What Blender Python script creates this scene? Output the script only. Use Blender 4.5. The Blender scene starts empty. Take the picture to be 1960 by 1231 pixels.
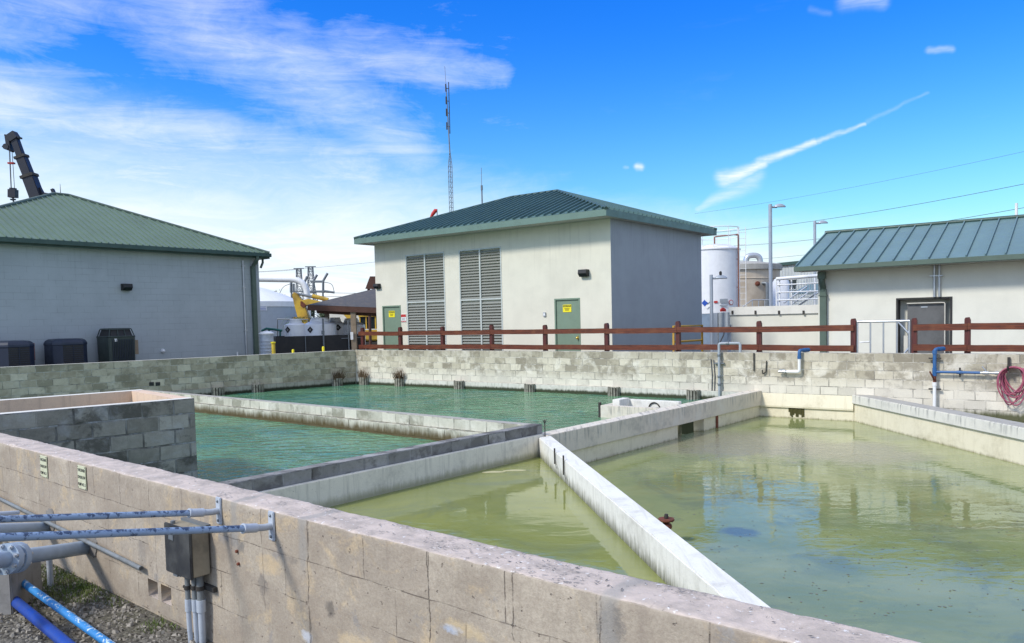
import bpy, bmesh, math, random
from mathutils import Vector, Matrix
random.seed(7)
C = bpy.context.scene.collection
sc = bpy.context.scene
V = Vector
rad = math.radians
PI = math.pi

# ------------------------------------------------------------------ camera
F, PITCH, ROLL, CX, CY, ZC = 1500.0, -3.0, -1.35, 980.0, 690.0, 1.67
cam = bpy.data.cameras.new('camera'); cam_o = bpy.data.objects.new('camera', cam); C.objects.link(cam_o)
cam_o.matrix_world = Matrix.Translation((0, 0, ZC)) @ Matrix.Rotation(rad(90 + PITCH), 4, 'X') @ Matrix.Rotation(rad(ROLL), 4, 'Z')
cam.sensor_width = 36.0; cam.sensor_fit = 'HORIZONTAL'
cam.lens = F / 1960 * 36
cam.shift_y = (CY - 615.5) / 1960
cam.clip_start = 0.05; cam.clip_end = 3000
sc.camera = cam_o
RM = (Matrix.Rotation(rad(90 + PITCH), 3, 'X') @ Matrix.Rotation(rad(ROLL), 3, 'Z'))

# ------------------------------------------------------------------ view
sc.view_settings.view_transform = 'Standard'
sc.view_settings.look = 'None'
sc.view_settings.gamma = 1
sc.view_settings.exposure = 0.35

# measuring helpers: where a line of sight of the survey photo meets a level, a depth or a vertical plane
def ray(px, py): return RM @ V(((px - CX) / F, -(py - CY) / F, -1.0))
def atz(px, py, z):
    v = ray(px, py); t = (z - ZC) / v.z; return v * t + V((0, 0, ZC))
def aty(px, py, Y):
    v = ray(px, py); t = Y / v.y; return v * t + V((0, 0, ZC))
def onpl(px, py, p0, d):
    v = ray(px, py); nx, ny = -d[1], d[0]
    t = (nx * p0[0] + ny * p0[1]) / (nx * v.x + ny * v.y); return v * t + V((0, 0, ZC))

# ------------------------------------------------------------------ sun and sky
SUN_AZ_VEC = V((-0.86, -0.51))           # horizontal direction towards the sun
SUN_EL = rad(42)
sd = V((SUN_AZ_VEC.x, SUN_AZ_VEC.y)).normalized()
to_sun = V((sd.x * math.cos(SUN_EL), sd.y * math.cos(SUN_EL), math.sin(SUN_EL)))
sl = bpy.data.lights.new('sun', 'SUN'); so = bpy.data.objects.new('sun', sl); C.objects.link(so)
sl.energy = 2.7; sl.angle = rad(9); sl.color = (1.0, 0.95, 0.86)
so.rotation_euler = to_sun.to_track_quat('Z', 'Y').to_euler()

class NT:
    """small node-tree helper"""
    def __init__(s, nt): s.nt = nt; s.n = nt.nodes; s.l = nt.links
    def node(s, typ, ins=None, **at):
        n = s.n.new(typ)
        for k, v in at.items(): setattr(n, k, v)
        for k, v in (ins or {}).items(): s.put(n.inputs[k], v)
        return n
    def put(s, sock, v):
        if isinstance(v, bpy.types.NodeSocket): s.l.new(v, sock)
        elif isinstance(v, bpy.types.Node): s.l.new(v.outputs[0], sock)
        elif isinstance(v, (tuple, list)) and sock.type == 'RGBA' and len(v) == 3: sock.default_value = (*v, 1)
        else: sock.default_value = v
    def math(s, op, a, b=0.0, c=0.0, clamp=False):
        n = s.n.new('ShaderNodeMath'); n.operation = op; n.use_clamp = clamp
        s.put(n.inputs[0], a); s.put(n.inputs[1], b); s.put(n.inputs[2], c); return n.outputs[0]
    def vmath(s, op, a, b=(0, 0, 0), out=0):
        n = s.n.new('ShaderNodeVectorMath'); n.operation = op
        s.put(n.inputs[0], a); s.put(n.inputs[1], b); return n.outputs[out]
    def mix(s, fac, a, b, blend='MIX'):
        n = s.n.new('ShaderNodeMix'); n.data_type = 'RGBA'; n.blend_type = blend; n.clamp_factor = True
        s.put(n.inputs[0], fac); s.put(n.inputs[6], a); s.put(n.inputs[7], b); return n.outputs[2]
    def noise(s, vec, scale, detail=4, rough=0.55, dist=0.0):
        n = s.node('ShaderNodeTexNoise'); s.put(n.inputs['Vector'], vec)
        n.inputs['Scale'].default_value = scale; n.inputs['Detail'].default_value = detail
        n.inputs['Roughness'].default_value = rough; n.inputs['Distortion'].default_value = dist
        return n.outputs['Fac']
    def ramp(s, fac, lo, hi, a=0.0, b=1.0, smooth=True):
        n = s.n.new('ShaderNodeMapRange'); n.interpolation_type = 'SMOOTHSTEP' if smooth else 'LINEAR'
        s.put(n.inputs[0], fac); s.put(n.inputs[1], lo); s.put(n.inputs[2], hi); s.put(n.inputs[3], a); s.put(n.inputs[4], b)
        return n.outputs[0]
    def scale(s, vec, x, y, z=1.0):
        n = s.n.new('ShaderNodeMapping'); s.put(n.inputs[0], vec); n.inputs['Scale'].default_value = (x, y, z); return n.outputs[0]
    def xyz(s, vec):
        n = s.n.new('ShaderNodeSeparateXYZ'); s.put(n.inputs[0], vec); return n.outputs
    def comb(s, x, y, z=0.0):
        n = s.n.new('ShaderNodeCombineXYZ'); s.put(n.inputs[0], x); s.put(n.inputs[1], y); s.put(n.inputs[2], z); return n.outputs[0]

world = bpy.data.worlds.new('World'); sc.world = world; world.use_nodes = True
w = NT(world.node_tree); w.n.clear()
sky = w.node('ShaderNodeTexSky', sky_type='NISHITA', sun_disc=False)
sky.sun_elevation = SUN_EL; sky.sun_rotation = math.atan2(sd.x, sd.y); sky.air_density = 1.2; sky.dust_density = 1.4; sky.ozone_density = 2.0
D = w.node('ShaderNodeTexCoord').outputs['Generated']
dx, dy, dz = w.xyz(D)[:3]
zpos = w.math('MAXIMUM', dz, 0.0)
el = w.math('ARCSINE', dz); az = w.math('ARCTAN2', dx, dy)
# clear blue deepening with height
hs = w.node('ShaderNodeHueSaturation', {'Saturation': 1.35, 'Value': 1.0, 'Color': sky.outputs[0]})
deep = w.ramp(dz, 0.02, 0.40)
tint = w.mix(deep, (0.95, 1.42, 1.55), (0.16, 0.88, 1.95))
blue = w.mix(1.0, hs.outputs[0], tint, 'MULTIPLY')
# thin high cloud, in directions of the sky (azimuth, height)
ae = w.comb(az, w.math('MULTIPLY', el, 1.9), 0.0)
rot = w.node('ShaderNodeMapping', {0: ae}); rot.inputs['Rotation'].default_value = (0, 0, rad(24)); rot.inputs['Scale'].default_value = (1.0, 2.3, 1)
n1 = w.noise(rot.outputs[0], 2.6, 9, 0.60, 1.1)
rot2 = w.node('ShaderNodeMapping', {0: ae}); rot2.inputs['Rotation'].default_value = (0, 0, rad(8)); rot2.inputs['Scale'].default_value = (1.0, 3.6, 1); rot2.inputs['Location'].default_value = (3, 1, 0)
n2 = w.noise(rot2.outputs[0], 6.5, 10, 0.68, 0.9)
n3 = w.noise(ae, 15.0, 9, 0.72, 1.4)
nn = w.math('ADD', w.math('ADD', w.math('MULTIPLY', n1, 0.46), w.math('MULTIPLY', n2, 0.32)), w.math('MULTIPLY', n3, 0.22))
# separate small clouds: soft bands between two directions, frayed by noise
wob = w.node('ShaderNodeTexNoise'); w.put(wob.inputs['Vector'], D); wob.inputs['Scale'].default_value = 20; wob.inputs['Detail'].default_value = 5
wv = w.vmath('SCALE', w.vmath('SUBTRACT', wob.outputs['Color'], (0.5, 0.5, 0.5))); wv.node.inputs['Scale'].default_value = 0.016
pa = w.vmath('ADD', w.comb(az, el, 0.0), wv)
def dir_uv(px, py):
    v = ray(px, py).normalized(); return (math.atan2(v.x, v.y), math.asin(v.z), 0)
def cloud_band(p0, p1, wd0, wd1, amt):
    a, b = V(dir_uv(*p0)), V(dir_uv(*p1)); ab = b - a
    rel = w.vmath('SUBTRACT', pa, tuple(a))
    t = w.math('DIVIDE', w.vmath('DOT_PRODUCT', rel, tuple(ab), 1), ab.length_squared, 0, True)
    sc_ = w.vmath('SCALE', tuple(ab)); w.put(sc_.node.inputs['Scale'], t)
    dd = w.vmath('LENGTH', w.vmath('MULTIPLY', w.vmath('SUBTRACT', rel, sc_), (1, 1, 0)), out=1)
    wd = w.math('ADD', wd0, w.math('MULTIPLY', t, wd1 - wd0))
    return w.math('MULTIPLY', w.math('POWER', w.math('SUBTRACT', 1.0, w.ramp(w.math('DIVIDE', dd, wd), 0.0, 1.15)), 1.3), amt)
# low white veil, taller towards the left
veil_h = w.ramp(az, rad(-34), rad(34), 0.215, 0.085)
vq = w.math('ADD', w.math('DIVIDE', zpos, veil_h), w.math('MULTIPLY', w.math('SUBTRACT', nn, 0.5), 1.15))
cloud = w.math('MULTIPLY', w.ramp(vq, 0.45, 1.30, 1.0, 0.0), w.ramp(az, rad(8), rad(32), 0.94, 0.55))
# broad feathered sheets
sheets = None
for a_, b_, w0, w1, am in (((240, -60), (640, 190), .115, .085, .80), ((560, 110), (790, 300), .085, .075, .90), ((650, 95), (960, 140), .060, .030, .72),
                           ((-60, 190), (420, 275), .085, .060, 1.0), ((-120, 40), (260, -20), .09, .05, .62), ((-60, 300), (700, 330), .10, .08, 1.0)):
    q = cloud_band(a_, b_, w0, w1, am); sheets = q if sheets is None else w.math('MAXIMUM', sheets, q)
wisp = w.ramp(w.math('ADD', w.math('MULTIPLY', sheets, 0.50), w.math('MULTIPLY', nn, 1.5)), 0.86, 1.52, 0.0, 0.78, smooth=False)
wisp = w.math('MULTIPLY', wisp, w.ramp(az, rad(1), rad(9), 1.0, 0.12))
cloud = w.math('MAXIMUM', cloud, wisp)
small = None
for a_, b_, w0, w1, am in (((1335, 400), (1440, 345), .006, .018, .45), ((1385, 342), (1462, 312), .014, .008, .85), ((1400, 352), (1455, 335), .016, .012, .35),
                           ((1452, 310), (1560, 270), .008, .0055, .75), ((1560, 270), (1655, 238), .005, .003, .55), ((1660, 234), (1775, 178), .004, .003, .14),
                           ((1222, 319), (1230, 320), .0065, .006, .85), ((1198, 320), (1202, 320), .004, .003, .25), ((1780, 95), (1822, 95), .005, .005, .32),
                           ((1620, 0), (1690, 4), .014, .010, .35), ((1550, 23), (1590, 25), .006, .005, .12)):
    q = cloud_band(a_, b_, w0, w1, am); small = q if small is None else w.math('MAXIMUM', small, q)
fib = w.noise(w.scale(rot2.outputs[0], 3, 3), 9, 6, 0.65, 0.6)
cloud = w.math('MAXIMUM', cloud, w.math('MULTIPLY', small, w.ramp(fib, 0.30, 0.62, 0.55, 1.0)))
# unseen bright cloud added overhead and behind the camera for whiter, fuller fill light
over = w.math('MAXIMUM', w.ramp(el, rad(29), rad(44)), w.ramp(dy, 0.25, -0.15))
cloud = w.math('MAXIMUM', cloud, w.math('MULTIPLY', over, w.ramp(nn, 0.32, 0.56, 0.28, 0.72)))
ccol = w.mix(w.ramp(n2, 0.35, 0.65), (6.9, 7.9, 8.9), (8.6, 8.9, 9.3))
skyc = w.mix(cloud, blue, ccol)
bg = w.node('ShaderNodeBackground', {'Color': skyc, 'Strength': 0.10})
w.l.new(bg.outputs[0], w.node('ShaderNodeOutputWorld').inputs[0])

# ================================================================== materials
def mat(name):
    m = bpy.data.materials.new(name); m.use_nodes = True
    t = NT(m.node_tree); t.n.clear()
    out = t.node('ShaderNodeOutputMaterial'); p = t.node('ShaderNodeBsdfPrincipled')
    t.l.new(p.outputs[0], out.inputs[0])
    return m, t, p
def uv_of(t): return t.node('ShaderNodeTexCoord').outputs['UV']
def obj_of(t): return t.node('ShaderNodeTexCoord').outputs['Object']
def bump(t, p, h, strength, dist):
    b = t.node('ShaderNodeBump', {'Height': h, 'Strength': strength, 'Distance': dist}); t.l.new(b.outputs[0], p.inputs['Normal'])

def plain(name, col, rough=0.6, metal=0.0, dirt=0.35, dirtcol=None, scale=3.0, spec=0.4, bumpd=0.002, streak=0.0):
    """painted or moulded surface with uneven dirt, fine grain and optional run-down streaks"""
    m, t, p = mat(name)
    c = obj_of(t)
    dc = dirtcol or tuple(x * 0.55 for x in col)
    n = t.noise(c, scale, 6, 0.62)
    f = t.math('MULTIPLY', t.ramp(n, 0.38, 0.72), dirt)
    if streak:
        sn = t.noise(t.scale(c, 9, 9, 0.5), 1.0, 5, 0.6)
        f = t.math('MAXIMUM', f, t.math('MULTIPLY', t.ramp(sn, 0.50, 0.75), streak))
    fine = t.noise(c, scale * 22, 3, 0.6)
    cc = t.mix(f, col, dc)
    cc = t.mix(t.ramp(fine, 0.3, 0.8, 0, 0.18), cc, tuple(x * 0.7 for x in col))
    t.put(p.inputs['Base Color'], cc)
    t.put(p.inputs['Roughness'], t.ramp(n, 0.3, 0.7, max(rough - 0.08, 0.02), min(rough + 0.1, 1)))
    p.inputs['Metallic'].default_value = metal; p.inputs['Specular IOR Level'].default_value = spec
    if bumpd: bump(t, p, t.noise(c, scale * 14, 4, 0.6), 0.5, bumpd)
    return m

def blockwork(name, c1, c2, mortar, dark=(0.05, 0.047, 0.042), dark_amt=0.6, pale=(0.62, 0.60, 0.55), pale_amt=0.4, course=0.2, length=0.4,
              ztop=0.7, uoff=0.0, band=None, low_pale=None, mort=0.010, streak=0.5, bd=0.012, joint_dark=0.6, uneven=0.6, topdark=None):
    """hollow block masonry: every block its own tone, stained, with joints, runs of lime and a wet foot"""
    m, t, p = mat(name)
    uv = uv_of(t)
    sh = t.vmath('ADD', uv, (uoff, -ztop + 40 * course, 0))
    nz = t.node('ShaderNodeTexNoise'); t.put(nz.inputs['Vector'], uv); nz.inputs['Scale'].default_value = 6; nz.inputs['Detail'].default_value = 5
    wb = t.vmath('SCALE', t.vmath('SUBTRACT', nz.outputs['Color'], (0.5, 0.5, 0.5))); wb.node.inputs['Scale'].default_value = 0.022
    sh = t.vmath('ADD', sh, wb)
    br = t.node('ShaderNodeTexBrick', {'Vector': sh, 'Color1': (0, 0, 0), 'Color2': (1, 1, 1), 'Mortar': (0.5, 0.5, 0.5)})
    br.inputs['Scale'].default_value = 1; br.inputs['Mortar Size'].default_value = mort; br.inputs['Mortar Smooth'].default_value = 0.25
    br.inputs['Brick Width'].default_value = length; br.inputs['Row Height'].default_value = course; br.offset = 0.5
    tone = t.xyz(br.outputs['Color'])[0]; joint = br.outputs['Fac']
    # some joints are tight, others open or smeared over
    jv = t.ramp(t.noise(uv, 2.3, 4, 0.6), 0.36, 0.60)
    jm = t.math('MULTIPLY', joint, t.math('ADD', 0.22, t.math('MULTIPLY', jv, 0.65)))
    n_big = t.noise(uv, 1.3, 7, 0.66, 0.4)
    n_mid = t.noise(uv, 5.5, 7, 0.68, 0.3)
    n_fine = t.noise(uv, 55, 4, 0.7)
    tone2 = t.math('FRACT', t.math('MULTIPLY', tone, 9.7))
    base = t.mix(t.ramp(t.math('ADD', t.math('MULTIPLY', t.math('SUBTRACT', tone2, 0.5), uneven), n_mid), 0.15, 0.85, smooth=False), c1, c2)
    st = t.noise(t.scale(uv, 7.5, 0.9), 1.0, 6, 0.65)
    dk = t.math('MULTIPLY', t.ramp(t.math('ADD', t.math('MULTIPLY', n_big, 0.6), t.math('MULTIPLY', t.math('ADD', n_mid, t.math('MULTIPLY', t.math('SUBTRACT', tone, 0.4), 0.42)), 0.4)), 0.49, 0.60), dark_amt)
    dk = t.math('MAXIMUM', dk, t.math('MULTIPLY', t.math('MULTIPLY', t.ramp(st, 0.52, 0.70), t.ramp(n_mid, 0.35, 0.6)), dark_amt * streak))
    base = t.mix(dk, base, dark)
    pl = t.math('MULTIPLY', t.ramp(t.noise(t.vmath('ADD', uv, (13, 7, 0)), 1.9, 8, 0.7, 0.5), 0.50, 0.66), pale_amt)
    yv = t.xyz(uv)[1]
    if low_pale:
        lp = t.ramp(t.math('ADD', yv, t.math('MULTIPLY', t.math('SUBTRACT', n_mid, 0.5), 0.5)), low_pale[0], low_pale[1], low_pale[2], 0.0)
        pl = t.math('MAXIMUM', pl, lp)
    base = t.mix(pl, base, pale)
    if topdark:
        td = t.math('MULTIPLY', t.ramp(t.math('ADD', yv, t.math('MULTIPLY', t.math('SUBTRACT', n_mid, 0.5), 0.35)), topdark[0], topdark[1]), topdark[2])
        base = t.mix(td, base, dark)
    jc = t.mix(t.ramp(t.noise(uv, 3.1, 5, 0.6), 0.40, 0.62, joint_dark, 0.0), mortar, (0.045, 0.04, 0.034))
    base = t.mix(jm, base, jc)
    base = t.mix(t.ramp(n_fine, 0.30, 0.75, 0.0, 0.28), base, t.mix(0.5, base, (0.06, 0.055, 0.05)))
    # lime weeping out of the bed joints
    jy = t.math('ABSOLUTE', t.math('SUBTRACT', t.math('FRACT', t.math('DIVIDE', t.math('SUBTRACT', yv, ztop - 40 * course), course)), 0.5))
    wp = t.math('MULTIPLY', t.ramp(jy, 0.40, 0.5), t.ramp(t.noise(t.scale(uv, 3, 1.5), 1.6, 6, 0.7), 0.50, 0.60))
    base = t.mix(t.math('MULTIPLY', wp, 0.55 * (pale_amt > 0)), base, pale)
    if band:
        for (z0, z1, col, am) in band:
            q = t.math('ADD', yv, t.math('MULTIPLY', t.math('SUBTRACT', t.noise(t.scale(uv, 7, 1.2), 1.3, 6, 0.7), 0.5), abs(z1 - z0) * 1.4))
            base = t.mix(t.ramp(q, z0, z1, am, 0.0), base, col)
    t.put(p.inputs['Base Color'], base)
    t.put(p.inputs['Roughness'], 0.92); p.inputs['Specular IOR Level'].default_value = 0.25
    h = t.math('SUBTRACT', t.math('ADD', t.math('MULTIPLY', n_mid, 0.35), t.math('MULTIPLY', n_fine, 0.14)), t.math('MULTIPLY', jm, 0.8))
    bump(t, p, h, 0.9, bd)
    return m

def concrete(name, col, dark=(0.07, 0.066, 0.058), dark_amt=0.5, streak=0.5, sc1=1.6, band=None, bd=0.006, pale=None, pale_amt=0.4, topstreak=None, side_clean=None):
    m, t, p = mat(name)
    uv = uv_of(t)
    n1_ = t.noise(uv, sc1, 7, 0.66, 0.4); n2_ = t.noise(uv, 7, 7, 0.68); nf = t.noise(uv, 60, 4, 0.7)
    yv = t.xyz(uv)[1]
    f = t.math('MULTIPLY', t.ramp(t.math('ADD', t.math('MULTIPLY', n1_, 0.6), t.math('MULTIPLY', n2_, 0.4)), 0.46, 0.68), dark_amt)
    sn = t.noise(t.scale(uv, 13, 0.8), 1.0, 6, 0.65)
    sf = t.math('MULTIPLY', t.ramp(sn, 0.48, 0.68), streak)
    if topstreak: sf = t.math('MULTIPLY', sf, t.ramp(t.math('ADD', yv, t.math('MULTIPLY', t.math('SUBTRACT', n2_, 0.5), 0.2)), topstreak[0], topstreak[1]))
    base = t.mix(t.math('MAXIMUM', f, sf), col, dark)
    if pale: base = t.mix(t.math('MULTIPLY', t.ramp(t.noise(t.vmath('ADD', uv, (5, 9, 0)), 2.4, 7, 0.7), 0.48, 0.64), pale_amt), base, pale)
    pits = t.ramp(t.noise(uv, 30, 3, 0.6), 0.68, 0.73)
    base = t.mix(t.math('MULTIPLY', pits, 0.7), base, tuple(x * 0.35 for x in col))
    base = t.mix(t.ramp(nf, 0.3, 0.8, 0, 0.25), base, tuple(x * 0.6 for x in col))
    if band:
        for (z0, z1, c_, am) in band:
            q = t.math('ADD', yv, t.math('MULTIPLY', t.math('SUBTRACT', t.noise(t.scale(uv, 9, 1.4), 1.3, 6, 0.72), 0.5), abs(z1 - z0) * 1.6))
            base = t.mix(t.ramp(q, z0, z1, am, 0.0), base, c_)
    t.put(p.inputs['Base Color'], base); p.inputs['Roughness'].default_value = 0.9; p.inputs['Specular IOR Level'].default_value = 0.25
    bump(t, p, t.math('SUBTRACT', t.math('ADD', t.math('MULTIPLY', n2_, 0.5), t.math('MULTIPLY', nf, 0.15)), t.math('MULTIPLY', pits, 0.4)), 0.8, bd)
    return m

def stucco(name, col, mottle=0.25, scale=1.2, courses=False, streak_amt=0.25):
    m, t, p = mat(name)
    uv = uv_of(t)
    n1_ = t.noise(uv, scale, 6, 0.6, 0.3); n2_ = t.noise(t.scale(uv, 4, 0.5), 1.0, 5, 0.6)
    base = t.mix(t.ramp(n1_, 0.35, 0.7, 0, mottle), col, tuple(x * 0.72 for x in col))
    base = t.mix(t.ramp(n2_, 0.5, 0.75, 0, streak_amt * 0.4), base, tuple(x * 0.66 for x in col))
    yv_ = t.xyz(uv)[1]
    dr_ = t.noise(t.scale(uv, 9, 0.35), 1.0, 6, 0.65)
    base = t.mix(t.math('MULTIPLY', t.ramp(dr_, 0.50, 0.72), t.ramp(yv_, 2.6, 4.7, 0.03, 0.38)), base, tuple(x * 0.55 for x in col))
    base = t.mix(t.ramp(t.noise(t.vmath('ADD', uv, (7, 3, 0)), 0.6, 7, 0.7), 0.45, 0.7, 0, 0.30), base, tuple(x * 0.75 for x in col))
    gr = t.noise(uv, 45, 4, 0.7)
    base = t.mix(t.ramp(gr, 0.3, 0.75, 0, 0.12), base, tuple(x * 0.6 for x in col))
    h = t.math('ADD', t.math('MULTIPLY', gr, 0.3), t.math('MULTIPLY', t.noise(uv, 9, 4, 0.6), 0.3))
    if courses:
        br = t.node('ShaderNodeTexBrick', {'Vector': t.vmath('ADD', uv, (0, 20, 0))}); br.inputs['Scale'].default_value = 1
        br.inputs['Mortar Size'].default_value = 0.006; br.inputs['Brick Width'].default_value = 0.4; br.inputs['Row Height'].default_value = 0.2
        jj = t.math('MULTIPLY', br.outputs['Fac'], t.ramp(t.noise(t.scale(uv, 0.7, 4), 1.5, 4, 0.6), 0.38, 0.62))
        base = t.mix(t.math('MULTIPLY', jj, 0.42), base, tuple(x * 0.42 for x in col))
        h = t.math('SUBTRACT', h, t.math('MULTIPLY', jj, 0.6))
    t.put(p.inputs['Base Color'], base); p.inputs['Roughness'].default_value = 0.88; p.inputs['Specular IOR Level'].default_value = 0.25
    bump(t, p, h, 0.6, 0.004)
    return m

def metal_roof(name, col, var=0.3):
    m, t, p = mat(name)
    c = obj_of(t)
    n = t.noise(c, 0.8, 6, 0.62); n2_ = t.noise(c, 5, 5, 0.6)
    base = t.mix(t.ramp(n, 0.35, 0.7, 0, var), col, tuple(x * 0.6 for x in col))
    base = t.mix(t.ramp(n2_, 0.45, 0.75, 0, 0.3), base, tuple(min(x * 1.25 + 0.01, 1) for x in col))
    t.put(p.inputs['Base Color'], base); t.put(p.inputs['Roughness'], t.ramp(n2_, 0.3, 0.7, 0.32, 0.5))
    p.inputs['Specular IOR Level'].default_value = 0.3; p.inputs['Metallic'].default_value = 0.0
    bump(t, p, n2_, 0.3, 0.006)
    return m

def water(name, col, col2, rip, fine, murk_scale=0.5, calm_dir=0.0, third=None, rough=0.03, patch=None):
    """murky opaque water: its own body colour with a rippled reflecting surface"""
    m, t, p = mat(name)
    c = obj_of(t)
    n = t.noise(c, murk_scale, 5, 0.6, 0.8)
    base = t.mix(t.ramp(n, 0.36, 0.64), col, col2)
    if third: base = t.mix(t.ramp(t.noise(t.vmath('ADD', c, (31, 4, 0)), murk_scale * 1.4, 6, 0.65, 1.2), 0.50, 0.66, 0, 0.8), base, third)
    spk = t.ramp(t.noise(c, 16, 3, 0.6), 0.71, 0.75)
    base = t.mix(t.math('MULTIPLY', spk, 0.5), base, tuple(x * 0.3 for x in col2))
    mp = t.node('ShaderNodeMapping', {0: c}); mp.inputs['Rotation'].default_value = (0, 0, rad(calm_dir)); mp.inputs['Scale'].default_value = (1.0, 1.9, 1)
    w1 = t.noise(mp.outputs[0], 2.1, 3, 0.45, 0.7); w2 = t.noise(mp.outputs[0], 4.6, 2, 0.45, 0.6)
    gust = t.ramp(t.noise(c, 0.35, 3, 0.5), 0.35, 0.65, 0.35, 1.0)
    h = t.math('ADD', t.math('MULTIPLY', w1, rip), t.math('MULTIPLY', t.math('MULTIPLY', w2, gust), fine))
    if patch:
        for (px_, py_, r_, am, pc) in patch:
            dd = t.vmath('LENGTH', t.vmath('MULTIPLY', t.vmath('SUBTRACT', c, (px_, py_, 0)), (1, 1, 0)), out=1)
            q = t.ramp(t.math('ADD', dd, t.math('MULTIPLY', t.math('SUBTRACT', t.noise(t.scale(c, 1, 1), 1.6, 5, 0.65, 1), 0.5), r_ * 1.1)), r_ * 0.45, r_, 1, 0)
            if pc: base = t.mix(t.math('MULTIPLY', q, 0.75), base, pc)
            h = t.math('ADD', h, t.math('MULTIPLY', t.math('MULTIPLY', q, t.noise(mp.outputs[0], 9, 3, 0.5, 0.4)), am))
    t.put(p.inputs['Base Color'], base); p.inputs['Roughness'].default_value = rough; p.inputs['IOR'].default_value = 1.36
    p.inputs['Specular IOR Level'].default_value = 0.62
    bump(t, p, h, 1.0, 1.0)
    return m

M = {}
ALG = (0.055, 0.060, 0.020)
M['near'] = None
M['back'] = blockwork('block wall bleached', (0.40, 0.355, 0.26), (0.74, 0.675, 0.54), (0.54, 0.50, 0.42), dark=(0.22, 0.19, 0.14), dark_amt=0.7, pale=(0.84, 0.79, 0.69), pale_amt=0.6, uneven=0.5, streak=1.0, joint_dark=0.75, mort=0.010,
                      low_pale=(-0.20, 0.22, 0.55), band=[(-0.62, -0.46, (0.07, 0.075, 0.03), 0.95)], topdark=(0.34, 0.66, 0.30))
M['leftw'] = blockwork('block wall mossy grey', (0.33, 0.285, 0.20), (0.66, 0.59, 0.45), (0.48, 0.46, 0.40), dark=(0.15, 0.135, 0.085), dark_amt=0.6, pale=(0.60, 0.58, 0.50), pale_amt=0.35,
                       band=[(-0.60, -0.46, (0.05, 0.055, 0.025), 0.9)], uneven=0.5, joint_dark=0.75, mort=0.010)
M['foot'] = concrete('pool wall footing', (0.62, 0.60, 0.53), dark=(0.24, 0.23, 0.19), dark_amt=0.55, streak=0.6, band=[(-0.47, -0.39, (0.030, 0.038, 0.016), 0.97)], pale=(0.78, 0.75, 0.68), pale_amt=0.4)
M['foot_left'] = concrete('left wall footing', (0.42, 0.40, 0.33), dark=(0.15, 0.14, 0.10), dark_amt=0.6, streak=0.6, band=[(-0.47, -0.39, (0.026, 0.032, 0.016), 0.97)])
M['pit'] = blockwork('block pit dark', (0.19, 0.175, 0.145), (0.42, 0.39, 0.335), (0.24, 0.24, 0.235), dark=(0.065, 0.06, 0.05), dark_amt=0.8, pale=(0.42, 0.43, 0.45), pale_amt=0.35, uneven=0.55, mort=0.012, bd=0.03, joint_dark=0.9)
M['pit_in'] = concrete('peach render', (0.72, 0.53, 0.39), dark=(0.36, 0.27, 0.22), dark_amt=0.4, streak=0.35)
M['pale_top'] = concrete('pale wall top', (0.72, 0.69, 0.62), dark=(0.40, 0.38, 0.33), dark_amt=0.3, streak=0.1)
M['grey_top'] = concrete('grey wall top', (0.40, 0.38, 0.34), dark=(0.18, 0.17, 0.15), dark_amt=0.6, streak=0.1)
M['mid'] = blockwork('block divider', (0.44, 0.42, 0.34), (0.68, 0.65, 0.55), (0.5, 0.48, 0.4), dark=(0.15, 0.145, 0.10), dark_amt=0.6, pale=(0.78, 0.75, 0.66), pale_amt=0.5, ztop=-0.10,
                     band=[(-0.48, -0.28, (0.085, 0.06, 0.022), 0.95)], joint_dark=0.9, mort=0.012)
M['curb'] = blockwork('block kerb dark', (0.20, 0.195, 0.185), (0.34, 0.33, 0.315), (0.28, 0.28, 0.28), dark=(0.08, 0.075, 0.07), dark_amt=0.7, pale=(0.42, 0.42, 0.43), pale_amt=0.3, ztop=-0.07, uneven=0.8, mort=0.014, joint_dark=0.95)
M['curb_white'] = concrete('kerb footing concrete', (0.73, 0.69, 0.60), dark=(0.30, 0.29, 0.27), dark_amt=0.6, streak=0.5, band=[(-0.56, -0.44, (0.30, 0.29, 0.17), 0.8)])
M['diag'] = concrete('white divider concrete', (0.78, 0.76, 0.70), dark=(0.38, 0.36, 0.31), dark_amt=0.6, streak=0.35, band=[(-0.62, -0.40, (0.10, 0.10, 0.05), 0.95)])
M['beam'] = concrete('beam concrete streaked', (0.68, 0.61, 0.51), dark=(0.20, 0.20, 0.19), dark_amt=0.5, streak=0.85, topstreak=(-0.56, -0.34), pale=(0.70, 0.68, 0.62), pale_amt=0.4)
M['cream'] = concrete('cream basin wall', (0.76, 0.69, 0.52), dark=(0.46, 0.40, 0.26), dark_amt=0.6, streak=0.3, band=[(-0.93, -0.84, (0.13, 0.11, 0.04), 0.9)])
M['coping'] = concrete('coping concrete streaked', (0.70, 0.67, 0.59), dark=(0.20, 0.20, 0.20), dark_amt=0.35, streak=0.95, topstreak=(-0.52, -0.30))
M['stucco_cream'] = stucco('cream stucco', (0.70, 0.665, 0.555))
M['stucco_grey'] = stucco('blue grey painted block', (0.42, 0.455, 0.47), courses=True)
M['stucco_side_shade'] = stucco('shade toned stucco side wall', (0.36, 0.39, 0.415), mottle=0.25)  # same paint as the front; its shade is put into a darker blue-grey
M['stucco_right'] = stucco('pale cream stucco', (0.74, 0.72, 0.63))
M['roof_green'] = metal_roof('sage green metal roof', (0.125, 0.185, 0.135))
M['roof_teal'] = metal_roof('teal metal roof', (0.085, 0.155, 0.155))
M['roof_blue'] = metal_roof('light teal metal roof', (0.125, 0.205, 0.215))
M['trim_green'] = plain('green trim paint', (0.10, 0.14, 0.11), 0.45, dirt=0.4, streak=0.2)
M['trim_sage'] = plain('sage fascia paint', (0.14, 0.215, 0.18), 0.5, dirt=0.3)
M['trim_dark'] = plain('dark green gutter', (0.045, 0.085, 0.07), 0.4, dirt=0.4)
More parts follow.
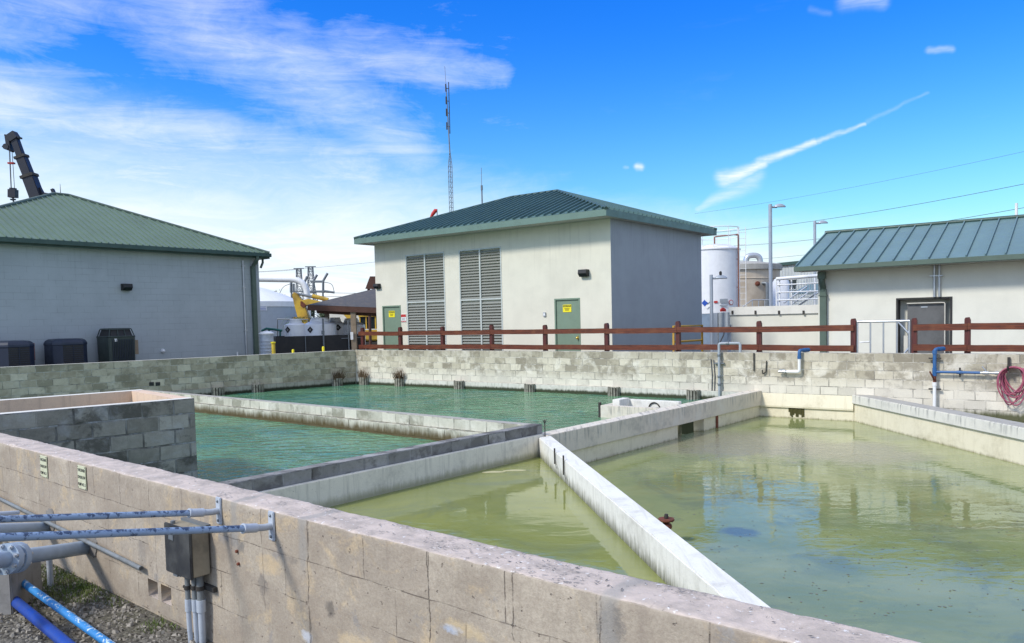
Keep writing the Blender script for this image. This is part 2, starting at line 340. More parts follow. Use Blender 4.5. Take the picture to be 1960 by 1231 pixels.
M['soffit'] = plain('soffit board', (0.45, 0.45, 0.41), 0.8, dirt=0.3)
M['louver'] = plain('louvre aluminium', (0.28, 0.29, 0.26), 0.45, metal=0.3, dirt=0.4, scale=2)
M['louver_frame'] = plain('louvre frame', (0.52, 0.55, 0.52), 0.5, dirt=0.3)
M['black'] = plain('black plastic', (0.018, 0.018, 0.02), 0.6, dirt=0.5, dirtcol=(0.06, 0.055, 0.05))
M['door_green'] = plain('sage door paint', (0.19, 0.26, 0.19), 0.45, dirt=0.25)
M['wood'] = None
M['alu'] = plain('galvanised steel', (0.55, 0.57, 0.60), 0.38, metal=0.75, dirt=0.35)
M['grey_paint'] = plain('grey paint', (0.36, 0.39, 0.42), 0.5, dirt=0.4)
M['pole'] = plain('pale blue grey pole', (0.40, 0.44, 0.50), 0.4, metal=0.3, dirt=0.3)
M['white'] = plain('white paint', (0.80, 0.80, 0.80), 0.45, dirt=0.25, dirtcol=(0.55, 0.52, 0.46), streak=0.2)
M['white_poly'] = plain('white polyethylene', (0.78, 0.78, 0.80), 0.35, dirt=0.15)
M['tan'] = plain('tan tank coating', (0.58, 0.50, 0.40), 0.7, dirt=0.6, dirtcol=(0.28, 0.20, 0.13), scale=0.6, streak=0.7)
M['yellow'] = plain('machine yellow', (0.62, 0.40, 0.05), 0.45, dirt=0.7, dirtcol=(0.12, 0.07, 0.03), scale=1.2)
M['yellow_sign'] = plain('sign yellow', (0.85, 0.72, 0.02), 0.5, dirt=0.1)
M['red'] = plain('faded red', (0.50, 0.035, 0.03), 0.6, dirt=0.3)
M['blue_pipe'] = plain('blue pipe paint', (0.022, 0.105, 0.28), 0.35, dirt=0.4, dirtcol=(0.10, 0.16, 0.26), scale=7)
M['purple_hose'] = plain('faded red hose', (0.36, 0.085, 0.13), 0.65, dirt=0.5, dirtcol=(0.22, 0.08, 0.14), scale=8)
M['navy'] = plain('dark navy cabinet', (0.022, 0.030, 0.055), 0.45, dirt=0.4)
M['dark_green_metal'] = plain('dark grey green cabinet', (0.04, 0.055, 0.05), 0.45, dirt=0.4)
M['brown'] = plain('brown timber', (0.10, 0.045, 0.03), 0.7, dirt=0.5)
M['tan_wood'] = plain('weathered post', (0.30, 0.23, 0.16), 0.8, dirt=0.6)
M['shingle'] = plain('dark shingles', (0.085, 0.085, 0.09), 0.9, dirt=0.7, dirtcol=(0.16, 0.14, 0.13), scale=5, bumpd=0.02)
M['crane'] = plain('dark crane paint', (0.018, 0.02, 0.032), 0.45, dirt=0.3)
M['steel_dark'] = plain('weathered lattice steel', (0.20, 0.22, 0.24), 0.5, metal=0.4, dirt=0.4)
M['glass_dark'] = plain('dark glass', (0.02, 0.028, 0.03), 0.08, dirt=0.2)
M['wire'] = plain('wire', (0.10, 0.10, 0.11), 0.6)
M['box_metal'] = plain('weathered steel box', (0.30, 0.26, 0.19), 0.6, dirt=0.8, dirtcol=(0.11, 0.095, 0.07), scale=5, streak=0.6)
M['box_face'] = plain('sooty box door', (0.030, 0.031, 0.033), 0.55, dirt=0.9, dirtcol=(0.085, 0.085, 0.08), scale=6, streak=0.6)
M['conduit'] = plain('grey conduit', (0.20, 0.215, 0.22), 0.55, dirt=0.7, dirtcol=(0.10, 0.10, 0.095), scale=9)
M['pvc_grey'] = plain('light grey pvc', (0.46, 0.50, 0.56), 0.5, dirt=0.5, scale=8)
M['rust'] = plain('rusty brown iron', (0.19, 0.055, 0.03), 0.8, dirt=0.8, dirtcol=(0.06, 0.03, 0.02), scale=20)
M['bar_black'] = plain('black stained iron', (0.05, 0.045, 0.04), 0.8, dirt=0.5)
M['float'] = plain('weathered slats', (0.30, 0.28, 0.23), 0.9, dirt=0.8, dirtcol=(0.06, 0.055, 0.04), scale=9, streak=0.5)
M['beige'] = plain('beige building wall', (0.60, 0.57, 0.50), 0.8, dirt=0.2)
M['sign_cream'] = plain('sign cream', (0.62, 0.63, 0.45), 0.5, dirt=0.5, dirtcol=(0.42, 0.40, 0.26), scale=14)
M['ink'] = plain('ink', (0.02, 0.02, 0.02), 0.6, dirt=0.2)
M['blue_sign'] = plain('sign blue', (0.02, 0.08, 0.40), 0.5, dirt=0.1)
M['brass'] = plain('brass', (0.55, 0.40, 0.08), 0.35, metal=0.6)
M['palm'] = plain('palm green', (0.07, 0.12, 0.03), 0.6, dirt=0.5)
M['leaf'] = plain('tree leaf', (0.045, 0.07, 0.03), 0.7, dirt=0.6)
M['bark'] = plain('bark', (0.12, 0.09, 0.06), 0.9)
M['dry_weed'] = plain('dry weed', (0.13, 0.085, 0.05), 0.9, dirt=0.6)
M['grass'] = plain('grass blade', (0.10, 0.15, 0.025), 0.7, dirt=0.7, dirtcol=(0.16, 0.15, 0.05), scale=5)

M['litter'] = pebble_mat('leaf crumbs', (0.05, 0.045, 0.04), (0.30, 0.29, 0.28)) if False else plain('leaf crumbs', (0.10, 0.095, 0.09), 0.9, dirt=0.8, dirtcol=(0.32, 0.30, 0.28), scale=30)

def peeling(name, col, under, amt=(0.50, 0.58), scale=22):
    m, t, p = mat(name); c = obj_of(t)
    zz = t.xyz(t.node('ShaderNodeNewGeometry').outputs['Normal'])[2]
    n = t.noise(c, scale, 5, 0.65, 0.4)
    top = t.ramp(zz, 0.0, 0.8, 0.0, 0.11)
    f = t.ramp(t.math('ADD', n, top), *amt)
    base = t.mix(t.ramp(t.noise(c, 5, 4, 0.6), 0.35, 0.7, 0, 0.4), col, tuple(x * 0.7 for x in col))
    t.put(p.inputs['Base Color'], t.mix(f, base, under)); p.inputs['Roughness'].default_value = 0.5
    bump(t, p, t.math('SUBTRACT', 1.0, f), 0.5, 0.003)
    return m
M['peel_blue'] = peeling('peeling pale blue paint', (0.27, 0.36, 0.50), (0.045, 0.07, 0.13), (0.57, 0.66), 34)
M['peel_bright'] = peeling('peeling bright blue paint', (0.03, 0.21, 0.50), (0.50, 0.60, 0.68), (0.66, 0.70), 30)
M['deep_blue'] = plain('deep blue paint', (0.006, 0.05, 0.32), 0.42, dirt=0.6, dirtcol=(0.03, 0.06, 0.18), scale=9)
M['big_pipe'] = plain('blue grey pipe paint', (0.34, 0.42, 0.52), 0.45, dirt=0.45, dirtcol=(0.18, 0.22, 0.27), scale=5)

m, t, p = mat('redwood stain'); c = uv_of(t)
g = t.noise(t.scale(c, 2.5, 40), 1.0, 6, 0.65, 0.6); g2 = t.noise(c, 3, 4, 0.6)
t.put(p.inputs['Base Color'], t.mix(t.ramp(g2, 0.45, 0.75, 0, 0.5), t.mix(t.ramp(g, 0.32, 0.7), (0.060, 0.012, 0.004), (0.165, 0.036, 0.010)), (0.20, 0.070, 0.026)))
p.inputs['Roughness'].default_value = 0.55; bump(t, p, g, 0.5, 0.004); M['wood'] = m
m, t, p = mat('redwood stain post'); c = uv_of(t)
g = t.noise(t.scale(c, 40, 2.5), 1.0, 6, 0.65, 0.6)
t.put(p.inputs['Base Color'], t.mix(t.ramp(g, 0.32, 0.7), (0.050, 0.009, 0.007), (0.115, 0.020, 0.015)))
p.inputs['Roughness'].default_value = 0.55; bump(t, p, g, 0.5, 0.004); M['wood_post'] = m

# near wall: pink-beige paint over blockwork, patched, cracked and pitted
m, t, p = mat('beige painted blockwork')
uv = uv_of(t)
nzz = t.node('ShaderNodeTexNoise'); t.put(nzz.inputs['Vector'], uv); nzz.inputs['Scale'].default_value = 5; nzz.inputs['Detail'].default_value = 6
wb = t.vmath('SCALE', t.vmath('SUBTRACT', nzz.outputs['Color'], (0.5, 0.5, 0.5))); wb.node.inputs['Scale'].default_value = 0.022
sh = t.vmath('ADD', t.vmath('ADD', uv, (-0.52 + 0.433 * 40, -0.70 + 0.215 * 40, 0)), wb)
br = t.node('ShaderNodeTexBrick', {'Vector': sh, 'Color1': (0, 0, 0), 'Color2': (1, 1, 1)}); br.inputs['Scale'].default_value = 1
br.inputs['Mortar Size'].default_value = 0.0028; br.inputs['Mortar Smooth'].default_value = 0.3; br.inputs['Brick Width'].default_value = 0.433; br.inputs['Row Height'].default_value = 0.215
tone = t.xyz(br.outputs['Color'])[0]
uu, vv_ = t.xyz(uv)[:2]
vis = t.math('MAXIMUM', t.ramp(t.noise(uv, 2.6, 3, 0.5), 0.46, 0.58), t.math('MULTIPLY', t.ramp(vv_, 0.45, 0.50), t.ramp(t.noise(uv, 3.1, 2, 0.5), 0.30, 0.50, 0.35, 1.0)))
jm = t.math('MULTIPLY', br.outputs['Fac'], vis)
big = t.noise(uv, 1.7, 7, 0.66, 0.5); mid = t.noise(uv, 7, 7, 0.68, 0.3); fin = t.noise(uv, 70, 4, 0.7); mid2 = t.noise(t.vmath('ADD', uv, (9, 3, 0)), 3.2, 7, 0.7, 0.6)
base = t.mix(t.ramp(big, 0.35, 0.66), (0.39, 0.335, 0.265), (0.525, 0.455, 0.36))
base = t.mix(t.math('MULTIPLY', tone, 0.38), base, (0.31, 0.255, 0.205))
base = t.mix(t.ramp(t.noise(t.vmath('ADD', uv, (61, 2, 0)), 3.0, 5, 0.6), 0.46, 0.62, 0, 0.5), base, (0.30, 0.245, 0.19))
base = t.mix(t.ramp(mid2, 0.53, 0.63, 0, 0.55), base, (0.62, 0.47, 0.28))        # ochre bloom
base = t.mix(t.ramp(t.noise(t.vmath('ADD', uv, (3, 17, 0)), 4.2, 7, 0.7, 0.6), 0.60, 0.66, 0, 0.75), base, (0.30, 0.285, 0.27))   # grey filler patches
base = t.mix(t.ramp(t.noise(t.vmath('ADD', uv, (23, 1, 0)), 2.7, 6, 0.7, 0.4), 0.60, 0.72, 0, 0.5), base, (0.66, 0.57, 0.48))
runs = t.noise(t.scale(uv, 11, 0.9), 1.0, 6, 0.66)
base = t.mix(t.ramp(runs, 0.52, 0.74, 0, 0.42), base, (0.25, 0.205, 0.17))
pit = t.ramp(t.noise(uv, 24, 3, 0.6), 0.665, 0.70)
base = t.mix(t.math('MULTIPLY', pit, 0.75), base, (0.15, 0.12, 0.10))
base = t.mix(t.ramp(fin, 0.34, 0.70, 0, 0.42), base, (0.24, 0.19, 0.15))
base = t.mix(t.ramp(t.noise(uv, 26, 5, 0.7), 0.42, 0.68, 0, 0.35), base, (0.28, 0.225, 0.18))
chips = t.math('MULTIPLY', t.ramp(t.noise(t.scale(t.vmath('ADD', uv, (41, 5, 0)), 1.0, 2.2), 34, 4, 0.65, 0.4), 0.55, 0.61), t.ramp(t.noise(uv, 3.4, 4, 0.6), 0.50, 0.64, 0.05, 0.9))
upz = t.xyz(t.node('ShaderNodeNewGeometry').outputs['Normal'])[2]
topm = t.ramp(upz, 0.4, 0.8)
topc = t.mix(t.ramp(mid, 0.36, 0.66), (0.57, 0.475, 0.41), (0.40, 0.34, 0.295))
topc = t.mix(t.math('MULTIPLY', chips, 0.85), topc, (0.20, 0.19, 0.19))
topc = t.mix(t.ramp(t.noise(uv, 30, 4, 0.6), 0.62, 0.67, 0, 0.8), topc, (0.72, 0.70, 0.68))
base = t.mix(topm, base, topc)
# cracks running down from the joints of the top course
crk = None
for s0, za, zb, am in ((0.515, -0.3, 0.72, 1.0), (1.385, -0.3, 0.72, 1.0), (0.10, 0.10, 0.5, .5), (-0.55, 0.0, 0.66, .6), (2.27, 0.2, 0.7, .8), (-1.9, 0.1, 0.6, .5), (1.86, 0.40, 0.7, .9), (-1.15, .0, .45, .5)):
    wbl = t.math('MULTIPLY', t.math('SUBTRACT', t.noise(t.comb(s0 * 7.0, t.math('MULTIPLY', vv_, 1.0), 0.0), 6.0, 5, 0.6), 0.5), 0.055)
    dl = t.math('ABSOLUTE', t.math('SUBTRACT', t.math('SUBTRACT', uu, s0), wbl))
    q = t.math('MULTIPLY', t.ramp(dl, 0.0012, 0.0042, am, 0), t.math('MULTIPLY', t.ramp(vv_, za, za + .05), t.ramp(vv_, zb, zb + .01, 1, 0)))
    crk = q if crk is None else t.math('MAXIMUM', crk, q)
jm2 = t.math('MAXIMUM', jm, crk)
# local spots of filler, soot and flaked paint
for (s0, z0, ru, rv, cc_, am) in ((-0.204, 0.481, .06, .035, (0.17, 0.16, 0.15), .8), (-0.12, 0.455, .04, .03, (0.17, 0.16, 0.15), .8), (0.087, 0.28, .045, .05, (0.15, 0.135, 0.125), .75), (0.681, 0.285, .03, .04, (0.13, 0.115, 0.10), .75),
                                   (0.362, 0.467, .05, .02, (0.20, 0.18, 0.16), .7), (1.52, 0.387, .055, .018, (0.40, 0.52, 0.72), .9), (0.479, 0.092, .04, .03, (0.62, 0.63, 0.66), .8), (2.312, 0.589, .05, .07, (0.16, 0.15, 0.14), .8),
                                   (1.60, 0.40, .12, .03, (0.60, 0.46, 0.26), .6), (0.15, 0.40, .10, .05, (0.58, 0.43, 0.25), .6), (-0.9, .35, .08, .09, (0.19, 0.175, 0.16), .6), (-1.35, .2, .05, .1, (0.22, 0.20, 0.18), .6), (0.9, .15, .14, .05, (0.60, 0.46, 0.28), .6)):
    du = t.math('DIVIDE', t.math('SUBTRACT', uu, s0), ru); dv = t.math('DIVIDE', t.math('SUBTRACT', vv_, z0), rv)
    rr_ = t.math('ADD', t.math('ADD', t.math('MULTIPLY', du, du), t.math('MULTIPLY', dv, dv)), t.math('MULTIPLY', t.math('SUBTRACT', t.noise(uv, 22, 7, 0.72), 0.5), 6.0))
    base = t.mix(t.math('MULTIPLY', t.ramp(rr_, 0.2, 1.9, am, 0), t.ramp(mid, 0.30, 0.60, 0.45, 1.0)), base, cc_)
# grey filler smeared beside some joints
for s0, wd_ in ((0.47, .05), (-0.18, .04), (2.30, .05)):
    dl = t.math('ABSOLUTE', t.math('SUBTRACT', uu, s0))
    q = t.math('MULTIPLY', t.ramp(t.math('ADD', dl, t.math('MULTIPLY', t.math('SUBTRACT', t.noise(uv, 9, 4, 0.6), 0.5), 0.09)), wd_ * .3, wd_, 0.65, 0), t.ramp(vv_, 0.38, 0.5))
    base = t.mix(q, base, (0.31, 0.29, 0.265))
jm2 = t.math('MULTIPLY', t.math('MULTIPLY', jm2, t.ramp(t.noise(uv, 13, 4, 0.65), 0.36, 0.56, 0.15, 1.0)), t.math('SUBTRACT', 1.0, t.math('MULTIPLY', topm, 0.85)))
base = t.mix(t.math('MULTIPLY', jm2, 0.75), base, (0.10, 0.08, 0.065))
t.put(p.inputs['Base Color'], base); p.inputs['Roughness'].default_value = 0.9; p.inputs['Specular IOR Level'].default_value = 0.25
h = t.math('SUBTRACT', t.math('ADD', t.math('MULTIPLY', mid, 0.5), t.math('MULTIPLY', fin, 0.24)), t.math('ADD', t.math('MULTIPLY', jm2, 0.5), t.math('ADD', t.math('MULTIPLY', pit, 0.3), t.math('MULTIPLY', t.math('MULTIPLY', chips, topm), 0.25))))
bump(t, p, h, 1.0, 0.010)
M['near'] = m

# ground
m, t, p = mat('gravelly soil'); c = obj_of(t)
v1 = t.node('ShaderNodeTexVoronoi', {'Vector': c}); v1.inputs['Scale'].default_value = 38
n = t.noise(c, 2.2, 6, 0.65); nf = t.noise(c, 40, 4, 0.7)
col = t.mix(t.ramp(t.xyz(v1.outputs['Color'])[0], 0.1, 0.9), (0.07, 0.06, 0.045), (0.22, 0.20, 0.165))
col = t.mix(t.ramp(n, 0.45, 0.62, 0, 0.7), col, (0.13, 0.12, 0.075))
col = t.mix(t.ramp(nf, 0.3, 0.7, 0, 0.5), col, (0.06, 0.055, 0.045))
t.put(p.inputs['Base Color'], col); p.inputs['Roughness'].default_value = 0.95
bump(t, p, t.math('SUBTRACT', nf, t.math('MULTIPLY', v1.outputs['Distance'], 0.8)), 1.0, 0.02); M['soil'] = m
def pebble_mat(nm, a, b):
    m, t, p = mat(nm)
    oi = t.node('ShaderNodeNewGeometry'); r = oi.outputs['Random Per Island']
    col = t.mix(r, a, b); col = t.mix(t.ramp(t.noise(obj_of(t), 60, 3, 0.6), 0.4, 0.7, 0, 0.4), col, (0.10, 0.09, 0.075))
    t.put(p.inputs['Base Color'], col); p.inputs['Roughness'].default_value = 0.85
    return m
M['pebble'] = pebble_mat('pebbles', (0.07, 0.06, 0.045), (0.42, 0.38, 0.32))

M['water_up'] = water('teal green pond water', (0.070, 0.200, 0.110), (0.145, 0.300, 0.165), 0.105, 0.085, 0.35, -28, third=(0.05, 0.22, 0.175))
M['water_small'] = water('olive still water', (0.26, 0.275, 0.080), (0.19, 0.215, 0.065), 0.0026, 0.0005, 0.4, 10, third=(0.18, 0.21, 0.10))
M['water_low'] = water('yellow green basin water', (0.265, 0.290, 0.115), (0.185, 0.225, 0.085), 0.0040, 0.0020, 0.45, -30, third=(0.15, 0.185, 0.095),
                       patch=[(4.4, 15.4, 2.2, 0.010, (0.26, 0.235, 0.17)), (6.2, 14.2, 1.6, 0.007, (0.27, 0.25, 0.17)), (2.62, 9.1, 0.28, 0.0, (0.085, 0.10, 0.10))])  # the small last patch paints a blue-grey reflection into the water colour

# ================================================================== mesh builder
class MB:
    def __init__(s): s.v = []; s.f = []; s.mi = []; s.sm = []
    def quad(s, pts, mi=0, smooth=False):
        b = len(s.v); s.v += [V(p_) for p_ in pts]; s.f.append(list(range(b, b + len(pts)))); s.mi.append(mi); s.sm.append(smooth)
    def prism(s, poly, z0, z1, mi=0, top_mi=None):
        """poly: xy list, counter-clockwise from above"""
        a = sum(poly[i][0] * poly[(i + 1) % len(poly)][1] - poly[(i + 1) % len(poly)][0] * poly[i][1] for i in range(len(poly)))
        if a < 0: poly = list(reversed(poly))
        n_ = len(poly)
        zz0 = z0 if isinstance(z0, (list, tuple)) else [z0] * n_; zz1 = z1 if isinstance(z1, (list, tuple)) else [z1] * n_
        lo = [V((q[0], q[1], zz0[i])) for i, q in enumerate(poly)]; hi = [V((q[0], q[1], zz1[i])) for i, q in enumerate(poly)]
        s.quad(list(reversed(lo)), mi); s.quad(hi, mi if top_mi is None else top_mi)
        for i in range(n_):
            j = (i + 1) % n_; s.quad([lo[i], lo[j], hi[j], hi[i]], mi)
    def obox(s, o, ax, ay, az_, mi=0):
        """box from corner o with edge vectors"""
        o, ax, ay, az_ = V(o), V(ax), V(ay), V(az_)
        if ax.cross(ay).dot(az_) < 0: ax, ay = ay, ax
        c = [o, o + ax, o + ax + ay, o + ay, o + az_, o + ax + az_, o + ax + ay + az_, o + ay + az_]
        for q in ((3, 2, 1, 0), (4, 5, 6, 7), (0, 1, 5, 4), (1, 2, 6, 5), (2, 3, 7, 6), (3, 0, 4, 7)): s.quad([c[k] for k in q], mi)
    def cbox(s, c, sx, sy, sz, d=(1, 0), mi=0):
        """box centred at c; sx along horizontal direction d, sy across, sz up"""
        d = V((d[0], d[1], 0)).normalized(); n_ = V((-d.y, d.x, 0)); c = V(c)
        s.obox(c - d * sx / 2 - n_ * sy / 2 - V((0, 0, sz / 2)), d * sx, n_ * sy, V((0, 0, sz)), mi)
    def tube(s, pts, r, seg=12, mi=0, cap=True, r2=None):
        pts = [V(q) for q in pts]; n_ = len(pts); rings = []
        prev = None
        for i, q in enumerate(pts):
            d = (pts[min(i + 1, n_ - 1)] - pts[max(i - 1, 0)]).normalized()
            if prev is None:
                a = d.cross(V((0, 0, 1)));
                if a.length < 1e-3: a = d.cross(V((0, 1, 0)))
                a.normalize()
            else:
                a = (prev - d * prev.dot(d)).normalized()
            prev = a; b = d.cross(a)
            rr = r[i] if isinstance(r, (list, tuple)) else (r if r2 is None else r + (r2 - r) * i / max(n_ - 1, 1))
            base = len(s.v); s.v += [q + (a * math.cos(2 * PI * k / seg) + b * math.sin(2 * PI * k / seg)) * rr for k in range(seg)]; rings.append(base)
        for i in range(n_ - 1):
            for k in range(seg):
                k2 = (k + 1) % seg
                s.f.append([rings[i] + k, rings[i] + k2, rings[i + 1] + k2, rings[i + 1] + k]); s.mi.append(mi); s.sm.append(True)
        if cap:
            s.quad([s.v[rings[0] + k] for k in reversed(range(seg))], mi); s.quad([s.v[rings[-1] + k] for k in range(seg)], mi)
    def lathe(s, c, prof, seg=32, mi=0, axis=None):
        """prof: list of (radius, height) about vertical axis (or axis vector) through c"""
        c = V(c); ax = V(axis).normalized() if axis is not None else V((0, 0, 1))
        a = ax.cross(V((0, 0, 1)));
        if a.length < 1e-3: a = V((1, 0, 0))
        a.normalize(); b = ax.cross(a); rings = []
        def ring(r_, h_):
            base = len(s.v); s.v += [c + ax * h_ + (a * math.cos(2 * PI * k / seg) + b * math.sin(2 * PI * k / seg)) * r_ for k in range(seg)]; return base
        prev = None; first = last = None
        for i in range(len(prof) - 1):
            dv_ = V((prof[i + 1][0] - prof[i][0], prof[i + 1][1] - prof[i][1]))
            if dv_.length < 1e-6: continue
            sharp = prev is None or prev[1].angle(dv_) > 0.6
            r0_ = ring(*prof[i]) if sharp else prev[0]
            r1_ = ring(*prof[i + 1]); prev = (r1_, dv_)
            if first is None: first = r0_
            last = r1_
            for k in range(seg):
                k2 = (k + 1) % seg
                s.f.append([r0_ + k, r0_ + k2, r1_ + k2, r1_ + k]); s.mi.append(mi); s.sm.append(True)
        s.quad([s.v[first + k] for k in reversed(range(seg))], mi); s.quad([s.v[last + k] for k in range(seg)], mi)
    def mark(s):
        """what follows is a separate piece of the same kind"""
        if not hasattr(s, 'cuts'): s.cuts = []
        s.cuts.append(len(s.f))
    def build_each(s, name, mats, parent=None, bevel=0.0):
        cuts = [0] + [c_ for c_ in getattr(s, 'cuts', []) if 0 < c_ < len(s.f)] + [len(s.f)]; outs = []
        for a, b in zip(cuts[:-1], cuts[1:]):
            if a == b: continue
            q = MB()
            for k in range(a, b): q.quad([s.v[i] for i in s.f[k]], s.mi[k], s.sm[k])
            outs.append(q.build(name, mats, parent, bevel, join=True))
        return outs
    def build(s, name, mats, parent=None, bevel=0.0, join=False):
        if not isinstance(mats, (list, tuple)): mats = [mats]
        off = V(parent_origin(parent)) if parent else V((0, 0, 0))
        me = bpy.data.meshes.new(name)
        me.from_pydata([tuple(q - off) for q in s.v], [], s.f)
        for mm in mats: me.materials.append(mm)
        me.polygons.foreach_set('material_index', s.mi); me.polygons.foreach_set('use_smooth', s.sm)
        if join and not bevel and any(s.sm):
            bm = bmesh.new(); bm.from_mesh(me)
            sv = {v_ for f_ in bm.faces if f_.smooth for v_ in f_.verts}; bmesh.ops.remove_doubles(bm, verts=list(sv), dist=1e-6); bm.to_mesh(me); bm.free()
        if bevel:
            bm = bmesh.new(); bm.from_mesh(me); bmesh.ops.remove_doubles(bm, verts=bm.verts, dist=1e-5)
            bmesh.ops.bevel(bm, geom=[e for e in bm.edges if e.is_manifold and e.calc_face_angle(0) > 0.6], offset=bevel, segments=2, affect='EDGES', clamp_overlap=True)
            bm.to_mesh(me); bm.free()
        # metric box UVs: u along the wall, v = height
        uvl = me.uv_layers.new(name='UVMap')
        for poly in me.polygons:
            nr = poly.normal
            if abs(nr.z) > 0.75: tx = V((1, 0, 0)); ty = V((0, 1, 0))
            else:
                tx = V((-nr.y, nr.x, 0)).normalized(); ty = V((0, 0, 1))
            for li in poly.loop_indices:
                co = me.vertices[me.loops[li].vertex_index].co + off
                uvl.data[li].uv = (co.dot(tx), co.dot(ty))
        me.update()
        o = bpy.data.objects.new(name, me); C.objects.link(o)
        if parent: o.parent = parent
        return o
ORIG = {}
def parent_origin(p_):
    tot = V((0, 0, 0))
    while p_ is not None: tot += V(p_.location); p_ = p_.parent
    return tot
def tag(o, label=None, cat=None, group=None, kind=None):
    if label: o['label'] = label
    if cat:
        o['category'] = cat; o['kind'] = 'thing'
    if group: o['group'] = group
    if kind: o['kind'] = kind
    return o
def thing(name, label, cat, loc, group=None):
    o = bpy.data.objects.new(name, None); C.objects.link(o); o.location = V(loc); o.empty_display_size = 0.2
    return tag(o, label, cat, group)
def structure(o): o['kind'] = 'structure'; return o
def copy_tree(o, parent=None):
    c_ = o.copy(); C.objects.link(c_)
    if parent: c_.parent = parent
    for ch in [q for q in bpy.data.objects if q.parent == o]: copy_tree(ch, c_)
    return c_
def V3(p, z): return V((p[0], p[1], z))
def text_mesh(body, size, ox, tx, tz, mt, name, parent, depth=0.0015, align='CENTER', squash=1.0):
    """flat lettering; ox centre point, tx reading direction, tz up"""
    cu = bpy.data.curves.new('lettering', 'FONT'); cu.body = body; cu.size = size; cu.align_x = align; cu.align_y = 'CENTER'; cu.extrude = 0; cu.offset = size * 0.018
    tmp = bpy.data.objects.new('lettering', cu); C.objects.link(tmp)
    dg = bpy.context.evaluated_depsgraph_get(); me = bpy.data.meshes.new_from_object(tmp.evaluated_get(dg))
    bpy.data.objects.remove(tmp); bpy.data.curves.remove(cu)
    tx, tz = V(tx).normalized(), V(tz).normalized(); off = parent_origin(parent)
    for v_ in me.vertices: v_.co = V(ox) + tx * v_.co.x * squash + tz * v_.co.y - off
    me.name = name; me.materials.clear(); me.materials.append(mt)
    o = bpy.data.objects.new(name, me); C.objects.link(o); o.parent = parent
    return o
def U(a): a = V((a[0], a[1], 0)); return a.normalized()
UP = V((0, 0, 1))

# ================================================================== the basin
Bc = V((-5.64, 28.25, 0))
dB = U((0.8034, -0.5954)); nB = V((-dB.y, dB.x, 0))           # back wall direction (to the right), far normal
dL = U((-0.762, -0.6475)); nL = V((dL.y, -dL.x, 0))           # left wall direction (towards camera), outward normal
Pn = V((-1.43, 4.19, 0)); dN = U((0.7590, -0.6511)); nN = V((dN.y, -dN.x, 0))   # near wall, nN points at the viewer
ZT = 0.70; ZU = -0.53; ZS = -0.575; ZLW = -0.89; TK = 0.23
def isect(p, d, q, e):
    den_ = d.x * e.y - d.y * e.x; t_ = ((q.x - p.x) * e.y - (q.y - p.y) * e.x) / den_; return p + d * t_
Qc = isect(Pn, dN, Bc, dL)
# back wall
mb = MB(); s1 = Bc + dB * 29
mb.prism([Bc[:2], s1[:2], (s1 + nB * 0.2)[:2], (Bc + nB * 0.2 - dB * 0.2)[:2]], -1.8, ZT, 0, 1)
back_wall = mb.build('block_wall', [M['back'], M['grey_top']]); tag(back_wall, 'long bleached block wall below the brown rail fence behind the pools', 'wall')
# footing strip of back wall (pool part)
s_split = (V((5.52, 18.5, 0)) - Bc).dot(dB)
mb = MB()
fp = Bc + dB * 0.05; fe = Bc + dB * (s_split - 0.1)
mb.prism([(fp - nB * .05)[:2], (fe - nB * .05)[:2], (fe - nB * .001)[:2], (fp - nB * .001)[:2]], -1.8, -0.30)
mb.build('footing', M['foot'], back_wall, bevel=0.01)
# left wall
mb = MB(); s2 = Qc
mb.prism([Bc[:2], (Bc + nL * 0.2)[:2], (s2 + nL * 0.2)[:2], s2[:2]], -1.8, ZT - 0.003, 0, 1)
left_wall = mb.build('block_wall', [M['leftw'], M['pale_top']]); tag(left_wall, 'mossy grey concrete block wall in front of the dark cooling units', 'wall')
mb = MB(); q0 = Bc + dL * 0.06; q1 = Bc + dL * 10
mb.prism([(q0 - nL * .05)[:2], (q1 - nL * .05)[:2], (q1 - nL * .001)[:2], (q0 - nL * .001)[:2]], -1.8, -0.30)
mb.build('footing', M['foot_left'], left_wall, bevel=0.01)
# two small openings in left wall
mb = MB()
for pxx in (290, 302):
    c_ = onpl(pxx, 735, Bc, dL); mb.cbox(c_ - nL * 0.006, 0.13, 0.02, 0.11, dL[:2])
mb.build('weep_hole', M['black'], left_wall)

# near wall: dense mesh with worn arrises and two open block cores
def h1(x, y, z=0.0):
    from mathutils import noise as mn
    return mn.noise(V((x, y, z)))
sN0 = -((Qc - Pn).length) - 0.1; sN1 = 8.0
def nwpt(s, dep, z): q = Pn + dN * s - nN * dep; return V((q.x, q.y, z))
def s_of(px, py): return (onpl(px, py, Pn, dN) - Pn).dot(dN)
hol = []
for (xa, ya, xb, yb) in ((283, 1107, 303, 1143), (308, 1118, 329, 1156)):
    a_, b_ = onpl(xa, ya, Pn, dN), onpl(xb, yb, Pn, dN)
    hol.append(((a_ - Pn).dot(dN), (b_ - Pn).dot(dN)))
zt_h = onpl(293, 1111, Pn, dN).z; zb_h = onpl(293, 1144, Pn, dN).z
ss = []
x_ = sN0
while x_ < -4.0: ss.append(x_); x_ += 0.12
x_ = -4.0
while x_ < 3.3: ss.append(x_); x_ += 0.018
while x_ < sN1: ss.append(x_); x_ += 0.15
ss.append(sN1)
ss = [q for q in ss if all(abs(q - e) > 0.007 for h_ in hol for e in h_)] + [e for h_ in hol for e in h_]; ss.sort()
zs = [-0.35, -0.19, -0.17, -0.14, -0.1, -0.05, 0.0]
z_ = 0.018
while z_ < ZT - 0.06: zs.append(z_); z_ += 0.022
zs = [q for q in zs if abs(q - zt_h) > 0.008 and abs(q - zb_h) > 0.008] + [zt_h, zb_h]
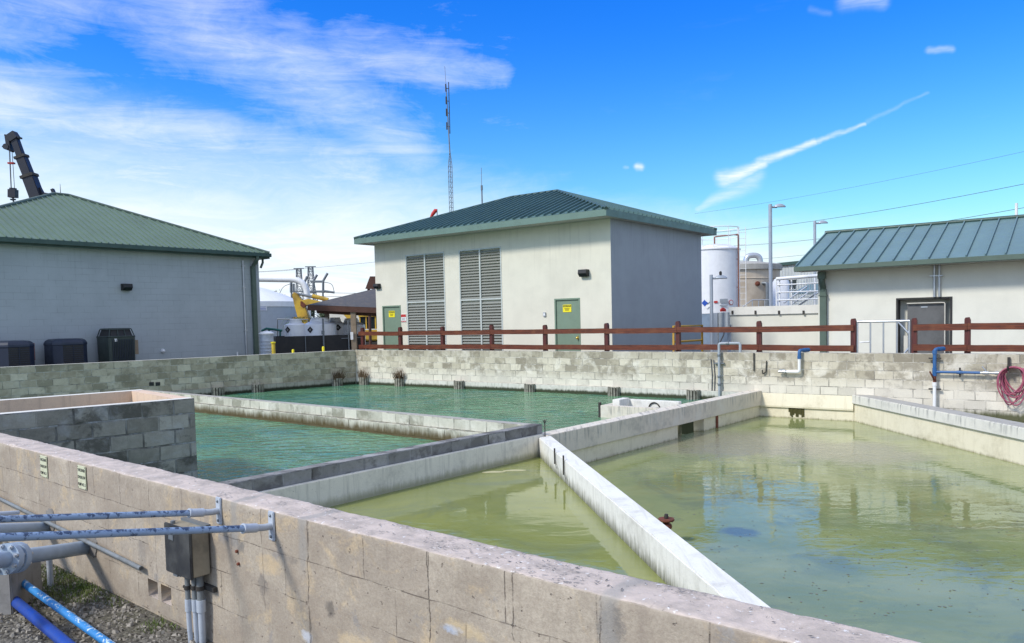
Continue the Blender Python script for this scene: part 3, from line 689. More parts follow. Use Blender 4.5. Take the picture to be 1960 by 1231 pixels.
zs += [ZT - 0.05, ZT - 0.038, ZT - 0.028, ZT - 0.019, ZT - 0.011, ZT - 0.005]; zs.sort()
# profile across section: front face up, rounded arris, top, back arris, back face
prof = [('f', z) for z in zs] + [('t', d_) for d_ in (0.004, 0.010, 0.018, 0.028, 0.045, 0.065, 0.09, 0.115, 0.14, 0.165, 0.19, 0.205, 0.215, 0.224, 0.23)] + [('b', z) for z in (ZT - 0.01, ZT - 0.03, ZT - 0.15, -0.6, -1.6)]
vs = []; cols = len(prof)
for s_ in ss:
    wear = max(0.0, h1(s_ * 3.1, 1.7)) * 0.9 + max(0.0, h1(s_ * 11, 5.2)) * 0.8
    wearb = max(0.0, h1(s_ * 4.1, 9.7)) * 0.9 + max(0.0, h1(s_ * 13, 3.2)) * 0.8
    for (k, val) in prof:
        if k == 'f':
            dd = h1(s_ * 2.5, val * 2.5) * 0.004 + h1(s_ * 14, val * 14) * 0.0018
            e = max(0.0, (val - (ZT - 0.04)) / 0.04)
            dd += (0.003 + 0.014 * wear) * e * e + h1(s_ * 40, val * 40) * 0.003 * e
            zz = val - (0.002 + 0.012 * wear) * e ** 3
            vs.append(nwpt(s_, dd, zz))
        elif k == 't':
            ef = max(0.0, 1 - val / 0.045); eb = max(0.0, 1 - (TK - val) / 0.03)
            zz = ZT - 0.002 + h1(s_ * 3, val * 6) * 0.004 + h1(s_ * 22, val * 22) * 0.003 - (0.002 + 0.010 * wear) * ef ** 3 - (0.002 + 0.010 * wearb) * eb ** 3
            vs.append(nwpt(s_, max(val, 0.0) + (0.004 + 0.013 * wear) * max(0, 1 - val / 0.03), zz))
        else: vs.append(nwpt(s_, TK + (0 if val < ZT - 0.1 else -0.004 * wearb), val - (0.008 if val > ZT - 0.02 else 0)))
fs = []
for i in range(len(ss) - 1):
    sm_ = (ss[i] + ss[i + 1]) / 2
    for j in range(cols - 1):
        if prof[j][0] == 'f' and prof[j + 1][0] == 'f':
            zm = (prof[j][1] + prof[j + 1][1]) / 2
            if zb_h < zm < zt_h and any(h_[0] < sm_ < h_[1] for h_ in hol): continue
        fs.append((i * cols + j, (i + 1) * cols + j, (i + 1) * cols + j + 1, i * cols + j + 1))
base_n = len(vs)
for (h0, h1_) in hol:   # inner faces of the open cores
    a = [nwpt(h0, 0.0, zb_h), nwpt(h1_, 0.0, zb_h), nwpt(h1_, 0.0, zt_h), nwpt(h0, 0.0, zt_h)]
    b = [nwpt(h0 + .006, 0.16, zb_h + .004), nwpt(h1_ - .006, 0.16, zb_h + .004), nwpt(h1_ - .006, 0.16, zt_h - .004), nwpt(h0 + .006, 0.16, zt_h - .004)]
    n0 = len(vs); vs += a + b
    for k in range(4): fs.append((n0 + k, n0 + (k + 1) % 4, n0 + 4 + (k + 1) % 4, n0 + 4 + k))
    fs.append((n0 + 4, n0 + 5, n0 + 6, n0 + 7))
me = bpy.data.meshes.new('near_wall'); me.from_pydata([tuple(q) for q in vs], [], fs); me.materials.append(M['near'])
uvl = me.uv_layers.new(name='UVMap')
for poly in me.polygons:
    flat = abs(poly.normal.z) > 0.6
    for li in poly.loop_indices:
        co = me.vertices[me.loops[li].vertex_index].co; r_ = co - Pn
        uvl.data[li].uv = (r_.dot(dN), (-r_.dot(nN) + 0.7) if flat else co.z)
    poly.use_smooth = True
bm = bmesh.new(); bm.from_mesh(me); bmesh.ops.recalc_face_normals(bm, faces=bm.faces); bm.to_mesh(me); bm.free()
near_wall = bpy.data.objects.new('block_wall', me); C.objects.link(near_wall)
tag(near_wall, 'beige painted block wall crossing the foreground with a chipped pinkish top', 'wall')

# pit with four block walls at the left
FR = atz(372, 762, ZT); F0 = atz(0, 793, ZT); BLp = atz(207, 750, ZT)
dF = U(FR - F0); nF = V((-dF.y, dF.x, 0))      # nF points away (far-left)
depthP = (BLp - FR).dot(nF)
fr = V3(FR, 0); far_ = fr + nF * depthP
pn_in = Pn - nN * TK
e0 = isect(fr, dF, pn_in, dN); e1 = isect(far_, dF, pn_in, dN)
pit = thing('concrete_pit', 'open square pit of dark concrete blocks with peach inner faces, left of the green pool', 'pit', (fr.x, fr.y, 0))
tk = 0.19
mb = MB(); mb.prism([e0[:2], fr[:2], (fr + nF * tk)[:2], (e0 + nF * tk)[:2]], -1.8, ZT, 0, 1)
mb.build('front_wall', [M['pit'], M['pale_top']], pit, bevel=0.006)
mb = MB(); mb.prism([(fr + nF * tk)[:2], (far_ - nF * tk)[:2], (far_ - nF * tk - dF * tk)[:2], (fr + nF * tk - dF * tk)[:2]], -1.8, ZT - 0.002, 0, 0)
mb.build('end_wall', [M['pit_in']], pit)
mb = MB(); mb.prism([(e1 - nF * tk)[:2], (far_ - nF * tk)[:2], far_[:2], e1[:2]], -1.8, ZT + 0.002, 0, 1)
mb.build('rear_wall', [M['pit_in'], M['pale_top']], pit)
mb = MB(); mb.prism([(e0 - dF * 2)[:2], fr[:2], far_[:2], (e1 - dF * 2)[:2]], -1.85, -0.6)
mb.build('pit_floor', [M['pit_in']], pit)

# curb line and beam line share one face line
cw0 = atz(660, 963, ZS); cw1 = atz(945, 895, ZS)
bw0 = atz(1122, 886.5, ZLW); bw1 = atz(1430, 803, ZLW)
dC = U(bw1 - cw0); nC = V((-dC.y, dC.x, 0))    # nC points to the upper pool (far-left)
base_c = V3((cw0 + bw0) / 2, 0) - dC * 0
base_c = V3(bw0, 0)
jn = V3(atz(1030, 834, -0.26), 0); sj = (jn - base_c).dot(dC)
c_end = base_c + dC * sj
c_st = isect(base_c, dC, pn_in, dN)
ZCB = -0.07; ZLD = -0.225; ZBM = -0.25
curb = thing('kerb', 'dark block kerb on a pale ledge between the teal pool and the small olive basin', 'kerb', (c_end.x, c_end.y, ZS))
mb = MB(); mb.prism([c_st[:2], (c_end - dC * 0.0)[:2], (c_end + nC * 0.32)[:2], (c_st + nC * 0.32)[:2]], -1.8, ZLD)
mb.build('footing', M['curb_white'], curb, bevel=0.008)
mb = MB(); mb.prism([(c_st + nC * .07)[:2], (c_end + dC * .05 + nC * .07)[:2], (c_end + dC * .05 + nC * .26)[:2], (c_st + nC * .26)[:2]], ZLD, ZCB)
mb.build('block_course', [M['curb'], M['grey_top']], curb, bevel=0.007)
b_end = isect(base_c, dC, Bc, dB)
beam = thing('concrete_beam', 'long streaked concrete beam and cream wall between the far green pool and the yellow basin', 'beam', (c_end.x, c_end.y, ZLW))
mb = MB(); a0 = c_end + dC * 0.05 - nC * .04; a1 = b_end
mb.prism([a0[:2], (a1 - nC * .04)[:2], (a1 + nC * .27)[:2], (a0 + nC * .31)[:2]], -0.61, ZBM)
mb.build('beam', [M['beam']], beam, bevel=0.008)
so0 = (V3(atz(1294.7, 838.8, ZLW), 0) - base_c).dot(dC); so1 = (V3(atz(1345, 825.3, ZLW), 0) - base_c).dot(dC)
mb = MB()
for (u0, u1) in ((sj + 0.05, so0), (so1, (b_end - base_c).dot(dC))):
    A_, B_ = base_c + dC * u0, base_c + dC * u1
    mb.prism([A_[:2], B_[:2], (B_ + nC * .25)[:2], (A_ + nC * .25)[:2]], -1.8, -0.61)
mb.build('lower_wall', [M['cream']], beam)
g_ = base_c + dC * (so1 + 0.62)
mb = MB(); mb.cbox(V3(g_ - nC * 0.012, -0.76), 0.10, 0.02, 0.30, dC[:2]); mb.build('slot', M['rust'], beam)

# divider wall between the two pools
mw0 = V3(atz(374.7, 789, ZU), 0); mw1 = V3(atz(823, 842, ZU), 0)
dM = U(mw1 - mw0); nM = V((-dM.y, dM.x, 0))
m_end = isect(mw0, dM, base_c + nC * 0.26, dC); m_st = mw0 - dM * 3.2
mid = thing('divider_wall', 'low pale block divider wall with brown algae foot between the two green pools', 'wall', (m_end.x, m_end.y, ZU))
mb = MB(); mb.prism([(m_st + nM * .05)[:2], (m_end + nM * .05)[:2], (m_end + nM * .25)[:2], (m_st + nM * .25)[:2]], -0.30, -0.10, 0, 1)
mb.build('block_course', [M['mid'], M['grey_top']], mid, bevel=0.007)
mb = MB(); mb.prism([m_st[:2], m_end[:2], (m_end + nM * .27)[:2], (m_st + nM * .27)[:2]], -1.8, -0.303, 0, 0)
mb.build('footing', [M['mid']], mid, bevel=0.008)

# white slanting divider
dg0 = V3(atz(1034, 876, ZS), 0); dg1 = V3(atz(1217, 1059, ZS), 0); dD = U(dg1 - dg0); nD = V((-dD.y, dD.x, 0))
if nD.x < 0: nD = -nD
dgt = V3(atz(1400.5, 1150.8, -0.26), 0)
d_st = c_end - dC * 0.0; d_st = isect(dg0, dD, base_c, dC); d_en = isect(dg0, dD, pn_in, dN)
wd = abs((V3(atz(1295, 1020, -0.26), 0) - dg0).dot(nD))
mb = MB(); dpoly = [d_st + dD * 0.0, isect(dg0, dD, pn_in, dN) + dD * 0.1]
mb.prism([dpoly[0][:2], dpoly[1][:2], (isect(dg0 + nD * wd, dD, pn_in, dN) + dD * .1)[:2], (isect(dg0 + nD * wd, dD, base_c, dC))[:2]], -1.8, -0.262)
diag = mb.build('divider_wall', M['diag'], bevel=0.012); tag(diag, 'smooth white concrete divider slanting between the olive and yellow basins', 'wall')

# right coping wall
cq0 = V3(atz(1674, 816.6, ZLW), 0); cq1 = V3(atz(1960, 891.4, ZLW), 0); dR = U(cq1 - cq0); nR = V((-dR.y, dR.x, 0))
if nR.x < 0: nR = -nR
rs = isect(cq0, dR, Bc, dB); re_ = cq0 + dR * 11
rw = thing('basin_wall', 'cream basin wall with a streaked grey coping along the right side of the yellow basin', 'wall', (cq0.x, cq0.y, ZLW))
mb = MB(); mb.prism([rs[:2], re_[:2], (re_ + nR * .5)[:2], (rs + nR * .5)[:2]], -1.8, -0.48)
mb.build('wall', M['cream'], rw)
mb = MB(); mb.prism([(rs - nR * .05 - dR * 0.0)[:2], (re_ - nR * .05)[:2], (re_ + nR * .34)[:2], (rs + nR * .34)[:2]], -0.478, -0.265, 0, 1)
mb.build('coping', [M['coping'], M['grey_top']], rw, bevel=0.015)
# dry bench behind the coping, against the back wall
mb = MB(); q2 = Bc + dB * 29
mb.prism([(rs + nR * .34)[:2], (re_ + nR * .34)[:2], q2[:2]], -1.8, -1.30)
structure(mb.build('floor', M['grey_top']))
# overhanging band of the back wall above the basin
u0 = (b_end - Bc).dot(dB); u1 = (rs - Bc).dot(dB)
mb = MB()
zc_ = [(-0.61, 0.03), (-0.64, 0.065), (-0.60, 0.07), (-0.46, 0.04), (-0.30, 0.004)]
A_, B_ = Bc + dB * u0, Bc + dB * u1
for k in range(len(zc_)):
    (za, da), (zb, db) = zc_[k], zc_[(k + 1) % len(zc_)]
    mb.quad([V3(A_ - nB * da, za), V3(A_ - nB * db, zb), V3(B_ - nB * db, zb), V3(B_ - nB * da, za)])
mb.quad([V3(A_ - nB * d_, z) for z, d_ in zc_]); mb.quad([V3(B_ - nB * d_, z) for z, d_ in reversed(zc_)])
mb.build('ledge', M['cream'], back_wall)
mb = MB(); A2, B2 = A_ - nB * .02, B_ - nB * .02
mb.prism([A2[:2], B2[:2], (B_ - nB * .002)[:2], (A_ - nB * .002)[:2]], -1.8, -0.612); mb.build('lower_band', M['cream'], back_wall)
gx = onpl(1525, 792, Bc, dB)
mb = MB()
for k in range(11):
    ux = -.17 + .034 * k; hh = .10 + .12 * abs(math.sin(k * 2.3)); mb.cbox(V3(gx - nB * (0.024 + .004 * (k % 3)) + dB * ux, -0.645 - hh / 2), 0.036, 0.012, hh, dB[:2])
mb.build('weed_outlet', plain('wet moss', (0.06, 0.055, 0.012), 0.8, dirt=0.8), back_wall)

# overflow trough behind the beam
T0 = V3(atz(1149, 775.8, -0.26), 0); T1 = V3(atz(1246, 783, -0.26), 0); T2 = V3(atz(1222, 765, -0.2), 0); T3 = V3(atz(1345, 768, -0.2), 0)
dT = dB; nT = nB
farline = base_c + nC * 0.27
t1 = isect(T0, dT, farline, dC)
t_w = max(0.8, (T2 - T0).dot(nT)); t2 = T0 + nT * t_w
t3 = isect(t2, dT, farline, dC)
tr = thing('overflow_trough', 'small whitish concrete overflow trough standing in the far green pool behind the beam', 'trough', (T0.x, T0.y, ZU))
mb = MB(); mb.prism([T0[:2], t1[:2], (t1 + nT * .15)[:2], (T0 + nT * .15)[:2]], -1.8, -0.26)
mb.build('front_wall', M['beam'], tr, bevel=0.008)
step = T0 + dT * 0.75
mb = MB(); mb.prism([(T0 + nT * .15)[:2], (T0 + nT * .15 + dT * .16)[:2], (t2 - nT * .15 + dT * .16)[:2], (t2 - nT * .15)[:2]], -1.8, -0.262)
mb.build('end_wall', M['beam'], tr)
mb = MB(); mb.prism([(t2 - nT * .15)[:2], (t3 - nT * .15)[:2], t3[:2], t2[:2]], -1.8, -0.19)
mb.build('rear_wall', M['diag'], tr, bevel=0.008)
mb = MB(); mb.prism([(t2 - nT * .15 + dT * .16)[:2], (t2 - nT * .62 + dT * .16)[:2], (t2 - nT * .62 + dT * .34)[:2], (t2 - nT * .15 + dT * .34)[:2]], -1.8, -0.15)
mb.build('block', M['diag'], tr, bevel=0.008)
mb = MB(); rc = t2 + dT * 0.95 - nT * .17
mb.tube([V3(rc + dT * math.cos(a) * .13, -0.36 + math.sin(a) * .13) for a in [PI * k / 12 for k in range(13)]], 0.014, 8); mb.build('ring', M['bar_black'], tr)
mb = MB(); pc = T0 - dT * .03 + nT * .03
mb.tube([V3(pc, -1.4), V3(pc, -0.2)], 0.035, 12); mb.build('guide_post', M['bar_black'], tr)

# waters
def sheet(name, poly, z, m_):
    mb = MB(); mb.quad([V((q[0], q[1], z)) for q in poly]); o = mb.build(name, m_); structure(o); return o
nwm = Pn - nN * 0.12
mline = base_c + nC * 0.12
uA = isect(nwm, dN, Bc + nL * .1, dL); uB = isect(nwm, dN, mline, dC); uC = isect(mline, dC, Bc + nB * .1, dB)
ti = T0 + nT * .08 + dT * .08; tj = t2 - nT * .08 + dT * .08
o = sheet('pool_water', [uA, uB, isect(T0 + nT * .08, dT, mline, dC), ti, tj, isect(t2 - nT * .08, dT, mline, dC), uC, Bc + nB * .1 + nL * .1], ZU, M['water_up'])
vA = isect(nwm, dN, mline, dC); dgm = dg0 + nD * (wd / 2)
vB = isect(nwm, dN, dgm, dD); vC = isect(dgm, dD, mline, dC)
sheet('basin_water', [vA, vB, vC], ZS, M['water_small'])
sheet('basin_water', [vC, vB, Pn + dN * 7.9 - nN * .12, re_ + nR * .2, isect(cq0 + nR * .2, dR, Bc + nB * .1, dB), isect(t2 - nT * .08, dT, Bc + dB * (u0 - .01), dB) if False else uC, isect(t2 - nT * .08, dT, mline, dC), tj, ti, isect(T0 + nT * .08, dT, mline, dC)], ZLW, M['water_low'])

# ground: one sheet with the basin cut out; the strip on the viewer's side of the near wall lies lower
GN = -0.175
hole = [isect(Pn - nN * .1, dN, Bc + nL * .1, dL), Bc + nL * .1 + nB * .1, Bc + dB * 28.9 + nB * .1, Pn + dN * 7.95 - nN * .1]
bm = bmesh.new()
gl, gr_ = hole[0] - dN * 500, hole[3] + dN * 500
outer = [bm.verts.new(q) for q in ((gl.x, gl.y, 0), (hole[0].x, hole[0].y, 0), (hole[1].x, hole[1].y, 0), (hole[2].x, hole[2].y, 0), (hole[3].x, hole[3].y, 0), (gr_.x, gr_.y, 0), (1200, 1500, 0), (-600, 1500, 0))]
f_ = bm.faces.new(outer); f_.normal_update(); bmesh.ops.triangulate(bm, faces=[f_])
lo = [bm.verts.new(q) for q in ((gl.x, gl.y, GN), (gl.x - 300, gl.y - 400, GN), (gr_.x - 300, gr_.y - 400, GN), (gr_.x, gr_.y, GN))]
bm.faces.new(lo)
for f_ in bm.faces:
    f_.normal_update()
    if f_.normal.z < 0: f_.normal_flip()
me = bpy.data.meshes.new('ground'); bm.to_mesh(me); bm.free(); me.materials.append(M['soil'])
go = bpy.data.objects.new('ground', me); C.objects.link(go); structure(go)
# base of near wall reaches below the lower ground
# ================================================================== bits on the basin walls
def wall_float(px, py, s=1.0, weed=False, lab=''):
    """ribbed timber half-round standing at the waterline"""
    on_left = px < 678
    d, n_ = (dL, nL) if on_left else (dB, nB)
    c = onpl(px, py, Bc - n_ * 0.06, d); c = V3(c, ZU)
    g = thing('ribbed_fender', lab, 'fender', (c.x, c.y, ZU), 'ribbed fenders along the waterline of the far pool')
    mb = MB(); w_ = 0.19 * s; K = 7
    for k in range(K):
        a = PI * (k + 0.5) / K; o_ = c + d * (math.cos(a) * w_) - n_ * (math.sin(a) * 0.17 * s)
        tdir = U(d * (-math.sin(a) * w_) - n_ * (math.cos(a) * 0.17 * s))
        mb.cbox(V3(o_, ZU + 0.04 * s - 0.15), w_ * 2.1 / K, 0.03, 0.46 * s + 0.3, tdir[:2])
    mb.build('slats', M['float'], g)
    mb = MB(); ring = [c + d * (math.cos(PI * k / 14) * w_ * 0.88) - n_ * (math.sin(PI * k / 14) * 0.14 * s) for k in range(15)]
    mb.prism([q[:2] for q in ring], ZU - 0.3, ZU + 0.24 * s); mb.build('core', M['bar_black'], g)
    if weed:
        mb = MB(); rr = random.Random(int(px))
        for k in range(90):
            b0 = c - n_ * rr.uniform(0, 0.15) + d * rr.uniform(-0.18, 0.18); b0 = V3(b0, ZU + 0.22)
            tp = b0 + d * rr.uniform(-0.16, 0.16) - n_ * rr.uniform(-0.05, 0.12) + UP * rr.uniform(0.08, 0.42)
            sd_ = d * rr.uniform(0.006, 0.014)
            mdp = (b0 + tp) / 2 + d * rr.uniform(-0.03, 0.03); mb.quad([b0 - sd_, b0 + sd_, mdp + sd_, mdp - sd_]); mb.quad([mdp - sd_, mdp + sd_, tp])
            if rr.random() < 0.6:
                l_ = mdp + d * rr.uniform(-0.05, 0.05) + UP * 0.03; mb.quad([mdp, mdp + d * 0.02, l_ + UP * 0.02])
        wd_ = mb.build('dry_weed', M['dry_weed']); tag(wd_, {645: 'dry brown weed growing on the fender left of the pool corner', 698: 'dry brown weed on the first fender right of the pool corner', 766: 'tallest dry brown weed, second from the pool corner along the pale back wall'}[px], 'weed', 'dry weeds on the fenders')
        tag(wd_, kind='thing')
FL = {417: (748, 'ribbed weathered fender by the left end of the pale divider wall', 0), 493: (742, 'ribbed fender on the grey left wall between the divider end and the weedy one', 0),
      645: (724, 'ribbed fender with brown weed on the grey left wall near the corner', 1), 698: (726, 'ribbed fender with brown weed just right of the pool corner', 1),
      766: (729, 'ribbed fender with the tallest weed on the pale back wall', 1), 880: (735, 'weedless ribbed fender on the back wall below the two louvre panels', 0),
      1015: (742, 'weedless ribbed fender on the back wall left of the second sage door', 0), 1176: (750, 'ribbed fender right behind the overflow trough end', 0),
      1328: (758, 'ribbed fender half hidden behind the long concrete beam', 0)}
for k_, (y_, lab, wd_) in FL.items(): wall_float(k_, y_, 1.0 if k_ < 900 else 0.92, bool(wd_), lab)

# grey standpipe with its goose neck
def pipe_thing(name, label, cat, path_list, loc, group=None): pass
def wp(px, py, off=0.06): return onpl(px, py, Bc - nB * off, dB)
def path_round(pts, r=0.05, k=5):
    out = [V(pts[0])]
    for i in range(1, len(pts) - 1):
        a, b, c = V(pts[i - 1]), V(pts[i]), V(pts[i + 1]); r_ = min(r, (a - b).length * .45, (c - b).length * .45)
        p0 = b + (a - b).normalized() * r_; p1 = b + (c - b).normalized() * r_
        for j in range(k + 1):
            t_ = j / k; out.append(p0 * (1 - t_) ** 2 + b * 2 * t_ * (1 - t_) + p1 * t_ * t_)
    out.append(V(pts[-1])); return out
b0 = wp(1377, 750, .09); t0_ = V3(b0, 1.0)
g = thing('goose_neck_pipe', 'dark grey pipe rising up the back wall and bending over its top', 'pipe', b0)
tp = V3(b0, 0.93); o1 = tp + dB * 0.50 + nB * 0.15
mb = MB(); mb.tube(path_round([V3(b0, -0.5), tp, o1, V3(o1, 0.6)], 0.06), 0.034, 14)
mb.build('pipe', M['grey_paint'], g)
mb = MB()
for zz in (0.60, 0.05, -0.15):
    mb.lathe(V3(b0, zz), [(0.044, 0), (0.048, 0.01), (0.048, 0.05), (0.044, 0.06)], 14); mb.mark()
mb.lathe(tp + dB * .2 + nB * .06 - dB * .03, [(0.045, 0), (0.045, 0.07)], 14, axis=dB)
mb.build_each('coupling', M['steel_dark'], g)
mb = MB(); mb.cbox(V3(wp(1377, 690, .04), 0.42), 0.26, 0.06, 0.03, dB[:2]); mb.build('bracket', M['steel_dark'], g)
for xx, l_, ztop in ((1362, 'thin black cable hanging just left of the grey goose neck pipe, leftmost of two', 0.52), (1367, 'thin black cable hanging between the other cable and the grey goose neck pipe', 0.5)):
    c_ = wp(xx, 740, .02); mb = MB(); mb.tube([V3(c_, -0.42), V3(c_ + dB * .02, 0.1), V3(c_ - dB * .01, ztop)], 0.012, 8)
    o = mb.build('cable', M['wire']); tag(o, l_, 'cable', 'cables beside the grey pipe'); tag(o, kind='thing')
mb = MB(); c_ = wp(1443, 684, .03); mb.tube([wp(1443, 692, .03), V3(wp(1443, 692, .03), c_.z + 0.11), ], 0.018, 8); mb.tube([wp(1443, 710, .03), wp(1443, 690, .03)], 0.014, 8)
o = mb.build('wall_hook', M['bar_black']); tag(o, 'straight black iron peg on the back wall, left of the curved hook', 'hook', 'hooks on the back wall', 'thing')
mb = MB(); mb.tube(path_round([wp(1467, 691, .03), wp(1466, 712, .03), wp(1460, 716, .06), wp(1459, 708, .08)], .02), 0.014, 8)
o = mb.build('wall_hook', M['bar_black']); tag(o, 'curved black iron hook on the back wall, right of the straight peg', 'hook', 'hooks on the back wall', 'thing')

# blue elbow with white drop pipe
a = wp(1530, 690, .10)
g = thing('drain_spout', 'blue elbow over the wall top joined to a short white pipe with a small tap', 'spout', V3(a, .2))
mb = MB(); top_ = V3(a, 0.76); mb.tube(path_round([V3(a, 0.58), top_, top_ + nB * 0.30 + dB * .10, ], .06), 0.040, 14); mb.lathe(V3(a, 0.56), [(0.047, 0), (0.047, 0.07)], 14)
mb.tube([top_ + nB * .16 + dB * .05, top_ + nB * .34 + dB * .12], 0.050, 14)
mb.build('elbow', M['blue_pipe'], g)
e_ = wp(1526, 712, .10); f_ = wp(1499, 710, .10)
mb = MB(); mb.tube(path_round([V3(a, 0.60), V3(a, e_.z), V3(a, e_.z) - dB * .30], .06), 0.036, 14); mb.build('white_pipe', M['white'], g)
mb = MB(); q = V3(a, e_.z) - dB * .30; mb.tube([q, q - dB * .20], 0.030, 12); mb.lathe(q - dB * .03, [(0.045, 0), (0.045, 0.06)], 12, axis=-dB); mb.cbox(q - dB * .12 + UP * .05, .12, .02, .02, dB[:2]); mb.build('tap', M['alu'], g)

# blue water line with valve and hose
a = wp(1789, 700, .11)
zt_ = 0.80
g = thing('water_pipe', 'blue water pipe coming over the wall with a side branch and white lower pipe', 'pipe', V3(a, .2))
zb_ = wp(1789, 712, .11).z
mb = MB(); mb.tube(path_round([V3(a, 0.23), V3(a, zt_), V3(a, zt_) + nB * .28 + dB * .12], .07), 0.037, 14)
mb.tube([V3(a, zt_ - 0.10), V3(a, zt_ - 0.02)], 0.048, 14)
mb.tube([V3(a, zt_) + nB * .12 + dB * .05, V3(a, zt_) + nB * .30 + dB * .13], 0.048, 14)
mb.tube([V3(a, zb_ - .09), V3(a, zb_ + .09)], 0.047, 14)
br_end = V3(a, zb_) + dB * 0.86
mb.tube([V3(a, zb_), br_end], 0.029, 14); mb.tube([V3(a, zb_) + dB * .42, V3(a, zb_) + dB * .50], 0.037, 12)
mb.build('pipe', M['blue_pipe'], g)
mb = MB(); mb.cbox(V3(a + nB * .03, 0.60), .24, .05, .03, dB[:2]); mb.mark(); mb.cbox(V3(a + nB * .03, wp(1789, 745, .1).z), .24, .05, .03, dB[:2]); mb.mark(); mb.cbox(V3(a + nB * .03, zb_) + dB * .48, .03, .05, .2, dB[:2]); mb.build_each('bracket', M['bar_black'], g)
mb = MB(); mb.tube([V3(a, -0.52), V3(a, 0.06)], 0.036, 14); mb.tube([V3(a, 0.0), V3(a, 0.08)], 0.045, 14); mb.build('white_pipe', M['white'], g)
mb = MB(); mb.tube([V3(a, 0.05), V3(a, 0.24)], 0.034, 12); mb.tube([V3(a, .20) - nB * .02, V3(a, 0.14) - nB * .07, V3(a, 0.32) - nB * .10 - dB * .08], 0.018, 8); mb.build('valve', M['rust'], g)
mb = MB(); mb.tube([br_end, br_end + dB * .30], 0.026, 12); mb.tube([br_end + dB * .05, br_end + dB * .15], 0.038, 12); mb.tube([br_end + dB * .10, br_end + dB * .10 + UP * .05, br_end + dB * .03 + UP * .14], 0.012, 8); mb.tube([br_end + dB * .26, br_end + dB * .34], 0.036, 12); mb.build('tap', M['alu'], g)
mb = MB(); hk = wp(1931, 696, .05); mb.cbox(V3(wp(1931, 694, .03), wp(1931, 694).z), .05, .05, .22, dB[:2]); mb.tube([V3(hk, wp(1931, 705).z), V3(hk - nB * .22, wp(1931, 707).z), V3(hk - nB * .24, wp(1931, 707).z + .08)], .02, 8)
hanger = mb.build('hose_hanger', M['bar_black']); tag(hanger, 'black iron hanger on the back wall carrying the coiled hose', 'hanger', kind='thing')
mb = MB(); rr = random.Random(4); hz_ = wp(1931, 703).z
hc = wp(1937, 704, .13)
for k in range(9):
    W_ = rr.uniform(.16, .27); H_ = rr.uniform(.52, .84); ox = rr.uniform(-.05, .05); pts = []
    dep_ = 0.02 + 0.022 * k
    for j in range(41):
        a_ = 2 * PI * j / 40 + PI / 2
        x_ = math.cos(a_) * W_ * (1.0 + .25 * math.sin(a_)) + ox * (1 - math.sin(a_)) + h1(k * 3.1, j * .12) * .02; z_ = -(H_ / 2) + math.sin(a_) * H_ / 2
        pts.append(hc + dB * (x_ + .03) + UP * (z_ + 0.02 + rr.uniform(-.002, .002)) - nB * (dep_ - .10 + .02 * math.sin(a_ * 2 + k)))
    mb.tube(pts, 0.0135, 8, cap=False)
ts = br_end + dB * .34
mb.tube(path_round([ts, ts + dB * .12 - UP * .005, hc - nB * .05 + dB * -.05 + UP * .01, hc - nB * .07 + dB * .25 - UP * .02], .1), 0.0155, 8)
mb.tube(path_round([ts + dB * .05, ts + dB * .10 - UP * .06, ts + dB * .02 - UP * .13], .03), 0.0135, 8)
ho = mb.build('water_hose', M['purple_hose']); tag(ho, 'coiled faded red hose hanging on the back wall beside the blue pipe', 'hose', kind='thing')

# two black rods hanging on the white divider, a rod with a ball at the kerb end, a rusty valve in the water
for px_, ya, yb, l_ in ((1062, 864, 888, 'short black iron rod standing against the white divider, the one nearer the kerb end'), (1079, 878, 909, 'taller black iron rod against the white divider, right of the shorter one')):
    q = onpl(px_, yb, dg0 - nD * .02, dD); q2 = onpl(px_, ya, dg0 - nD * .02, dD)
    mb = MB(); mb.tube([V3(q, q.z), V3(q, q2.z + .04)], 0.012, 8)
    mb.quad([V3(q, q.z + .05) - nD * .004, V3(q, q.z + .05) + dD * -.0 - nD * .004, V3(q, q.z - .02) + dD * .16 - nD * .004, V3(q, q.z - .05) + dD * .14 - nD * .004])
    o = mb.build('iron_rod', M['bar_black']); tag(o, l_, 'rod', 'iron rods on the white divider', 'thing')
q = V3(c_end - nC * .035 - dC * .02, 0)
g = thing('level_rod', 'thin dark rod with a grey ball at the waterline where kerb and white divider meet', 'rod', V3(q, ZS))
mb = MB(); mb.tube([V3(q, ZS - .02), V3(q, 0.02)], 0.009, 8); mb.tube([V3(q, -.05), V3(q, .02) + dC * -.05], .006, 6); mb.tube([V3(q, -.05), V3(q, .02) + dC * .05], .006, 6); mb.build('rod', M['bar_black'], g)
mb = MB(); mb.lathe(V3(q, ZS + .01), [(.002, -.05), (.04, -.035), (.055, 0), (.04, .035), (.002, .05)], 14); mb.build('ball', M['grey_paint'], g)
q = aty(1275, 1018, 8.0); q = atz(1276, 1040, ZLW)
g = thing('valve', 'rusty red brown valve head poking out of the yellow basin beside the white divider', 'valve', q)
k_ = q.y
z_top = aty(1273, 984, k_).z
mb = MB(); mb.tube([V3(q, ZLW - .4), V3(q, z_top - .10)], .045, 14, r2=.04); mb.lathe(V3(q, z_top - .16), [(.06, 0), (.065, .02), (.06, .04), (.035, .06), (.035, .09)], 14)
mb.lathe(V3(q, z_top - .30), [(.055, 0), (.06, .02), (.05, .05)], 14); mb.build('body', M['rust'], g)
mb = MB(); mb.lathe(V3(q, z_top - .075), [(.088, 0), (.092, .012), (.088, .024)], 18); mb.build('handwheel', M['rust'], g)
mb = MB(); mb.lathe(V3(q, z_top - .05), [(.022, 0), (.026, .02), (.02, .05)], 10); mb.build('cap', M['bar_black'], g)
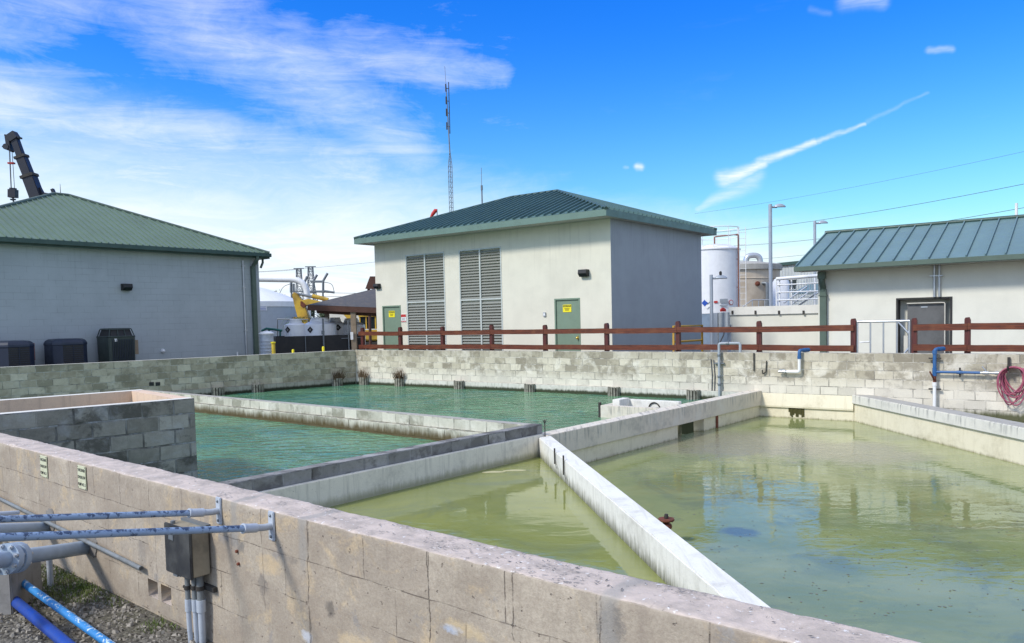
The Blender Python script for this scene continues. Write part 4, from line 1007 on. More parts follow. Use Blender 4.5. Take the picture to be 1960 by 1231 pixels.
# pale crescent scraps lying just under the surface
mb = MB()
for (ax, ay, sx_, sy_) in ((945, 903, .16, .06), (985, 900, .16, .05)):
    c_ = atz(ax, ay, ZS + .004)
    out_ = [c_ + V((math.cos(a) * sx_ * (1 + .2 * math.sin(3 * a)), math.sin(a) * sy_ - .04 * math.cos(a) ** 2, 0)) for a in [2 * PI * k / 24 for k in range(24)]]
    mb.prism([p_[:2] for p_ in out_], ZS - .004, ZS + .004)
o = mb.build('foam_scum', plain('pale scum', (0.50, 0.47, 0.28), .8, dirt=.5)); tag(o, 'pale scum floating in the olive basin near the kerb end', 'scum', kind='stuff')

# ================================================================== near wall fittings
def nw(px, py, off=0.0): return onpl(px, py, Pn + nN * off, dN)
def plate_on_near(px, py, wid, hei, off=0.008): return nw(px, py, off)
for (cx_, cy_, num, lab) in ((84, 893, '1', 'cream pump sign number one on the beige wall, the left one'), (157, 914, '2', 'cream pump sign number two on the beige wall, the right one')):
    c_ = nw(cx_, cy_, .008)
    wdt = 0.142; hgt = 0.170
    g = thing('pump_sign', lab, 'sign', c_, 'pump signs on the near wall')
    mb = MB(); mb.cbox(c_, wdt, .006, hgt, dN[:2]); mb.build('plate', M['sign_cream'], g, bevel=.002)
    for i, l_ in enumerate(('THICKENER', 'OVERFLOW', 'PUMP NO. ' + num)):
        text_mesh(l_, 0.031, c_ + nN * .0042 + UP * (0.052 - i * .052), dN, UP, M['ink'], 'lettering', g, squash=0.80)
    mb = MB()
    for sx_ in (-1, 1):
        for sz_ in (-1, 1): mb.mark(); mb.lathe(c_ + nN * .003 + dN * sx_ * (wdt / 2 - .008) + UP * sz_ * (hgt / 2 - .008), [(.004, 0), (.003, .003)], 8, axis=nN)
    mb.build_each('screw', M['bar_black'], g)
# two pale blue rails of pipe ending in wall flanges
def flange_pipe(px, py, leftpx, leftpy, k, lab):
    e = nw(px, py, .0)
    L_ = aty(leftpx, leftpy, e.y * k)
    d_ = (L_ - e).normalized()
    g = thing('handrail_pipe', lab, 'pipe', e, 'pale blue pipes fixed to the near wall')
    st_ = e + nN * .05
    mb = MB(); mb.tube([st_ + d_ * .09, e + nN * .05 + (L_ - st_) * 1.0], .0168, 18); mb.build('tube', M['peel_blue'], g)
    mb = MB(); mb.tube([st_ + d_ * .05, st_ + d_ * .13], .0235, 18); mb.tube([st_ + d_ * .125, st_ + d_ * .133], .026, 18); mb.tube(path_round([e + nN * .01, st_, st_ + d_ * .07], .03), .018, 14); mb.build('socket', M['pvc_grey'], g)
    mb = MB(); mb.cbox(e + nN * .006, .052, .012, .155, dN[:2]); mb.build('flange', M['pvc_grey'], g, bevel=.004)
    mb = MB()
    for zz in (-.055, .055): mb.mark(); mb.lathe(e + nN * .012 + UP * zz, [(.008, 0), (.008, .006), (.004, .008)], 6, axis=nN)
    mb.build_each('bolt', M['steel_dark'], g)
flange_pipe(421, 977, -60, 996, .80, 'upper pale blue pipe ending in a wall flange, peeling paint')
flange_pipe(522, 1006, -60, 1031, .72, 'lower pale blue pipe crossing in front of the electrical box')
# diagonal conduit
a_, b_ = nw(-60, 925, .035), nw(270, 1088, .035)
mb = MB(); mb.tube([a_, b_], .0155, 16); mb.lathe(b_, [(.0155, 0), (.0165, .002), (.0115, .003), (.011, -.02)], 16, axis=(b_ - a_))
o = mb.build('conduit', M['conduit']); tag(o, 'loose dark grey conduit slanting down the beige wall to an open end', 'conduit', kind='thing')
# bolts left in the wall
for (x_, y_, l_) in ((455, 1055, 'upper rusty bolt stub in the beige wall right of the box'), (458, 1079, 'lower rusty bolt stub in the beige wall right of the box')):
    mb = MB(); mb.lathe(nw(x_, y_), [(.009, -.01), (.009, .012), (.006, .014)], 8, axis=nN); o = mb.build('bolt', M['rust']); tag(o, l_, 'bolt', 'rusty bolts in the near wall', 'thing')
# electrical box
bl, brr = nw(345, 1090, 0), nw(400, 1090, 0)
c0 = nw(372, 1050, 0)
g = thing('electrical_box', 'weathered steel electrical box with a sooty door on the beige wall', 'box', c0)
wb_, db_ = 0.290, 0.105
xl = (nw(322, 1010, .11) - Pn).dot(dN); xl += .0
z1_ = 0.515; z0_ = 0.240
def nwb(s, o_, z): q = Pn + dN * s + nN * o_; return V((q.x, q.y, z))
mb = MB(); mb.obox(nwb(xl, .012, z0_), dN * wb_, nN * db_, UP * (z1_ - z0_)); mb.build('case', M['box_metal'], g, bevel=.004)
mb = MB(); mb.obox(nwb(xl - .006, .012 + db_, z0_ - .008), dN * (wb_ + .012), nN * .016, UP * (z1_ - z0_ + .016)); mb.build('door', M['box_face'], g, bevel=.004)
mb = MB(); mb.obox(nwb(xl + .05, .012 + db_ + .017, z0_ + (z1_ - z0_) * .70), dN * .055, nN * .002, UP * .03); pl_ = mb.build('label_plate', M['steel_dark'], g)
mb = MB(); mb.obox(nwb(xl + .10, .05, z0_ - .02), dN * .04, nN * .07, UP * .022); mb.tube([nwb(xl + .04, .10, z1_), nwb(xl + .04, .10, z1_ + .018)], .014, 12); mb.obox(nwb(xl - .004, .0, z1_ - .005), dN * (wb_ + .008), nN * .03, UP * .02); mb.obox(nwb(xl + .07, .012 + db_ - .02, z0_ - .022), dN * .05, nN * .03, UP * .016); mb.build('latch', M['steel_dark'], g)
# conduits under the box
rc_ = random.Random(2)
for i, (s_, o_, r_, lab) in enumerate(((xl + .160, .088, .0150, 'thin grey conduit under the electrical box, the left of three'), (xl + .195, .066, .0145, 'thin grey conduit under the electrical box, between its two neighbours'), (xl + .232, .048, .0205, 'thickest grey conduit under the electrical box, nearest the wall'))):
    gg = thing('conduit', lab, 'conduit', nwb(s_, o_, z0_), 'conduits under the electrical box')
    zj = z0_ - .165
    mb = MB(); mb.tube([nwb(s_, o_, zj - .02), nwb(s_, o_, z0_ + .005)], r_, 16); mb.build('tube', M['conduit'], gg)
    mb = MB(); mb.tube([nwb(s_, o_, zj - .06), nwb(s_, o_, zj + .01)], r_ * 1.28, 16); mb.build('coupling', M['pvc_grey'], gg)
    mb = MB(); mb.tube(path_round([nwb(s_, o_, zj - .05), nwb(s_, o_, zj - .14), nwb(s_ - .01 - .012 * i, o_ - .02, zj - .45)], .08), r_ * .95, 16); mb.build('lower_tube', M['pvc_grey'], gg)
mb = MB(); zs_ = z0_ - .085
mb.obox(nwb(xl + .14, .001, zs_ - .014), dN * .20, nN * .026, UP * .028)
for s_, o_, r_ in ((xl + .160, .088, .020), (xl + .195, .066, .0195), (xl + .232, .048, .0255)): mb.tube([nwb(s_, o_, zs_ - .012), nwb(s_, o_, zs_ + .012)], r_, 14)
mb.tube([nwb(xl + .125, .095, zs_), nwb(xl + .24, .03, zs_)], .009, 8)
o = mb.build('strap_bracket', M['bar_black']); tag(o, 'black strap bracket clamping the three conduits to the wall', 'bracket', kind='thing')
# big pipes through the wall
def big_pipe(wx, wy, lx, ly, k, r0, lab, flange):
    e = nw(wx, wy, -.06); L_ = aty(lx, ly, e.y * k); g = thing('water_pipe', lab, 'pipe', e, 'blue grey pipes through the near wall')
    d_ = (L_ - e).normalized()
    mb = MB(); mb.tube([e, L_ if not flange else L_ - d_ * .02], r0, 28); mb.build('tube', M['big_pipe'], g)
    if flange:
        mb = MB(); mb.tube([L_ - d_ * .04, L_ + d_ * .005], r0 * 1.95, 32); mb.build('flange', M['big_pipe'], g, bevel=0)
        mb = MB(); mb.tube([L_ + d_ * .03, L_ + d_ * .075], r0 * 1.95, 32); mb.tube([L_ + d_ * .0, L_ + d_ * .6], r0 * 1.05, 24); mb.build('valve_flange', M['big_pipe'], g)
        mb = MB(); a = d_.cross(UP).normalized(); b = d_.cross(a)
        for q in range(8):
            o_ = (a * math.cos(2 * PI * q / 8 + .3) + b * math.sin(2 * PI * q / 8 + .3)) * r0 * 1.62
            mb.mark(); mb.tube([L_ + o_ - d_ * .065, L_ + o_ + d_ * .10], .0085, 8); mb.tube([L_ + o_ - d_ * .055, L_ + o_ - d_ * .04], .015, 6); mb.tube([L_ + o_ + d_ * .077, L_ + o_ + d_ * .092], .015, 6)
        mb.build_each('bolt', M['alu'], g)
    return e, L_, d_
bp = big_pipe(178, 1046, 26, 1068, .86, .050, 'large blue grey pipe with a bolted flange entering the beige wall', True)
bp2 = big_pipe(104, 1010, -80, 1017, .86, .046, 'large blue grey pipe without a flange, entering the wall left of the flanged one', False)
# dark mortar patches where the pipes enter
for (x_, y_, w_, h_, l_) in ((176, 1040, .10, .19, 'dark mortar patch round the nearer large pipe'), (98, 994, .10, .17, 'dark mortar patch round the farther large pipe')):
    c_ = nw(x_, y_, .0); mb = MB(); rr = random.Random(int(x_)); n_ = 28
    ring = []
    for k in range(n_):
        a = 2 * PI * k / n_; q = 1 + rr.uniform(-.12, .12); ring.append(c_ + dN * math.cos(a) * w_ * q + UP * math.sin(a) * h_ * .55 * q)
    fr_ = [r_ + nN * .007 + (c_ - r_) * .06 for r_ in ring]
    mb.quad(fr_)
    for k in range(n_): mb.quad([ring[k] - nN * .01, ring[(k + 1) % n_] - nN * .01, fr_[(k + 1) % n_], fr_[k]])
    o = mb.build('mortar_patch', plain('dark mortar', (0.24, 0.22, 0.20), .9, dirt=.6, scale=8), near_wall)
a_, b_ = aty(-30, 985, bp[0].y * .90), aty(36, 981, bp[0].y * .93)
mb = MB(); mb.tube([a_, b_], .014, 14); o = mb.build('capped_pipe', M['pvc_grey']); tag(o, 'short thin light grey pipe end above the large blue grey pipes', 'pipe', kind='thing')
q = aty(96, 1100, bp[0].y * .97)
mb = MB(); mb.tube([V3(q, GN - .05), V3(q, aty(96, 1068, bp[0].y * .97).z)], .020, 16); o = mb.build('pipe_stub', M['pvc_grey']); tag(o, 'short upright grey pipe stub standing in the mossy gravel', 'pipe', kind='thing')
# concrete pier under the flange
q = atz(24, 1176, GN)
zt2 = bp[1].z - .095
mb = MB(); r0_ = V3(q, 0); u_, v_ = V((-1, -.12, 0)).normalized(), V((-.12, 1, 0)).normalized()
mb.prism([r0_[:2], (r0_ + u_ * .6)[:2], (r0_ + u_ * .6 + v_ * .42)[:2], (r0_ + v_ * .42)[:2]], GN - .1, zt2)
o = mb.build('concrete_pier', concrete('grey pier concrete', (0.33, 0.31, 0.29), dark_amt=.7), bevel=.008); tag(o, 'grey concrete pier under the bolted pipe flange', 'pier', kind='thing')
# blue pipes on the ground
g = thing('water_pipe', 'bright light blue pipe with flaking paint lying on the gravel', 'pipe', atz(120, 1180, .06), 'blue pipes on the gravel')
p1, p2 = atz(28, 1104, GN + .16), atz(250, 1262, GN + .05)
mb = MB(); mb.tube([p1, p2], .0235, 18); mb.build('tube', M['peel_bright'], g)
mb = MB(); mb.tube([p1 - (p2 - p1).normalized() * .03, p1 + (p2 - p1).normalized() * .06], .029, 16); mb.build('socket', M['peel_bright'], g)
mb = MB(); p1, p2 = atz(10, 1135, GN + .07), atz(190, 1285, GN + .05); mb.tube([p1, p2], .033, 20)
o = mb.build('water_pipe', M['deep_blue']); tag(o, 'thick deep blue pipe lying on the gravel nearest the corner', 'pipe', 'blue pipes on the gravel', 'thing')
# loose stones and grass
mb = MB(); rr = random.Random(11)
def pebble(c, s, rr):
    """a faceted flattish stone"""
    a0 = rr.uniform(0, 6.28); n_ = 6; ax_ = rr.uniform(.6, 1.0); tl = rr.uniform(-.35, .35); lo = []; hi = []
    for k in range(n_):
        a = a0 + 2 * PI * k / n_ + rr.uniform(-.25, .25); q = rr.uniform(.8, 1.1)
        x_, y_ = math.cos(a) * s * q, math.sin(a) * s * q * ax_
        lo.append(c + V((x_, y_, -s * .35 + x_ * tl))); hi.append(c + V((x_ * .62, y_ * .62, s * rr.uniform(.28, .5) + x_ * tl)))
    for k in range(n_):
        mb.quad([lo[k], lo[(k + 1) % n_], hi[(k + 1) % n_], hi[k]])
    mb.quad(hi)
cnt = 0
while cnt < 9500:
    x_ = rr.uniform(-6.2, -.9); y_ = rr.uniform(2.0, 8.4)
    s_ = (V((x_, y_, 0)) - Pn).dot(nN)
    if s_ < 0.03 or s_ > 2.6: continue
    gp = math.hypot(x_ + 3.0, y_ - 5.0) ; 
    if h1(x_ * 1.2, y_ * 1.2, 3) < -.12 and rr.random() < .75: continue
    pebble(V((x_, y_, GN + rr.uniform(-.002, .008))), rr.choice((.008, .012, .012, .016, .022)) * rr.uniform(.8, 1.25) * (1.5 if rr.random() < .03 else 1), rr); cnt += 1
o = mb.build('gravel', M['pebble']); tag(o, 'loose grey and white gravel at the foot of the beige wall', 'gravel', kind='stuff')
mb = MB(); cnt = 0
cen = [(atz(150, 1110, GN), .34, 1500), (atz(60, 1108, GN), .30, 1100), (atz(190, 1132, GN), .22, 700), (atz(250, 1150, GN), .12, 160), (atz(310, 1200, GN), .10, 130), (atz(120, 1140, GN), .25, 300)]
for (c_, R_, N_) in cen:
    for k in range(N_):
        a = rr.uniform(0, 6.28); q = R_ * math.sqrt(rr.random()); b = c_ + V((math.cos(a) * q * 1.5, math.sin(a) * q * 1.1, 0))
        if (b - Pn).dot(nN) < .02: continue
        hgt = rr.uniform(.012, .045); l_ = V((rr.uniform(-.03, .03), rr.uniform(-.03, .03), 0)); s_ = V((rr.uniform(-1, 1), rr.uniform(-1, 1), 0)).normalized() * .0025
        md = b + l_ * .4 + UP * hgt * .6; mb.quad([b - s_, b + s_, md + s_ * .8, md - s_ * .8]); mb.quad([md - s_ * .8, md + s_ * .8, b + l_ + UP * hgt])
o = mb.build('grass', M['grass']); tag(o, 'low mossy grass patches in the gravel under the large pipes', 'grass', kind='stuff')

mb = MB(); rr = random.Random(21)
for k in range(170):
    s_ = rr.gauss(1.75, .55) if rr.random() < .7 else rr.uniform(-1.5, 3.0)
    if not -2 < s_ < 3.2: continue
    q = nwpt(s_, rr.uniform(.05, .215), ZT + .004); L_ = rr.uniform(.004, .011); a = rr.uniform(0, 6.28); u_ = V((math.cos(a), math.sin(a), rr.uniform(-.15, .25))) * L_; v_ = V((-math.sin(a), math.cos(a), rr.uniform(-.2, .2))) * L_ * rr.uniform(.22, .45)
    mb.quad([q - u_, q + v_, q + u_, q - v_])
lf = mb.build('leaf_litter', M['litter']); tag(lf, 'dry leaf crumbs scattered on top of the beige block wall', 'leaf litter', kind='stuff')
mb = MB()
for k in range(260):
    c_ = atz(rr.uniform(1230, 1960), rr.uniform(960, 1180), ZLW + .003)
    L_ = rr.uniform(.006, .022); a = rr.uniform(0, 6.28); u_ = V((math.cos(a), math.sin(a), 0)) * L_; v_ = V((-math.sin(a), math.cos(a), 0)) * L_ * .5
    if (V3(c_, 0) - dg0).dot(nD) > .4: mb.quad([c_ - u_, c_ + v_, c_ + u_, c_ - v_])
lf = mb.build('floating_debris', M['litter']); tag(lf, 'small dark debris floating on the yellow basin', 'debris', kind='stuff')
# ================================================================== buildings
d1 = U((-0.79564, 0.60577)); d2 = U((0.60577, 0.79564))
def facade(mb, o, du, nout, L_, H_, ops, rec=0.12, mi=0, z0=0.0):
    """wall face from o along du with recessed openings (u0,u1,z0,z1); nout points outwards"""
    us = sorted({0.0, L_} | {q for op in ops for q in op[:2]}); zs_ = sorted({z0, H_} | {q for op in ops for q in op[2:4]})
    def P_(u, z, dd=0.0): return V3(o + du * u - nout * dd, z)
    flip = du.cross(UP).dot(nout) < 0
    def q4(a, b, c, d_, m_=mi): mb.quad([a, b, c, d_] if not flip else [d_, c, b, a], m_)
    for i in range(len(us) - 1):
        for j in range(len(zs_) - 1):
            um, zm = (us[i] + us[i + 1]) / 2, (zs_[j] + zs_[j + 1]) / 2
            if any(op[0] < um < op[1] and op[2] < zm < op[3] for op in ops): continue
            q4(P_(us[i], zs_[j]), P_(us[i + 1], zs_[j]), P_(us[i + 1], zs_[j + 1]), P_(us[i], zs_[j + 1]))
    for (a, b, c, d_) in [op[:4] for op in ops]:
        q4(P_(a, c), P_(a, c, rec), P_(a, d_, rec), P_(a, d_)) if False else None
        ring = [(a, c), (b, c), (b, d_), (a, d_)]
        for k in range(4):
            (ua, za), (ub, zb) = ring[k], ring[(k + 1) % 4]
            q4(P_(ua, za, rec), P_(ub, zb, rec), P_(ub, zb), P_(ua, za))
        q4(P_(a, c, rec), P_(b, c, rec), P_(b, d_, rec), P_(a, d_, rec))
def hip_roof(O, du, dv, LU, LV, ze, rise, ins, mroof, mtrim, parent, sp=0.4, rib=(0.035, 0.045), th=0.20, mfascia=None, msoffit=None, ins2=None):
    """hipped standing seam roof over rectangle O + du*LU + dv*LV"""
    half = LV / 2; ins2 = ins2 or ins
    def S(u, v):   # surface point
        f = min(u / ins, (LU - u) / ins2, v / half, (LV - v) / half, 1.0)
        return V3(O + du * u + dv * v, ze + rise * max(f, 0))
    c = [S(0, 0), S(LU, 0), S(LU, LV), S(0, LV)]; r0, r1 = S(ins, half), S(LU - ins2, half)
    mb = MB()
    def face(pts):
        n_ = (pts[1] - pts[0]).cross(pts[2] - pts[0]); mb.quad(pts if n_.z > 0 else pts[::-1])
    face([c[0], c[1], r1, r0]); face([c[2], c[3], r0, r1]); face([c[1], c[2], r1]); face([c[3], c[0], r0])
    def ribline(a, b, du_):
        sl = (b - a); L_ = sl.length
        if L_ < 0.1: return
        sl.normalize(); n_ = sl.cross(du_).normalized()
        if n_.z < 0: n_ = -n_
        mb.obox(a - du_ * rib[0] / 2 - n_ * 0.002, du_ * rib[0], sl * L_, n_ * rib[1])
    k = sp / 2
    while k < LU:
        f = min(k / ins, (LU - k) / ins2, 1.0)
        ribline(S(k, 0.0), S(k, f * half * .998), du); ribline(S(k, LV), S(k, LV - f * half * .998), du); k += sp
    k = sp / 2
    while k < LV:
        f = min(k / half, (LV - k) / half, 1.0)
        ribline(S(0.0, k), S(f * ins * .998, k), dv); ribline(S(LU, k), S(LU - f * ins2 * .998, k), dv); k += sp
    mb.build('roof', mroof, parent)
    mb = MB()
    for a, b in ((c[0], r0), (c[3], r0), (c[1], r1), (c[2], r1), (r0, r1)):
        if (b - a).length > .05: mb.tube([a + UP * .015, b + UP * .015], 0.055, 8)
    mb.build('ridge_cap', mtrim, parent)
    mb = MB(); e = 0.03; lo, hi = ze - th, ze - 0.004
    P2 = lambda u, v: O + du * u + dv * v
    for (a, b, c_, d_) in (((0, 0), (LU, 0), (LU, e), (0, e)), ((0, LV - e), (LU, LV - e), (LU, LV), (0, LV)), ((0, e), (e, e), (e, LV - e), (0, LV - e)), ((LU - e, e), (LU, e), (LU, LV - e), (LU - e, LV - e))):
        mb.prism([P2(*q)[:2] for q in (a, b, c_, d_)], lo, hi)
    mb.build('fascia', mfascia or mtrim, parent)
    mb = MB(); mb.prism([P2(*q)[:2] for q in ((e, e), (LU - e, e), (LU - e, LV - e), (e, LV - e))], lo + .012, lo + .03); mb.build('soffit', msoffit or M['soffit'], parent)
def wall_light(c, d, n_, s=1.0, parent=None, sq=True):
    """boxy wall pack: housing on a back plate with a sloped lens"""
    g = MB(); w_, h_, e_ = .30 * s, .22 * s, .20 * s
    o = c - d * w_ / 2 - UP * h_ / 2
    prof = [(0, 0), (e_ * .55, 0), (e_, h_ * .45), (e_ * .9, h_), (0, h_)]
    L0 = [o + n_ * a + UP * b for a, b in prof]; L1 = [q + d * w_ for q in L0]
    g.quad(L0[::-1]); g.quad(L1)
    for k in range(5): g.quad([L0[k], L0[(k + 1) % 5], L1[(k + 1) % 5], L1[k]])
    lt = g.build('wall_light', M['black'], parent)
    g = MB(); a = L0[1] + n_ * .006 + d * .02 * s - UP * .002; g.quad([a, a + d * (w_ - .04 * s), L1[2] - d * .02 * s + n_ * .008, L0[2] + d * .02 * s + n_ * .008]); g.build('lens', M['glass_dark'], lt)
    return lt

# ---------- middle building with louvres
K = V((3.092, 24.06, 0)); LW, SW = 10.42, 6.7
bld = thing('utility_building', 'cream building with teal hipped roof, tall louvres and two sage doors behind the fence', 'building', K)
z0d = 0.12
opsC = [(1.14, 2.11, z0d, 2.30), (4.24, 6.13, 0.10, 4.14), (6.82, 8.76, 0.10, 4.14), (9.09, 10.08, z0d, 2.30)]
mb = MB(); facade(mb, K, d1, -d2, LW, 4.67, opsC, rec=0.09, z0=-.1)
Lc = K + d1 * LW
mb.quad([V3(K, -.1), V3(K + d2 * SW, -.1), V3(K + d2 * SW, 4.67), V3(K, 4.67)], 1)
mb.quad([V3(Lc + d2 * SW, -.1), V3(Lc, -.1), V3(Lc, 4.67), V3(Lc + d2 * SW, 4.67)], 0)
mb.quad([V3(K + d2 * SW, -.1), V3(Lc + d2 * SW, -.1), V3(Lc + d2 * SW, 4.67), V3(K + d2 * SW, 4.67)], 0)
mb.build('wall', [M['stucco_cream'], M['stucco_side_shade']], bld)
hip_roof(K - d1 * .3 - d2 * .75, d1, d2, LW + .6, SW + 1.5, 4.86, 1.5, 4.45, M['roof_teal'], M['trim_dark'], bld, sp=0.30, rib=(.04, .07), mfascia=M['trim_sage'])
# drip strip in dark green above sage fascia
for (u0_, u1_) in ((4.24, 6.13), (6.82, 8.76)):
    fr_ = MB(); o = K - d2 * .0
    def FP(u, z, dd): return V3(K + d1 * u + d2 * dd, z)
    t_ = .045
    zt4 = 4.14
    for (a, b, za, zb) in ((u0_, u0_ + t_, .10, zt4), (u1_ - t_, u1_, .10, zt4), ((u0_ + u1_) / 2 - .03, (u0_ + u1_) / 2 + .03, .145, zt4 - t_)):
        fr_.obox(FP(a, za, -.012), d1 * (b - a), d2 * .06, UP * (zb - za))
    for (za, zb) in ((.10, .145), (zt4 - t_, zt4)): fr_.obox(FP(u0_ + t_, za, -.012), d1 * (u1_ - u0_ - 2 * t_), d2 * .06, UP * (zb - za))
    for (ua, ub) in ((u0_ + t_, (u0_ + u1_) / 2 - .03), ((u0_ + u1_) / 2 + .03, u1_ - t_)): fr_.obox(FP(ua, 2.36, -.010), d1 * (ub - ua), d2 * .055, UP * .05)
    lv = fr_.build('louvre', M['louver_frame'], bld)
    bl_ = MB()
    z_ = .16
    while z_ < zt4 - .10:
        if not (2.29 < z_ < 2.40):
            for (ua, ub) in ((u0_ + t_, (u0_ + u1_) / 2 - .03), ((u0_ + u1_) / 2 + .03, u1_ - t_)):
                a = FP(ua, z_, .0); bl_.obox(a, d1 * (ub - ua), d2 * .052 + UP * .062, UP * .010 - d2 * .004)
        z_ += .098
    bl_.build('slats', M['louver'], lv)
def sage_door(u0_, u1_, parent, hinge_right=True):
    mb = MB(); fr = .05
    for (a, b, za, zb) in ((u0_, u0_ + fr, z0d, 2.30), (u1_ - fr, u1_, z0d, 2.30), (u0_ + fr, u1_ - fr, 2.25, 2.30)):
        mb.obox(V3(K + d1 * a - d2 * .012, za), d1 * (b - a), d2 * .09, UP * (zb - za))
    dr = mb.build('door', M['door_green'], parent)
    mb = MB(); mb.obox(V3(K + d1 * (u0_ + fr) + d2 * .03, z0d + .01), d1 * (u1_ - u0_ - 2 * fr), d2 * .04, UP * (2.245 - z0d)); mb.build('leaf', M['door_green'], dr, bevel=.003)
    uc = (u0_ + u1_) / 2 + .02
    mb = MB(); mb.obox(V3(K + d1 * (uc - .16) + d2 * .020, 1.86), d1 * .32, d2 * .008, UP * .24); sg = mb.build('warning_sign', M['yellow_sign'], dr)
    mb = MB(); mb.obox(V3(K + d1 * (uc - .145) + d2 * .016, 2.025), d1 * .29, d2 * .003, UP * .06)
    for i in range(3): mb.obox(V3(K + d1 * (uc - .10 + .015 * i) + d2 * .016, 1.975 - i * .032), d1 * (.20 - .03 * i), d2 * .003, UP * .012)
    mb.build('marking', M['ink'], dr)
    text_mesh('CAUTION', .062, V3(K + d1 * uc + d2 * .0145, 2.055), -d1, UP, M['yellow_sign'], 'lettering', dr, squash=.95)
    hx = u0_ + fr + .07
    mb = MB(); mb.obox(V3(K + d1 * (hx - .025) - d2 * .0 + d2 * .02, .98), d1 * .05, d2 * .01, UP * .12); mb.lathe(V3(K + d1 * hx + d2 * .02, 1.03), [(.012, 0), (.012, .04), (.030, .05), (.032, .075), (.01, .085)], 12, axis=-d2); mb.build('handle', M['brass'], dr)
sage_door(1.14, 2.11, bld); sage_door(9.09, 10.08, bld)
wall_light(onpl(1120, 523, K, d1), d1, -d2, 1.0, bld)
wall_light(V3(Lc + d1 * .0 - d2 * .0 + -d1 * .16, onpl(724, 548, K, d1).z), d1, -d2, .85, bld)
mb = MB(); c_ = onpl(773, 609, K, d1); mb.cbox(c_ - d2 * .012, .26, .012, .30, d1[:2]); s_ = mb.build('notice_sign', M['white'], bld)
mb = MB(); mb.cbox(c_ - d2 * .020 + UP * .09, .25, .004, .10, d1[:2]); mb.cbox(c_ - d2 * .020 - UP * .12, .25, .004, .03, d1[:2]); mb.build('red_band', M['red'], s_)
mb = MB(); [mb.cbox(c_ - d2 * .020 - UP * (.0 + .035 * i), .18, .004, .010, d1[:2]) for i in range(3)]; mb.build('marking', M['ink'], s_)
mb = MB(); c_ = onpl(1043, 602, K, d1); mb.cbox(c_ - d2 * .02, .10, .04, .14, d1[:2]); sw = mb.build('switch_box', M['grey_paint'], bld, bevel=.005)
mb = MB(); mb.cbox(c_ - d2 * .042, .06, .006, .07, d1[:2]); mb.build('cover', M['white'], sw)

# ---------- left building
KL = V3(aty(497, 560, 30.0), 0)
lb = thing('utility_building', 'grey painted block building with a sage green hipped roof and three cooling units', 'building', KL)
LL, LD = 10.9, 7.6
mb = MB(); A_ = KL; B_ = KL - d2 * LL
mb.quad([V3(B_, -.1), V3(A_, -.1), V3(A_, 4.22), V3(B_, 4.22)]); mb.quad([V3(A_, -.1), V3(A_ + d1 * LD, -.1), V3(A_ + d1 * LD, 4.22), V3(A_, 4.22)])
mb.quad([V3(A_ + d1 * LD, -.1), V3(B_ + d1 * LD, -.1), V3(B_ + d1 * LD, 4.22), V3(A_ + d1 * LD, 4.22)]); mb.quad([V3(B_ + d1 * LD, -.1), V3(B_, -.1), V3(B_, 4.22), V3(B_ + d1 * LD, 4.22)])
mb.build('wall', M['stucco_grey'], lb)
O_ = B_ - d2 * .15 - d1 * .3
hip_roof(O_, d2, d1, LL + .45, LD + .6, 4.40, 2.05, LL + .45 - 5.9, M['roof_green'], M['trim_green'], lb, sp=0.225, rib=(.026, .035), th=.21, mfascia=M['trim_dark'], ins2=5.4)
# gutter along the visible eave
mb = MB(); a = O_ - d1 * .13; mb.prism([a[:2], (a + d2 * (LL + .45))[:2], (a + d2 * (LL + .45) + d1 * .128)[:2], (a + d1 * .128)[:2]], 4.25, 4.385); mb.build('gutter', M['trim_dark'], lb, bevel=.01)
dsx = KL - d2 * .30
mb = MB(); zt5 = 4.2
mb.tube(path_round([V3(dsx - d1 * .36, 4.28), V3(dsx - d1 * .36, 4.12), V3(dsx - d1 * .10, 3.92), V3(dsx - d1 * .10, 3.8)], .08), .07, 4)
mb.cbox(V3(dsx - d1 * .07, 1.95), .17, .10, 3.9, d2[:2])
for zz in (1.4, 2.8): mb.cbox(V3(dsx - d1 * .06, zz), .18, .10, .03, d2[:2])
mb.build('downspout', M['trim_green'], lb)
dsy = onpl(466, 560, KL, d2)
mb = MB(); mb.tube([V3(dsy - d1 * .04, 4.1), V3(dsy - d1 * .04, 0)], .035, 10)
for zz in (3.9, 3.1, 1.5): mb.cbox(V3(dsy - d1 * .04, zz), .13, .10, .04, d2[:2])
mb.build('wall_pipe', M['alu'], lb)
mb = MB(); mb.tube([V3(KL + d2 * .12 - d1 * .1, 4.25), V3(KL + d2 * .12 - d1 * .1, 4.05), V3(KL - d1 * .1 + d2 * .02, 3.85)], .045, 10); mb.build('elbow', M['trim_green'], lb)
wall_light(onpl(240, 550, KL, d2), d2, -d1, 1.0, lb)
mb = MB(); c_ = onpl(311, 672, KL, d2); mb.lathe(c_, [(.07, 0), (.07, .05), (.05, .10), (.02, .12)], 14, axis=-d1); mb.build('vent_cap', M['white'], lb)
mb = MB(); c_ = onpl(452, 676, KL, d2); mb.tube([V3(c_ - d1 * .08, 0), V3(c_ - d1 * .08, c_.z + .05)], .03, 10); mb.build('pipe_stub', M['white'], lb)
# thin aerial behind the left roof
c_ = aty(115, 352, 38.0); mb = MB(); mb.tube([V3(c_, 6.0), V3(c_, c_.z - .35), c_], [.022, .018, .008], 6); o = mb.build('roof_aerial', M['wire']); tag(o, 'very thin whip aerial above the peak of the sage green roof', 'aerial', kind='thing')

